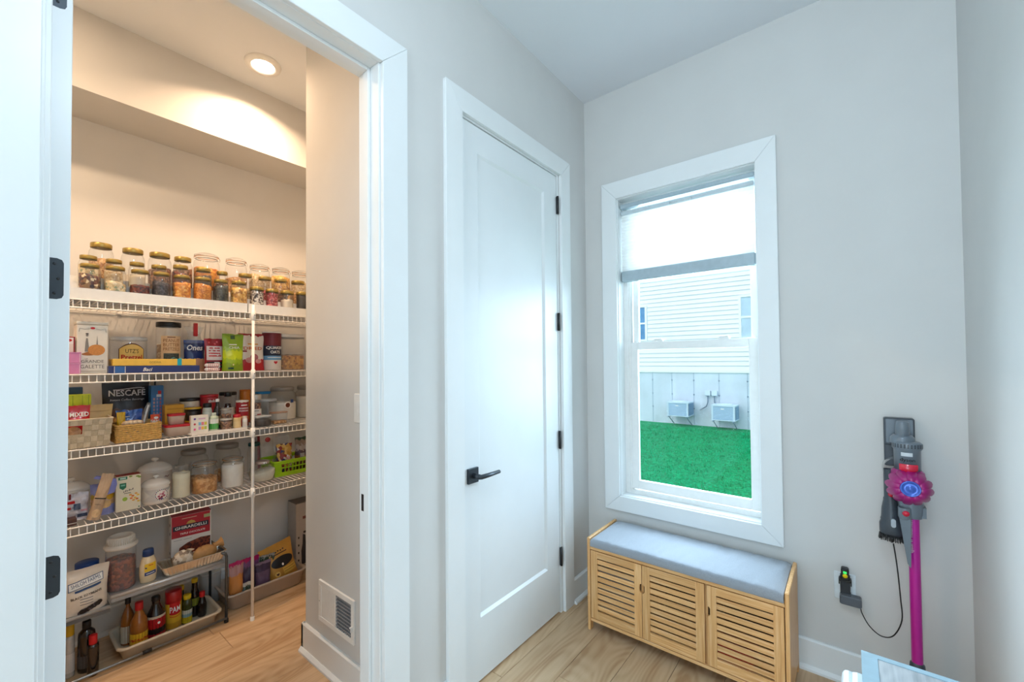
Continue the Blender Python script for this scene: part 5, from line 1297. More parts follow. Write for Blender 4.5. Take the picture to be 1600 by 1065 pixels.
jar(-1.35, yb, z0, wb2*0.95, zt_-z0, 'jelly', BRWN, 0.4, 'small spice jar with a silver lid standing on the pepper jar', lid=STEEL, name='spice_jar', group='stacked spice jars')
x_, y_, w_, zt_ = -1.45, -1.4692, 0.0661, 1.1871
t = can('baking_powder_can', 'red and white baking powder can beside the shelf post', 'can', -1.41, y_, ZT, w_/2*0.97, zt_-ZT, bands('baking_can_print', [(0, 'a01822'), (0.25, 'c05038'), (0.38, '9c1420'), (0.97, 'd8d0c4')], noise_amt=0.06), WHITE, lidh=0.006)
sf = cyl(w_*0.485)
for i, s in enumerate(('CLABBER', 'BAKING', 'POWDER')):
    if i: text(s, t, 0, (zt_-ZT)*(0.80-0.10*i), w_*0.72, 0.0085, INKW, sf, eps=0.001, bold=0.02)
    else: pad('print_line', t, INKW, sf, -w_*0.24, w_*0.24, (zt_-ZT)*0.80, (zt_-ZT)*0.84, eps=0.001)
dot('biscuit_print', t, M('d89a5c', 0.5, var=0.2), sf, 0, (zt_-ZT)*0.36, w_*0.30, 0.008, eps=0.001)
x_, y_, w_, zt_ = -1.34, -1.5201, 0.0419, 1.1168
bottle('sprinkle_jar', 'tiny yellow jar with a red cap in front of the baking powder', -1.345, y_, ZT, w_/2*0.97, zt_-ZT, M('e0c088', 0.3, var=0.1), REDL, 'wide', None, 0, M('e8cf9a', 0.5), (0.1, 0.5), capr=0.92, caph=0.34, neck=0.8)
x_, y_, w_, zt_ = -1.35, -1.479, 0.0265, 1.1014
bottle('white_shaker', 'tiny white shaker hidden beside the shelf post', -1.35, y_+0.002, ZT, w_/2*0.97, zt_-ZT, WHITE, M('d8d4cc', 0.4), 'wide', None, 0, M('e6e0da', 0.5), (0.1, 0.5), capr=0.85, caph=0.2, neck=0.7)
# folded plastic bags behind
PLB = translucent('thin_bag', 'd8ccc2', 0.4)
t = thing('folded_plastic_bag', 'crumpled white plastic bag with pointed corners behind the tubs on the third shelf', 'bag', (-1.69, -1.6193, Z3), PI/2)
def pk_(u, v):
    x = (u-0.5)*0.16
    tip = 0.115+0.055*max(0, 1-abs(u-0.83)/0.14)+0.030*max(0, 1-abs(u-0.10)/0.12)
    return (x, 0.006*noise.noise((u*6, v*5, 2))-0.008*math.sin(PI*u)*(1-v), tip*1.12*v)
obj('bag_film', MB().grid(pk_, 26, 8), PLB, t)
obj('bag_film', MB().grid(lambda u, v: (pk_(u, v)[0], pk_(u, v)[1]+0.012+0.004*math.sin(u*9), pk_(u, v)[2]*0.93), 26, 8), PLB, t)
# right of the post
x_, y_, w_, zt_ = -1.62, -1.3777, 0.0514, 1.2355
can('orange_canister', 'orange canister partly hidden behind the shelf post', 'canister', -1.62, y_, Z3, w_/2+0.004, zt_-Z3, bands('orange_can', [(0, 'b86420'), (0.5, 'd07a24')]), M('c9701e', 0.4), lidh=0.008)
x_, y_, w_, zt_ = -1.45, -1.3788, 0.0591, 1.2148
t = jar(-1.45, y_, Z3, w_*0.97, zt_-Z3, 'jelly', BRWN, 0.70, 'spice jar with a white label and red lettering right of the post', lid=M('b9b6b0', 0.3, 0.5), name='spice_jar')
sf = cyl(w_*0.46); pad('label', t, M('e9e2da', 0.5), sf, -w_*0.42, w_*0.42, 0.03, (zt_-Z3)*0.52, eps=0.001)
pad('red_print', t, M('a8343c', 0.5), sf, -w_*0.10, w_*0.30, (zt_-Z3)*0.28, (zt_-Z3)*0.36, eps=0.002); pad('grey_print', t, M('8a8a88', 0.5), sf, -w_*0.30, w_*0.10, (zt_-Z3)*0.45, (zt_-Z3)*0.475, eps=0.002)
x_, y_, w_, zt_ = -1.66, -1.2454, 0.0835, 1.2146
tub('blue_lid_tub', 'clear tub with a bright blue lid at the back of the third shelf', -1.675, y_-0.004, Z3, w_*1.05, zt_-Z3, 0.06, 0.016, CLEAR, M('1484c4', 0.35))
x_, y_, w_, zt_ = -1.56, -1.2681, 0.1086, 1.1733
jar(-1.555, y_, Z3, w_*0.9, zt_-Z3, 'straight', None, 0, 'empty clear glass canister left of the flour jar', lid=MILKY, name='glass_canister')
x_, y_, w_, zt_ = -1.6, -1.1587, 0.176, 1.2436
t = jar(-1.60, y_, Z3, w_*0.97, zt_-Z3, 'steel', FLOUR, 0.52, 'large glass jar of flour with a round brown and blue label', name='flour_jar')
sf = cyl(w_*0.49)
dot('round_label', t, INKW, sf, -0.004, (zt_-Z3)*0.45, 0.022, 0.022, eps=0.001); dot('label_picture', t, M('7a3a1c', 0.5, var=0.4, sc=200), sf, -0.004, (zt_-Z3)*0.45, 0.014, 0.015, eps=0.0018)
pad('blue_label', t, M('2a4a8c', 0.5), sf, 0.014, 0.034, (zt_-Z3)*0.52, (zt_-Z3)*0.62, eps=0.0014)
x_, y_, w_, zt_ = -1.6, -0.982, 0.1775, 1.2462
t = jar(-1.60, y_, Z3, w_*0.97, zt_-Z3, 'steel', FLOUR, 0.66, 'large glass jar of flour with a red label at the right end of the shelf', name='flour_jar')
pad('red_label', t, RED, cyl(w_*0.49), -0.012, 0.0, (zt_-Z3)*0.46, (zt_-Z3)*0.64, eps=0.001)
x_, y_, w_, zt_ = -1.375, -1.3779, 0.1028, 1.0931
jar(-1.375, y_, Z3, w_*0.97, zt_-Z3, 'straight', DARK, 0.66, 'small glass bowl of dark berries at the shelf front, right of the post', lid=MILKY, name='glass_bowl', cat='bowl')
x_, y_, w_, zt_ = -1.385, -1.2733, 0.0983, 1.1051
t = tub('glass_tub', 'small glass tub with a brownish clear lid and golden crumbs inside', -1.39, y_, Z3, w_*0.97, zt_-Z3, 0.06, 0.008, GLASS, glass('amber_lid', (0.9, 0.7, 0.55), 0.8, 0.35, (0.6, 0.4, 0.3)))
obj('contents', MB().box(-w_*0.38, w_*0.38, -0.024, 0.024, 0.002, (zt_-Z3)*0.25), TAN, t, bevel=0.003)

# ---------------------------------------------------------------- fourth shelf
CER = M('e9e2d8', 0.25, var=0.02, coat=0.4, name='white_ceramic')
def crock(name, label, x, y, z, R, h, knob=True, group=None, sx=1.0):
    t = thing(name, label, 'crock', (x, y, z), PI/2, group)
    obj('crock_body', MB().lathe([(0, 0), (0.88*R, 0), (0.92*R, 0.02*h), (0.99*R, 0.12*h), (R, 0.40*h), (0.97*R, 0.60*h), (1.03*R, 0.64*h), (1.03*R, 0.67*h), (0.92*R, 0.672*h)], 28, sx=sx), CER, t)
    lid = obj('lid', MB().lathe([(1.0*R, 0.674*h), (1.02*R, 0.70*h), (0.86*R, 0.78*h), (0.5*R, 0.86*h), (0.16*R, 0.885*h), (0, 0.885*h)], 28, sx=sx), CER, t)
    obj('knob', MB().lathe([(0.10*R, 0.88*h), (0.12*R, 0.91*h), (0.22*R, 0.94*h), (0.23*R, 0.97*h), (0.15*R, h), (0, h)], 16, sx=sx), CER, lid)
    return t
x_, y_, w_, zt_ = -1.53, -2.1579, 0.1366, 0.8714
crock('lidded_crock', 'plain white lidded crock at the far left of the lowest wire shelf', -1.53, y_, Z4, w_/2*0.98, zt_-Z4)
x_, y_, w_, zt_ = -1.6, -1.8292, 0.1624, 0.8978
t = crock('lidded_tureen', 'big white lidded tureen behind the floral crock', -1.60, y_, Z4, w_/2*0.93, zt_-Z4)
for s in (-1, 1): obj('ear_handle', MB().tube([(s*w_*0.46, 0, (zt_-Z4)*0.60), (s*w_*0.55, -0.01, (zt_-Z4)*0.64), (s*w_*0.55, 0.02, (zt_-Z4)*0.64), (s*w_*0.46, 0.02, (zt_-Z4)*0.60)], 0.005, 6), CER, t)
obj('sprig_print', MB().tube([(0.028+0.004*k, cyl(w_*0.47)(0.028+0.004*k, 0)-0.0006, (zt_-Z4)*0.50+0.003*math.sin(k*1.6)) for k in range(6)], 0.0016, 4), M('7a2a38', 0.5), t)
x_, y_, w_, zt_ = -1.415, -1.864, 0.1186, 0.8431
R = w_/2*0.97; hh = zt_-Z4
t = crock('floral_crock', 'small white crock with a floral wreath printed on its lattice front', -1.415, y_, Z4, R, hh)
sf = cyl(R*1.0)
lat = MB()
for k in range(14):
    for s in (-1, 1):
        pts = []
        for q in range(9):
            a = -1.25+2.5*((k*0.5+q)/15.0) if s > 0 else 1.25-2.5*((k*0.5+q)/15.0)
            zz = hh*(0.12+0.42*q/8)
            if abs(a) < 1.3: pts.append((R*1.004*math.sin(a), -R*1.004*math.cos(a), zz))
        if len(pts) > 2: lat.tube(pts, 0.0006, 3, cap=False)
obj('lattice_relief', lat, M('c9c4c0', 0.4), t, kind='stuff')
dot('print_ground', t, M('efe8e0', 0.4), sf, 0.012, hh*0.33, 0.030, 0.027, eps=0.0016)
FL = [M('b0566a', 0.5), M('8a2a44', 0.5), M('5a5a80', 0.5), M('d8a0a8', 0.5), M('6a7a6a', 0.5)]
for k in range(20):
    a = 2*PI*k/20; dot('flower_print', t, FL[1] if k % 3 == 0 else (FL[4] if k % 3 == 1 else FL[2]), sf, 0.012+0.026*math.cos(a), hh*0.33+0.024*math.sin(a), 0.0028, 0.0026, eps=0.0022, n=8)
for k, (a, b, c) in enumerate(((0.0, -0.006, 0), (0.012, -0.010, 1), (0.022, -0.006, 0), (0.006, 0.004, 3), (0.016, 0.003, 0), (0.012, -0.019, 2), (0.020, 0.010, 3), (0.004, -0.016, 1))): dot('flower_print', t, FL[c], sf, a, hh*0.33+b, 0.0055, 0.005, eps=0.0026, n=10)
# left corner packs
FOIL = M('c9c4cc', 0.2, var=0.35, sc=26, coat=0.5, name='printed_foil')
x_, y_, w_, zt_ = -1.36, -2.1551, 0.0875, 0.8263
t, sf = soft('crumpled_snack_bag', 'crumpled white and red printed snack bag at the left front of the lowest wire shelf', 'bag', -1.375, y_, Z4, w_, zt_-Z4, 0.05, FOIL, 13.1, crumple=0.012, tilt=(-0.25, 0))
for a, b, c, d, mt in ((-0.4, -0.05, 0.62, 0.72, RED), (-0.45, -0.2, 0.42, 0.50, RED), (-0.1, 0.16, 0.38, 0.60, M('4a5a74', 0.5)), (0.02, 0.4, 0.10, 0.22, M('3a4660', 0.5)), (-0.42, -0.3, 0.74, 0.94, M('4a2420', 0.5)), (-0.25, -0.17, 0.78, 0.98, M('7a1a1c', 0.5)), (0.15, 0.40, 0.30, 0.36, M('d89aa8', 0.5))):
    pad('print_patch', t, mt, sf, w_*a, w_*b, (zt_-Z4)*c, (zt_-Z4)*d, eps=0.003)
x_, y_, w_, zt_ = -1.31, -2.1731, 0.0296, 0.7638
t = carton('brown_box', 'small dark brown box at the very front left of the lowest wire shelf', 'box', -1.296, y_-0.002, Z4, w_, 0.030, 0.045, M('4a2c26', 0.4, name='brown_card'))
pad('white_line', t, INKW, flat(0.0), -w_*0.5, w_*0.5, 0.010, 0.012)
x_, y_, w_, zt_ = -1.4, -2.0646, 0.0852, 0.8704
hh = zt_-Z4
LAV = bands('lavender_print', [(0, '8a92c8'), (0.30, 'c9a070'), (0.42, 'd8b088'), (0.52, 'b8a04a'), (0.66, '7a80b8')], noise_amt=0.25)
t, sf = soft('lavender_flour_bag', 'lavender and yellow flour bag behind the leaning tan packet', 'bag', -1.40, y_, Z4, w_, hh*0.86, 0.07, LAV, 14.6, crumple=0.006)
dot('yellow_print', t, M('d8a824', 0.4), sf, w_*0.26, hh*0.55, w_*0.17, hh*0.14, eps=0.002); dot('brown_print', t, M('8a6a58', 0.5, var=0.3), sf, -w_*0.12, hh*0.46, w_*0.18, hh*0.11, eps=0.002); dot('bread_print', t, M('d8b078', 0.5, var=0.2), sf, w_*0.06, hh*0.30, w_*0.26, hh*0.10, eps=0.0024)
for q in range(3): pad('ridge', t, M('7a84c0', 0.5), sf, -w_*0.1+q*0.02, -w_*0.08+q*0.02, 0.004, hh*0.2, eps=0.001)
pts = [(-0.030, -0.030, hh*1.10), (-0.002, -0.050, hh*1.06), (0.026, -0.062, hh*0.97), (0.026, -0.066, hh*0.82), (0.014, -0.066, hh*0.60)]
fl_ = MB().grid(lambda u, v: tuple(Vector(pts[min(int(v*3.999), 3)]).lerp(Vector(pts[min(int(v*3.999), 3)+1]), v*4-min(int(v*3.999), 3))+Vector(((u-0.5)*0.026*(0.4+v), 0.006*math.sin(u*PI), (u-0.5)*0.012))), 6, 16)
obj('folded_top', fl_, M('8a8fd0', 0.35, var=0.15, sc=30), t, label='lavender folded bag top')
yc, zb_ = -2.0969, 0.7347
t, sf = soft('leaning_tan_packet', 'tan paper packet with a dark band, leaning in front of the lavender bag', 'packet', -1.318, yc-0.010, Z4+0.004, 0.044, 0.9054-Z4, 0.034, M('bfa182', 0.5, var=0.12, sc=25, name='tan_paper'), 15.5, tilt=(-0.06, 0.27), crumple=0.004, base=1.0)
pad('dark_band', t, INK, sf, -0.020, 0.020, 0.088, 0.0925, eps=0.002)
pad('print_line', t, M('6a5a48', 0.6), sf, -0.012, 0.006, 0.064, 0.066, eps=0.002)
dot('picture', t, M('d8b488', 0.5, var=0.25), sf, 0.0, 0.028, 0.014, 0.018, eps=0.002)
x_, y_, w_, h_ = -1.375, -1.9784, 0.0927, 0.166
t = carton('oat_drink_box', 'cream box with green badges and golden flowers printed on the front', 'box', -1.362, y_, Z4, w_*0.98, h_, 0.045, M('e6dcc2', 0.45, var=0.03, name='cream_card'), M('8a2a20', 0.5))
f0 = flat(0.0); DG = M('1c6a48', 0.5)
pad('green_badge', t, DG, f0, -w_*0.40, -w_*0.05, h_*0.885, h_*0.965); pad('pale_print', t, M('bcd8cc', 0.5), f0, -w_*0.34, -w_*0.11, h_*0.905, h_*0.945, eps=0.0014)
pad('green_badge', t, DG, f0, -w_*0.35, -w_*0.09, h_*0.66, h_*0.79, fn=lambda x, z: (x, z-(0.01 if z < h_*0.7 else 0)*(1-abs(x+w_*0.22)/(w_*0.13)))); pad('pale_print', t, M('7ab8a0', 0.5), f0, -w_*0.30, -w_*0.14, h_*0.71, h_*0.75, eps=0.0014)
pad('top_line', t, M('8a2a20', 0.5), f0, -w_*0.49, w_*0.49, h_*0.985, h_*0.999)
for q in range(6): pad('script_mark', t, INK, f0, -w_*0.20+w_*0.065*q, -w_*0.165+w_*0.065*q, h_*(0.525+0.008*q), h_*(0.555+0.008*q+0.02*(q % 2)), fn=lambda x, z: (x+0.3*(z-h_*0.54), z))
pad('print_line', t, INK, f0, -w_*0.18, w_*0.10, h_*0.485, h_*0.50)
dot('green_seal', t, M('9ab83c', 0.5), f0, -w_*0.14, h_*0.335, w_*0.10, w_*0.10)
for k, (a, b) in enumerate(((0.08, 0.43), (0.17, 0.39), (0.26, 0.33), (0.20, 0.27), (0.34, 0.29), (0.38, 0.40), (0.30, 0.45), (0.11, 0.33), (0.40, 0.22))): dot('flower_print', t, M(('e0a24a', 'd8762e', 'e8c04a')[k % 3], 0.5), f0, w_*a, h_*b, 0.006, 0.0045, n=8)
for a, b in ((0.08, 0.95), (0.36, 0.93), (0.44, 0.90)): dot('leaf_print', t, M('8aa044', 0.5), f0, w_*a, h_*b, 0.007, 0.004, n=10)
dot('seal_small', t, DG, f0, w_*0.42, h_*0.055, 0.003, 0.003)
# jars
x_, y_, w_, zt_ = -1.42, -1.756, 0.0822, 0.8747
jar(-1.42, y_, Z4, w_*0.98, zt_-Z4, 'mason', M('e9e0c4', 0.8, var=0.03, name='cream_powder'), 0.74, 'glass jar full of cream-coloured powder, right of the floral crock', lid=GLASS, name='powder_jar')
x_, y_, w_, zt_ = -1.43, -1.6494, 0.126, 0.8759
jar(-1.43, y_, Z4, w_*0.98, zt_-Z4, 'clip', BSUG, 0.46, 'clip-top glass jar of brown sugar lumps on the lowest wire shelf', ctilt=0.12, lump=0.010, name='clip_top_jar')
x_, y_, w_, zt_ = -1.43, -1.5118, 0.1148, 0.8765
jar(-1.43, y_, Z4, w_*0.98, zt_-Z4, 'clip', FLOUR, 0.73, 'clip-top glass jar of white flour just left of the shelf post', name='clip_top_jar')
x_, y_, w_, zt_ = -1.6, -1.6539, 0.1358, 0.9141
jar(-1.60, y_, Z4, w_*1.05, zt_-Z4, 'steel', TAN, 0.22, 'large glass jar with a grey screw lid behind the brown sugar jar', name='storage_jar')
x_, y_, w_, zt_ = -1.6, -1.4817, 0.1339, 0.9228
jar(-1.60, y_, Z4, w_*1.05, zt_-Z4, 'steel', TAN, 0.28, 'large glass jar with a grey screw lid behind the flour clip-top jar', name='storage_jar')
x_, y_, w_, zt_ = -1.6, -1.332, 0.0675, 0.9044
bottle('teal_lid_bottle', 'clear bottle with a dark teal lid behind the shelf post', -1.60, y_, Z4, w_/2*1.15, zt_-Z4, CLR, M('0f4a4a', 0.4), 'wide', None, 0, None, capr=0.86, caph=0.10, neck=0.75)
x_, y_, w_, zt_ = -1.43, -1.3528, 0.1447, 0.821
t = jar(-1.425, y_, Z4, w_*0.98, zt_-Z4, [(0, 0)] and 'wide_bowl', None, 0, 'squat rounded glass jar half full of white rice, right of the post', name='rice_jar') if False else thing('rice_jar', 'squat rounded glass jar half full of white rice, right of the post', 'jar', (-1.425, y_, Z4), PI/2)
R = w_/2*0.98; hh = zt_-Z4
obj('glass', MB().lathe([(0, 0.002), (0.82*R, 0), (0.96*R, 0.10*hh), (R, 0.35*hh), (0.96*R, 0.60*hh), (0.80*R, 0.76*hh), (0.52*R, 0.82*hh), (0.50*R, 0.88*hh)], 24), GLASS, t)
rm = MB()
rm.grid(lambda u, v: ((0.80+0.15*min(1, v*3))*R*math.cos(2*PI*u)*(1 if v < 0.6 else (1-v)/0.4), (0.80+0.15*min(1, v*3))*R*math.sin(2*PI*u)*(1 if v < 0.6 else (1-v)/0.4), 0.003+min(1, v/0.6)*hh*0.46+(0.012*math.cos(2*PI*u)*min(1, v/0.6)*(1 if v < 0.6 else (1-v)/0.4))), 20, 12)
obj('contents', rm, M('dfdccb', 0.8, var=0.06, sc=200, bump=0.4, name='rice'), t)
obj('lid', MB().lathe([(0.54*R, 0.86*hh), (0.56*R, 0.87*hh), (0.56*R, 0.97*hh), (0.50*R, hh), (0, hh)], 20), M('b9aaa4', 0.3, 0.6), t)
pad('price_tag', t, INKW, cyl(0.56*R), -0.010, 0.008, 0.87*hh, 0.96*hh, eps=0.001); dot('tag_dot', t, NAVY, cyl(0.56*R), 0.0, 0.915*hh, 0.003, 0.003, eps=0.002)
x_, y_, w_, zt_ = -1.66, -1.2305, 0.104, 0.9367
t, sf = soft('red_seal_pouch', 'white pouch with a red side edge and round red seal behind the rice jar', 'pouch', -1.665, y_+0.004, Z4, w_*1.25, zt_-Z4, 0.04, M('d6ccc2', 0.4, var=0.05, name='white_pouch'), 16.1, waist=0.02)
dot('red_seal', t, RED, sf, 0.0, (zt_-Z4)*0.84, 0.017, 0.015, eps=0.002); dot('seal_ring', t, M('e06a6a', 0.5), sf, 0.0, (zt_-Z4)*0.84, 0.010, 0.009, eps=0.0028); dot('seal_centre', t, RED, sf, 0.0, (zt_-Z4)*0.84, 0.006, 0.0055, eps=0.0034)
pad('red_edge', t, M('8a1420', 0.5), sf, -w_*0.60, -w_*0.46, 0.01, (zt_-Z4)*0.97, eps=0.0015)
# green basket
x_, y_, w_, h_ = -1.4, -1.1633, 0.2637, 0.0933
LIME = M('9fcc18', 0.35, name='lime_plastic')
t = thing('lime_basket', 'lime green plastic basket with square holes, filled with bagged sweets', 'basket', (-1.40, y_, Z4), PI/2)
dB = 0.20; tp = 0.010
def lf(u, v): return (-w_/2+tp*(1-v)+(w_-2*tp*(1-v))*u, tp*(1-v), h_*v)
obj('rim', MB().prism_z(rrect(-w_/2-0.006, w_/2+0.006, -0.006, dB+0.006, 0.016), h_-0.006, h_) if False else MB().tube([(x, y, h_-0.002+0.004*math.sin(x*22)) for x, y in rrect(-w_/2, w_/2, 0, dB, 0.014)+[rrect(-w_/2, w_/2, 0, dB, 0.014)[0]]], 0.0055, 8), LIME, t)
def wall_bars(p0, p1, n, nm):
    """lattice wall from p0 to p1 (x,y at the top), tapering inwards"""
    b = MB()
    cx, cy = 0.0, dB/2
    def P(u, v, o=0.0):
        x = p0[0]+(p1[0]-p0[0])*u; y = p0[1]+(p1[1]-p0[1])*u
        k = 1-0.07*(1-v)
        return (x*k, cy+(y-cy)*k, h_*v)
    th = 0.0016
    def slab_(ua, ub, va_, vb):
        q = [P(ua, va_), P(ub, va_), P(ub, vb), P(ua, vb)]
        nx, ny = (p1[1]-p0[1]), -(p1[0]-p0[0]); ln_ = math.hypot(nx, ny); nx /= ln_; ny /= ln_
        b.add([(a[0]+nx*th, a[1]+ny*th, a[2]) for a in q]+[(a[0]-nx*th, a[1]-ny*th, a[2]) for a in q], [(0,1,2,3), (7,6,5,4), (1,0,4,5), (2,1,5,6), (3,2,6,7), (0,3,7,4)])
    slab_(0, 1, 0, 0.26); slab_(0, 1, 0.50, 0.58); slab_(0, 1, 0.80, 1.0)
    e = 0.16 if n > 6 else 0.12
    slab_(0, e, 0.26, 0.80); slab_(1-e, 1, 0.26, 0.80)
    for i in range(1, n):
        u = e+(1-2*e)*i/n; slab_(u-0.009, u+0.009, 0.26, 0.80)
    obj(nm, b, LIME, t, weld=False)
wall_bars((-w_/2, 0), (w_/2, 0), 8, 'front_wall'); wall_bars((-w_/2, dB), (-w_/2, 0), 7, 'side_wall'); wall_bars((w_/2, 0), (w_/2, dB), 7, 'side_wall'); wall_bars((w_/2, dB), (-w_/2, dB), 8, 'back_wall')
obj('base', MB().box(-w_/2*0.93, w_/2*0.93, dB*0.04, dB*0.96, 0.0005, 0.003), LIME, t)
by_ = y_
yc, zt_ = -1.2169, 0.8943
SWT = gran('wrapped_sweets', ['b8842c', '8a2a24', 'd8b060', '3a3a6a', 'c89a48', '7a4a2a', 'd8ccc0'], 55)
t, sf = soft('sweets_bag', 'clear bag of mixed wrapped sweets at the left of the lime basket', 'bag', -1.47, yc+0.012, Z4+0.004, 0.098, zt_-Z4-0.004, 0.07, SWT, 17.2, crumple=0.008)
for q in range(6): pad('flag_stripe', t, RED if q % 2 == 0 else INKW, sf, 0.002, 0.024, 0.082+0.004*q, 0.086+0.004*q, eps=0.006)
pad('flag_blue', t, NAVY, sf, 0.004, 0.024, 0.060, 0.080, eps=0.006)
yc, zt_ = -1.1113, 0.9196
t, sf = soft('coffee_sweets_bag', 'brown bagged sweets with a dark green header at the right of the lime basket', 'bag', -1.475, yc+0.024, Z4+0.004, 0.098, zt_-Z4-0.004, 0.07, bands('brown_sweets', [(0, '5a3a2a'), (0.3, '8a5a38'), (0.45, '4a3848'), (0.6, 'a8a0a0'), (0.75, '8a7a70'), (0.9, '17402a')], noise_amt=0.3), 18.3, crumple=0.009)
pad('white_label', t, M('b9b4b4', 0.4), sf, -0.028, 0.0, 0.085, 0.110, eps=0.006)
yc, zt_ = -1.1976, 0.9311
t, sf = soft('teal_edge_bag', 'clear bag with a teal seam standing at the back of the lime basket', 'bag', -1.555, yc+0.012, Z4+0.004, 0.10, zt_-Z4-0.004, 0.03, CLEAR, 19.3)
pad('teal_seam', t, M('2a7a64', 0.5), sf, -0.04, 0.045, 0.120, 0.124, eps=0.001, fn=lambda x, z: (x, z+0.25*x))

# ---------------------------------------------------------------- low rack and what stands on it
RK = M('8b9095', 0.3, 0.75, var=0.05, name='rack_metal')
RKD = M('5c6268', 0.35, 0.7, var=0.05, name='rack_leg_metal')
RX0, RD = -1.345, 0.27
ry1 = -1.566
rk = thing('expandable_rack', 'low expandable grey metal rack on the pantry floor with food on top', 'rack', (RX0, -2.0, 0), PI/2)
ZR, ZL = 0.335, 0.298
yb0 = -2.0394+2.0      # step between the two sections
yr1 = ry1+2.0
def deck(y0, y1, z, nm, mat):
    b = MB()
    b.box(y0, y1, 0.012, RD-0.012, z-0.004, z)
    o = obj(nm, b, mat, rk)
    for q in range(9):
        d = 0.024+q*(RD-0.048)/8
        obj('deck_ridge', MB().tube([(y0+0.004, d, z-0.0045), (y1-0.004, d, z-0.0045)], 0.0035, 6), mat, o)
    obj('front_edge', MB().tube([(y0, 0.008, z-0.006), (y1, 0.008, z-0.006)], 0.0085, 8), M('b4b8bc', 0.3, 0.5), o)
    obj('front_skirt', MB().box(y0, y1, 0.002, 0.005, z-0.028, z-0.012), mat, o)
    obj('back_edge', MB().tube([(y0, RD-0.008, z-0.006), (y1, RD-0.008, z-0.006)], 0.0085, 8), mat, o)
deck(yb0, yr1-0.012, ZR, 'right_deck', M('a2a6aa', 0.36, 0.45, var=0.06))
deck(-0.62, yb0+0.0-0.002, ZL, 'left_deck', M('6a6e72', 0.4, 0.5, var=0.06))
for d, nm in ((0.006, 'leg'), (RD-0.006, 'leg')):
    obj(nm, MB().tube([(yr1, d, 0.0), (yr1, d, ZR+0.018), (yr1-0.006, d, ZR+0.034), (yr1-0.02, d, ZR+0.040)], 0.0075, 8), RKD, rk)
    obj('foot', MB().lathe([(0, 0), (0.011, 0), (0.011, 0.018), (0.0078, 0.022)], 10, (yr1, d, 0)), BLACK, rk)
    obj(nm, MB().tube([(-0.60, d, 0.0), (-0.60, d, ZL-0.01)], 0.0075, 8), RKD, rk)
obj('side_rail', MB().tube([(yr1-0.02, 0.006, ZR+0.040), (yr1-0.004, 0.03, ZR+0.040), (yr1-0.004, RD-0.03, ZR+0.040), (yr1-0.02, RD-0.006, ZR+0.040)], 0.006, 8), RKD, rk)
lb = obj('lower_bar', MB().tube([(-0.6, 0.0, 0.024), (yr1, 0.0, 0.024)], 0.0062, 8), RK, rk)
obj('bar_sleeve', MB().tube([(yb0+0.115, 0.0, 0.024), (yb0+0.15, 0.0, 0.024)], 0.009, 10), BLACK, lb)

x_, y_, w_, zt_ = -1.385, -2.1235, 0.1528, 0.4843
t, sf = soft('soybean_pouch', 'white stand-up pouch of black soybeans on the left end of the rack', 'pouch', -1.385, y_, ZL+0.0005, w_, zt_-ZL, 0.075, M('dcd0c0', 0.45, var=0.05, name='white_pouch_print'), 20.4, topw=1.1, lean=0.01)
hh = zt_-ZL
BLUE = M('2f4a78', 0.5)
def tilted(x, z): return (x, z+0.16*x)
pad('sign_outline', t, BLUE, sf, -w_*0.36, w_*0.40, hh*0.60, hh*0.77, eps=0.001, fn=tilted)
pad('sign_face', t, INKW, sf, -w_*0.345, w_*0.385, hh*0.615, hh*0.755, eps=0.002, fn=tilted)
text('SHILOH FARMS', t, w_*0.02, hh*0.70, w_*0.64, hh*0.085, BLUE, sf, rot=0.16, eps=0.003)
pad('sign_band', t, BLUE, sf, -w_*0.22, w_*0.34, hh*0.53, hh*0.575, eps=0.002, fn=tilted)
text('BLACK SOYBEANS', t, w_*0.02, hh*0.42, w_*0.66, hh*0.05, INK, sf, rot=0.10, eps=0.003, bold=0.02)
for q in range(3): pad('print_line', t, M('6a6a70', 0.5), sf, -w_*0.12, w_*0.16, hh*(0.34-0.06*q), hh*(0.355-0.06*q), eps=0.002)
for k in range(14): dot('bean_print', t, INK if k % 3 else M('4a4650', 0.5), sf, w_*(-0.10+0.036*(k % 12)), hh*(0.035+0.02*(k % 2)+0.011*(k % 12)*(1 if k < 12 else 0.4)), 0.011, 0.010, eps=0.002+0.0002*k, n=9)
x_, y_, w_, zt_ = -1.5, -2.1032, 0.0869, 0.4739
t = can('blue_tub', 'bright blue screw-lidded tub behind the soybean pouch', 'tub', -1.50, y_, ZL+0.0005, w_/2*0.95, zt_-ZL, M('1e4f98', 0.35, name='blue_plastic'), M('163f80', 0.4), lidh=0.05)
obj('lid_rib', MB().lathe([(w_/2*1.0, zt_-ZL-0.048), (w_/2*1.0, zt_-ZL-0.040), (w_/2*0.96, zt_-ZL-0.036)], 24), M('163f80', 0.4), t)
x_, y_, w_, zt_ = -1.44, -2.1268, 0.1167, 0.454
t, sf = soft('blue_packet', 'crumpled blue packet squeezed between the soybean pouch and the blue tub', 'packet', -1.436, y_, ZL+0.0005, w_*0.9, (zt_-ZL)*1.0, 0.025, M('2456a0', 0.3, var=0.2, coat=0.3, name='blue_packet_film'), 21.7, crumple=0.008)
x_, y_, w_, zt_ = -1.435, -1.992, 0.1165, 0.5778
RR = w_/2*0.98; hh = zt_-ZR
t = thing('nut_jar', 'tall clear jar of red-brown nuts with a fluted white lid on the rack', 'jar', (-1.435, y_, ZR), PI/2)
obj('glass', MB().lathe([(0, 0.002), (0.95*RR, 0), (RR, 0.02*hh), (RR, 0.80*hh)], 26), CLEAR, t)
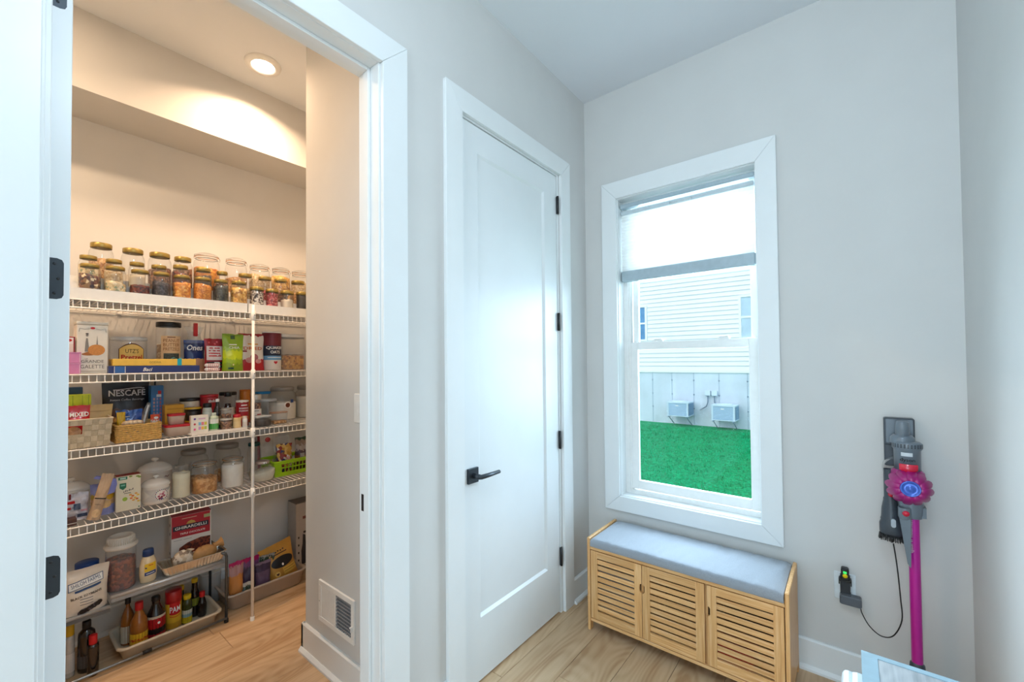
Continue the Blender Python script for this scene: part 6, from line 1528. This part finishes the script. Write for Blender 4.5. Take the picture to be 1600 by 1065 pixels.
obj('contents', MB().grid(lambda u, v: (0.965*RR*(1 if v < 0.7 else (1-v)/0.3)*math.cos(2*PI*u), 0.965*RR*(1 if v < 0.7 else (1-v)/0.3)*math.sin(2*PI*u), 0.003+hh*0.56*min(1, v/0.7)+(0.006*noise.noise((v*30, u*12, 1)) if v >= 0.7 else 0)), 26, 14), NUTS, t)
LIDW = M('d8d2c8', 0.4, var=0.03, name='lid_white')
ld = obj('lid', MB().lathe([(1.04*RR, 0.78*hh), (1.12*RR, 0.80*hh), (1.12*RR, 0.835*hh), (0.92*RR, 0.86*hh), (0.86*RR, 0.985*hh), (0.80*RR, hh), (0.72*RR, hh), (0.68*RR, 0.975*hh), (0, 0.975*hh)], 32), LIDW, t)
fl = MB()
for k in range(40):
    a = 2*PI*k/40; fl.tube([(0.925*RR*math.cos(a), 0.925*RR*math.sin(a), 0.865*hh), (0.872*RR*math.cos(a), 0.872*RR*math.sin(a), 0.975*hh)], 0.0022, 4)
obj('lid_flute', fl, LIDW, ld, kind='stuff')
x_, y_, w_, zt_ = -1.4, -1.8948, 0.0727, 0.4906
hh = zt_-ZR; RR = w_/2*0.98
t = thing('mayonnaise_bottle', 'cream squeeze bottle with a blue cap and yellow label on the rack', 'bottle', (-1.40, y_, ZR), PI/2)
obj('bottle_body', MB().lathe([(0, 0.002), (0.80*RR, 0), (0.90*RR, 0.03*hh), (RR, 0.28*hh), (0.98*RR, 0.50*hh), (0.80*RR, 0.68*hh), (0.58*RR, 0.79*hh), (0.52*RR, 0.82*hh)], 24, sy=0.75), M('e4cfa8', 0.3, coat=0.3, name='mayonnaise'), t)
obj('cap', MB().lathe([(0.58*RR, 0.79*hh), (0.66*RR, 0.80*hh), (0.62*RR, 0.95*hh), (0.56*RR, hh), (0, hh)], 20, sy=0.85), M('1c3a6c', 0.35), t)
sf = lambda x, z: -0.75*math.sqrt(max(RR*RR-x*x, 1e-9))
pad('yellow_label', t, M('e8c02a', 0.4), sf, -RR*0.52, RR*0.72, hh*0.36, hh*0.60, eps=0.002, fn=lambda x, z: (x, z+0.1*x)); pad('blue_label', t, M('24407c', 0.4), sf, -RR*0.52, RR*0.72, hh*0.24, hh*0.34, eps=0.002, fn=lambda x, z: (x, z+0.1*x))
pad('red_line', t, RED, sf, -RR*0.10, RR*0.40, hh*0.53, hh*0.55, eps=0.003); pad('white_line', t, INKW, sf, -RR*0.36, RR*0.56, hh*0.28, hh*0.30, eps=0.003, fn=lambda x, z: (x, z+0.1*x)); dot('blue_spot', t, M('24407c', 0.4), sf, -RR*0.38, hh*0.47, 0.004, 0.003, eps=0.003)

# brownie mix box, turned a little
bxw = 0.172; bxh = 0.5885-ZR
yl_, yr_ = -1.783, -1.6022
bw_ = yr_-yl_
t = thing('brownie_mix_box', 'tall red and white brownie mix box standing in the foil pan area of the rack', 'box', (-1.478, (yl_+yr_)/2, ZR), PI/2-0.10)
t['label'] = 'tall red and white brownie mix box standing on the rack behind the foil pan'
WC = M('d9d3cc', 0.5, var=0.02, name='box_white'); RC = M('a8142a', 0.4, var=0.04, name='box_red')
obj('carton', MB().box(-bw_/2, bw_/2, 0, 0.085, 0, bxh), WC, t, bevel=0.002)
f0 = flat(0.0)
pad('red_panel', t, RC, f0, -bw_*0.49, bw_*0.46, bxh*0.555, bxh*0.998)
obj('red_top', MB().box(-bw_/2+0.002, bw_/2-0.002, 0.001, 0.084, bxh+0.0002, bxh+0.0008), RC, t)
pad('navy_band', t, M('141c34', 0.4), f0, -bw_*0.46, bw_*0.42, bxh*0.70, bxh*0.80, eps=0.0008, fn=lambda x, z: (x, z-0.6*max(0, 0)))
text('GHIRARDELLI', t, -bw_*0.02, bxh*0.75, bw_*0.78, bxh*0.058, INKW, f0, eps=0.0014, bold=0.008)
obj('emblem', MB().add([(-bw_*0.14, -0.0012, bxh*0.81), (bw_*0.10, -0.0012, bxh*0.81), (bw_*0.06, -0.0012, bxh*0.855), (-bw_*0.02, -0.0012, bxh*0.88), (-bw_*0.10, -0.0012, bxh*0.855)], [(0,1,2,3,4)]), M('b89a50', 0.4), t)
text('TRIPLE CHOCOLATE', t, bw_*0.02, bxh*0.625, bw_*0.62, bxh*0.04, INKW, f0, eps=0.0014)
pad('top_print', t, M('d8b8a0', 0.5), f0, -bw_*0.25, bw_*0.12, bxh*0.93, bxh*0.94, eps=0.0014); pad('corner_tab', t, M('a8a878', 0.5), f0, bw_*0.30, bw_*0.46, bxh*0.87, bxh*0.94, eps=0.0014)
CHOC = gran('brownie_print', ['5a2418', '7a3420', '451a12', '8a4028'], 120, bump=0.3)
def brown(x, z): return (x, z)
obj('brownie_picture', MB().add([(-bw_*0.34, -0.001, bxh*0.20), (bw_*0.46, -0.001, bxh*0.06), (bw_*0.47, -0.001, bxh*0.46), (bw_*0.22, -0.001, bxh*0.47), (-bw_*0.10, -0.001, bxh*0.42), (-bw_*0.30, -0.001, bxh*0.34)], [tuple(range(6))]), CHOC, t)
for k in range(7): dot('chip_print', t, M('2c1410', 0.5), f0, bw_*(-0.44+0.035*k), bxh*(0.10+0.022*(k % 3)), 0.006, 0.005, eps=0.0018, n=7)
for a, b in ((-0.44, 0.50), (-0.20, 0.495)): pad('fine_print', t, M('8a8684', 0.5), f0, bw_*a, bw_*(a+0.2), bxh*b, bxh*(b+0.008))
for k, (a, b) in enumerate(((0.3, 0.78), (0.7, 0.60), (0.35, 0.2))): obj('side_print', MB().box(-bw_/2-0.0006, -bw_/2, 0.03, 0.05, bxh*b, bxh*(b+0.05)), M('6a6664', 0.5), t)

# foil pan with bags
yl_, yr_ = -1.8414, -1.5565
fw_ = yr_-yl_
t = thing('foil_pan', 'fluted aluminium foil pan holding two wrapped bags on the rack', 'pan', (-1.352, (yl_+yr_)/2-0.006, ZR+0.0005), PI/2)
FO = M('d8d0c2', 0.22, 0.9, var=0.08, name='foil')
fd_, fh_ = 0.115, 0.052
def pan_ring(k, z, wav):
    pts = []
    for (x, y) in rrect(-fw_/2*k, fw_/2*k, fd_/2-fd_/2*k, fd_/2+fd_/2*k, 0.02, 4): pts.append((x, y))
    out = []
    n = len(pts)
    for i in range(n):
        a, b = Vector(pts[i]), Vector(pts[(i+1) % n])
        m_ = max(1, int((b-a).length/0.004))
        for q in range(m_):
            p = a.lerp(b, q/m_); out.append(p)
    return out
lo = pan_ring(0.86, 0, 0); 
N_ = 96
def ring(k, z, wv):
    pts = rrect(-fw_/2*k, fw_/2*k, fd_/2-fd_/2*k, fd_/2+fd_/2*k, 0.02, 4)
    L_ = [0]
    P_ = [Vector(p) for p in pts]+[Vector(pts[0])]
    for i in range(len(pts)): L_.append(L_[-1]+(P_[i+1]-P_[i]).length)
    out = []
    for q in range(N_):
        s_ = L_[-1]*q/N_
        i = max(j for j in range(len(pts)) if L_[j] <= s_)
        p = P_[i].lerp(P_[i+1], (s_-L_[i])/max(1e-9, L_[i+1]-L_[i]))
        c_ = p-Vector((0, fd_/2)); e = 1+wv*(1 if q % 2 else -1)
        out.append((c_.x*e, fd_/2+c_.y*e, z))
    return out
rings = [ring(0.84, 0, 0), ring(0.86, 0.004, 0.022), ring(0.97, fh_-0.004, 0.022), ring(1.0, fh_, 0), ring(1.03, fh_-0.001, 0), ring(1.03, fh_-0.004, 0)]
vs = [p for r_ in rings for p in r_]; fs = [tuple(range(N_-1, -1, -1))]
for j in range(len(rings)-1):
    for i in range(N_): fs.append((j*N_+i, j*N_+(i+1) % N_, (j+1)*N_+(i+1) % N_, (j+1)*N_+i))
obj('pan_body', MB().add(vs, fs), FO, t)
def lumpy(name, label, cat, loc, rx, ry, rz_, mat, seed, knot=None, tilt=(0, 0)):
    t = thing(name, label, cat, loc, PI/2, None, tilt)
    def p(u, v):
        a, b = 2*PI*u, -PI/2+PI*v
        k = 1+0.22*noise.noise((math.cos(a)*1.6+seed, math.sin(a)*1.6, v*3))+0.10*noise.noise((math.cos(a)*5, math.sin(a)*5+seed, v*9))
        return (rx*k*math.cos(a)*math.cos(b), ry*k*math.sin(a)*math.cos(b), rz_*(1+math.sin(b)*(k if v > 0.4 else 1)))
    obj('bag_body', MB().grid(p, 22, 14), mat, t)
    if knot:
        kx, ky, kz, kr = knot
        obj('bag_neck', MB().grid(lambda u, v: (kx+kr*(0.5+0.9*v+0.25*math.sin(6*PI*u)*v)*math.cos(2*PI*u)*(1-0.5*math.sin(PI*v)), ky+kr*(0.5+0.9*v)*math.sin(2*PI*u)*(1-0.5*math.sin(PI*v)), kz+kr*2.2*v), 18, 6), mat, t)
    return t
ymid = -1.7597
WHB = gran('white_bag_print', ['d8c8b4', 'e2d6c6', 'cdb89c', '9a8878', 'd8cab8'], 60, bump=0.2)
lumpy('white_bread_bag', 'crumpled whitish bag with dark print at the left of the foil pan', 'bag', (-1.405, ymid, ZR+0.006), 0.048, 0.034, 0.044, WHB, 3.1, (0.018, -0.008, 0.07, 0.012), tilt=(0, 0.25))
ymid2 = -1.6392
t = lumpy('brown_paper_bag', 'twisted brown paper bag at the right of the foil pan', 'bag', (-1.405, ymid2-0.012, ZR+0.006), 0.062, 0.036, 0.042, M('b98a54', 0.55, var=0.15, sc=25, bump=0.4, name='brown_paper'), 8.4, None, tilt=(0, -0.18))
obj('bag_neck', MB().grid(lambda u, v: (0.050+0.045*v, 0.0+0.016*(1-0.55*math.sin(PI*v)+0.5*v)*math.sin(2*PI*u), 0.062+0.018*(1-0.55*math.sin(PI*v)+0.5*v)*math.cos(2*PI*u)+0.004*math.sin(8*PI*u)*v), 20, 8), M('b98a54', 0.55, var=0.15, sc=25, bump=0.4, name='brown_paper'), t)

# ---------------------------------------------------------------- floor trays and bottles
TRAY = M('cdbfa8', 0.45, var=0.03, name='beige_plastic')
def tray(name, label, x, y, w, d, h, mat, group):
    t = thing(name, label, 'tray', (x, y, 0.0), PI/2, group)
    def rr(k, z, e=0.0): return [(px_, py_, z) for px_, py_ in rrect(-w/2*k-e, w/2*k+e, d/2-d/2*k-e, d/2+d/2*k+e, 0.035, 5)]
    rs = [rr(0.80, 0.001), rr(0.88, 0.006), rr(0.985, h-0.008), rr(1.0, h, 0.008), rr(1.0, h-0.002, 0.011), rr(1.0, h-0.008, 0.010)]
    n = len(rs[0])
    inn = [rr(0.97, h-0.004), rr(0.86, 0.008), rr(0.78, 0.0045)]
    rs2 = inn[::-1]
    b = MB()
    seq = [rr(0.80, 0.001), rr(0.90, 0.005), rr(0.97, h-0.014), rr(0.97, h-0.010, 0.012), rr(0.97, h-0.002, 0.013), rr(0.97, h, 0.008), rr(0.965, h-0.002, 0.0), rr(0.955, h-0.012), rr(0.875, 0.009), rr(0.79, 0.005)]
    vs = [p for r_ in seq for p in r_]; fs = [tuple(range(n-1, -1, -1)), tuple(range((len(seq)-1)*n, len(seq)*n))]
    for j in range(len(seq)-1):
        for i in range(n): fs.append((j*n+i, j*n+(i+1) % n, (j+1)*n+(i+1) % n, (j+1)*n+i))
    obj('tray_body', b.add(vs, fs, True), mat, t)
    return t
# left tray, under the rack
ta, tb_ = -2.0091, -1.5861
tray('bottle_tray', 'long beige plastic tray of sauce bottles on the floor under the rack', -1.358, (ta+tb_)/2, tb_-ta, 0.235, 0.074, TRAY, 'beige plastic trays on the pantry floor')
ta2, tb2 = -1.5375, -1.0823
tray('packet_tray', 'beige plastic tray of bagged food on the floor right of the rack', -1.425, (ta2+tb2)/2, tb2-ta2, 0.24, 0.095, M('b9aca0', 0.45, var=0.03, name='taupe_plastic'), 'beige plastic trays on the pantry floor')
AMB = M('9a5a1c', 0.12, var=0.15, coat=0.5, name='amber_liquid')
DKB = M('1c1210', 0.12, coat=0.6, name='dark_sauce')
OLV = M('39401c', 0.15, coat=0.5, var=0.15, name='olive_glass')
YLB = bands('yellow_sauce_label', [(0, 'e0a81e'), (0.5, 'c8421e'), (0.62, 'e8b82a')], noise_amt=0.5)
zf = 0.0055
x_, y_, w_, zt_ = -1.535, -1.9477, 0.0559, 0.2075
bottle('vinegar_bottle', 'amber vinegar bottle with a pale side label, leftmost in the floor tray', -1.535, y_, zf, w_/2*1.0, zt_-zf+0.02, AMB, BLACK, 'round', None, 0, M('cfc4b0', 0.5), (0.05, 0.42), capr=0.42)
x_, y_, w_, zt_ = -1.455, -1.9182, 0.0734, 0.2248
t = bottle('hot_sauce_bottle', 'amber sauce bottle with red cap and yellow-orange label in the floor tray', -1.455, y_, zf, w_/2*0.98, zt_-zf, AMB, RED, 'round', None, 0, YLB, (0.04, 0.36), capr=0.46, caph=0.17, neck=0.38)
x_, y_, w_, zt_ = -1.485, -1.8482, 0.0856, 0.2117
t = bottle('soy_sauce_bottle', 'dark sauce bottle with a red and white label in the floor tray', -1.485, y_+0.003, zf, w_/2*0.95, zt_-zf, DKB, BLACK, 'round', None, 0, bands('soy_label', [(0, 'b01a24'), (0.15, '1a1414'), (0.42, 'b8141e'), (0.88, 'd8c4ac')], noise_amt=0.12), (0.08, 0.58), capr=0.46, caph=0.10, neck=0.42)
dot('round_badge', t, RED, cyl(w_/2*0.97), 0.004, (zt_-zf)*0.42, 0.013, 0.013, eps=0.0015); dot('badge_centre', t, INKW, cyl(w_/2*0.97), 0.004, (zt_-zf)*0.42, 0.006, 0.006, eps=0.0025)
x_, y_, w_, zt_ = -1.505, -1.7661, 0.0728, 0.2071
hh = zt_-zf; RR = w_/2*0.98
t = can('cooking_spray_can', 'yellow cooking spray can with a red cap and white lettering in the floor tray', 'can', -1.505, y_, zf, RR, hh, bands('spray_can_print', [(0, 'c89a28'), (0.30, 'e0b030'), (0.98, 'b4141c')], noise_amt=0.04), M('b0101a', 0.3, coat=0.3), lidh=hh*0.30)
pad('red_panel', t, RED, cyl(RR), -RR*0.66, RR*0.66, hh*0.46, hh*0.72, eps=0.0008, fn=lambda x, z: (x, z-0.012*(1-(x/RR)**2)*(1 if z < hh*0.5 else 0)))
text('PAM', t, 0, hh*0.545, RR*1.28, hh*0.145, INKW, cyl(RR), eps=0.002, bold=0.01)
pad('orange_print', t, M('d8641c', 0.4), cyl(RR), -RR*0.66, RR*0.66, hh*0.395, hh*0.42, eps=0.002, fn=lambda x, z: (x, z-0.010*(1-(x/RR)**2)))
pad('steel_base', t, M('9a968e', 0.35, 0.6), cyl(RR), -RR*0.96, RR*0.96, 0.002, hh*0.06, eps=0.001)
x_, y_, w_, zt_ = -1.5, -1.7061, 0.0466, 0.1569
t = bottle('yellow_cap_bottle', 'olive bottle with yellow cap and yellow and blue label, front of the floor tray', -1.500, y_, zf, w_/2*0.98, zt_-zf, OLV, M('e0c01e', 0.35), 'wide', None, 0, bands('lemon_label', [(0, 'd8c41e'), (0.45, '8ab0b8'), (0.7, 'd8d8c8')], noise_amt=0.1), (0.06, 0.50), capr=0.80, caph=0.14, neck=0.62, group='yellow-capped bottles in the floor tray')
x_, y_, w_, zt_ = -1.553, -1.7176, 0.035, 0.1918
bottle('yellow_cap_bottle', 'dark bottle with a yellow cap, behind the spray can in the floor tray', -1.553, y_-0.004, zf, w_/2*1.4, zt_-zf, OLV, M('d8b41e', 0.35), 'round', None, 0, None, capr=0.60, caph=0.12, neck=0.5, group='yellow-capped bottles in the floor tray')
x_, y_, w_, zt_ = -1.553, -1.6582, 0.0486, 0.2068
bottle('yellow_cap_bottle', 'taller dark bottle with a bright yellow cap at the back of the floor tray', -1.553, y_, zf, w_/2*1.0, zt_-zf, DKB, M('e0bc1e', 0.35), 'round', None, 0, M('8a8a2a', 0.5), (0.3, 0.5), capr=0.62, caph=0.10, neck=0.55, group='yellow-capped bottles in the floor tray')
x_, y_, w_, zt_ = -1.515, -1.6365, 0.0458, 0.1368
bottle('tabasco_style_bottle', 'small dark bottle with a red cap at the right end of the floor tray', -1.515, y_+0.004, zf, w_/2*1.0, zt_-zf, DKB, RED, 'bulb', None, 0, None, capr=0.58, caph=0.20, neck=0.5).name = 'small_sauce_bottle'
x_, y_, w_, zt_ = -1.4, -2.1643, 0.0325, 0.2338
bottle('yellow_lid_jar', 'small clear jar with a yellow lid on the floor, leftmost under the rack', -1.45, y_, 0.0, w_/2*1.1, zt_, M('b9b4ac', 0.2, var=0.1, coat=0.4), M('d8b020', 0.35), 'wide', None, 0, M('cfc8c0', 0.5), (0.1, 0.45), capr=0.9, caph=0.22, neck=0.7)
x_, y_, w_, zt_ = -1.45, -2.1078, 0.0625, 0.2222
bottle('black_bottle', 'round-shouldered black bottle on the floor under the rack', -1.45, y_, 0.0, w_/2*1.0, zt_, DKB, BLACK, 'wide', None, 0, M('4a4644', 0.5), (0.1, 0.35), capr=0.50, caph=0.14, neck=0.42)
x_, y_, w_, zt_ = -1.37, -2.0935, 0.0341, 0.1778
bottle('red_cap_bottle', 'small dark bottle with a red cap on the floor in front of the black bottle', -1.385, y_, 0.0, w_/2*1.2, zt_, DKB, RED, 'wide', None, 0, None, capr=0.72, caph=0.22, neck=0.6)
# translucent bin behind the rack leg
yl_, yr_ = -1.5794, -1.4834
t = tub('translucent_bin', 'milky translucent bin behind the rack leg on the pantry floor', -1.66, (yl_+yr_)/2-0.02, 0.0, (yr_-yl_)*1.1, 0.1793, 0.10, 0.010, MILKY, M('c4ccd2', 0.4))
# packets in the right tray
yc, zt_ = -1.2182, 0.2633
BAGY = M('c9923c', 0.42, var=0.12, sc=14, name='golden_pouch')
x_, y_, w_, _ = -1.5, -1.2074, 0.1976, 0.1411
t, sf = soft('golden_pouch', 'golden yellow food pouch with a black oval window leaning in the right floor tray', 'pouch', -1.505, y_+0.030, 0.012, w_*0.92, zt_-0.012, 0.07, BAGY, 23.3, tilt=(-0.22, -0.20), topw=1.12, waist=0.12)
hh = zt_-0.012
dot('oval_window', t, M('17191e', 0.35), sf, w_*0.04, hh*0.545, w_*0.34, hh*0.13, eps=0.003, n=24); dot('window_glint', t, INKW, sf, w_*0.02, hh*0.48, 0.006, 0.008, eps=0.004)
pad('dark_lettering', t, INK, sf, -w_*0.24, w_*0.26, hh*0.735, hh*0.755, eps=0.003)
for q in range(6): dot('ink_mark', t, INK, sf, -w_*0.22+w_*0.08*q, hh*(0.80+0.012*(q % 2)), 0.005, 0.004, eps=0.003, n=8)
dot('heart_seal', t, M('e8c068', 0.4), sf, -w_*0.20, hh*0.30, 0.016, 0.016, eps=0.003); heart(t, M('4a1a14', 0.5), lambda x, z: sf(x, z)-0.004, -w_*0.20, hh*0.30, 0.008)
pad('gold_panel', t, M('e0b450', 0.4), sf, -w_*0.02, w_*0.40, hh*0.24, hh*0.40, eps=0.003)
for q in range(2): pad('panel_line', t, M('8a5a1c', 0.5), sf, 0.0, w_*0.36, hh*(0.29+0.06*q), hh*(0.30+0.06*q), eps=0.004)
yc, zt_ = -1.5265, 0.246
t, sf = soft('pink_zip_bag', 'clear zip bag with a pink seal holding orange crackers in the right floor tray', 'bag', -1.485, -1.4716, 0.012, 0.078, zt_-0.006, 0.06, bands('cracker_bag', [(0, 'b8743c'), (0.30, 'cc8848'), (0.68, 'b48a8a'), (0.90, 'b01a64')], noise_amt=0.2), 24.4, crumple=0.008)
t, sf = soft('purple_zip_bag', 'purple-tinted zip bag with a pink seal behind the shelf post in the tray', 'bag', -1.535, -1.3768, 0.012, 0.100, 0.229-0.012, 0.06, bands('purple_bag', [(0, '4a4a52'), (0.35, '4e3e5c'), (0.75, '7a4a80'), (0.88, 'b81a6a')], noise_amt=0.25), 25.1, crumple=0.008)
t, sf = soft('violet_box_bag', 'violet translucent bag with a white edge right of the shelf post in the tray', 'bag', -1.485, -1.3232, 0.012, 0.088, 0.2005-0.012, 0.06, bands('violet_bag', [(0, '1f4a3c'), (0.22, 'd0c8c8'), (0.28, '5a4864'), (0.7, '3a2c4a'), (0.9, '7a6a84')], noise_amt=0.08), 26.2, crumple=0.006)
t, sf = soft('green_packet', 'dark green packet with a lime edge lying low in the right floor tray', 'packet', -1.452, -1.4179, 0.012, 0.070, 0.105, 0.03, bands('green_packet_print', [(0, '6a9a1e'), (0.5, '1c3a2c'), (0.8, 'c9c4bc')], noise_amt=0.4), 27.3, tilt=(-0.3, 0))
t, sf = soft('blue_packet_dark', 'dark blue and green crumpled packet behind the golden pouch', 'packet', -1.535, -1.2788, 0.012, 0.09, 0.1887+0.01, 0.03, bands('dark_blue_print', [(0, '24405a'), (0.5, '2a4a6a'), (0.7, '2c4a3a'), (0.9, 'a8a4a0')], noise_amt=0.4), 28.4, crumple=0.010)
t.name = 'dark_blue_packet'
# appliance box at the right end
yl_ = -1.0719
bh = 0.4554
t = thing('appliance_box', 'tall white carton with black appliance pictures, half hidden at the right end', 'box', (-1.590, yl_+0.08, 0), PI/2)
WC2 = M('b9b2ac', 0.5, var=0.03, name='appliance_card')
obj('carton', MB().box(-0.08, 0.08, 0, 0.12, 0, bh-0.002), WC2, t, bevel=0.0015)
obj('top_flap', MB().box(-0.079, 0.079, 0.001, 0.119, bh-0.002, bh+0.002), M('6a605a', 0.5), t)
f0 = flat(0.0)
for k in range(4): dot('icon', t, INK, f0, -0.062, bh*(0.50-0.11*k), 0.005, 0.008)
obj('machine_print', MB().prism([(-0.040, bh*0.10), (-0.004, bh*0.10), (0.0, bh*0.30), (-0.012, bh*0.34), (-0.016, bh*0.52), (-0.034, bh*0.54), (-0.036, bh*0.40), (-0.044, bh*0.30)], -0.0008, 0.0), M('1c2230', 0.4), t)
pad('dark_print', t, INK, f0, -0.030, 0.05, bh*0.55, bh*0.58); pad('brown_print', t, M('7a4a44', 0.5), f0, -0.035, 0.01, bh*0.76, bh*0.80)
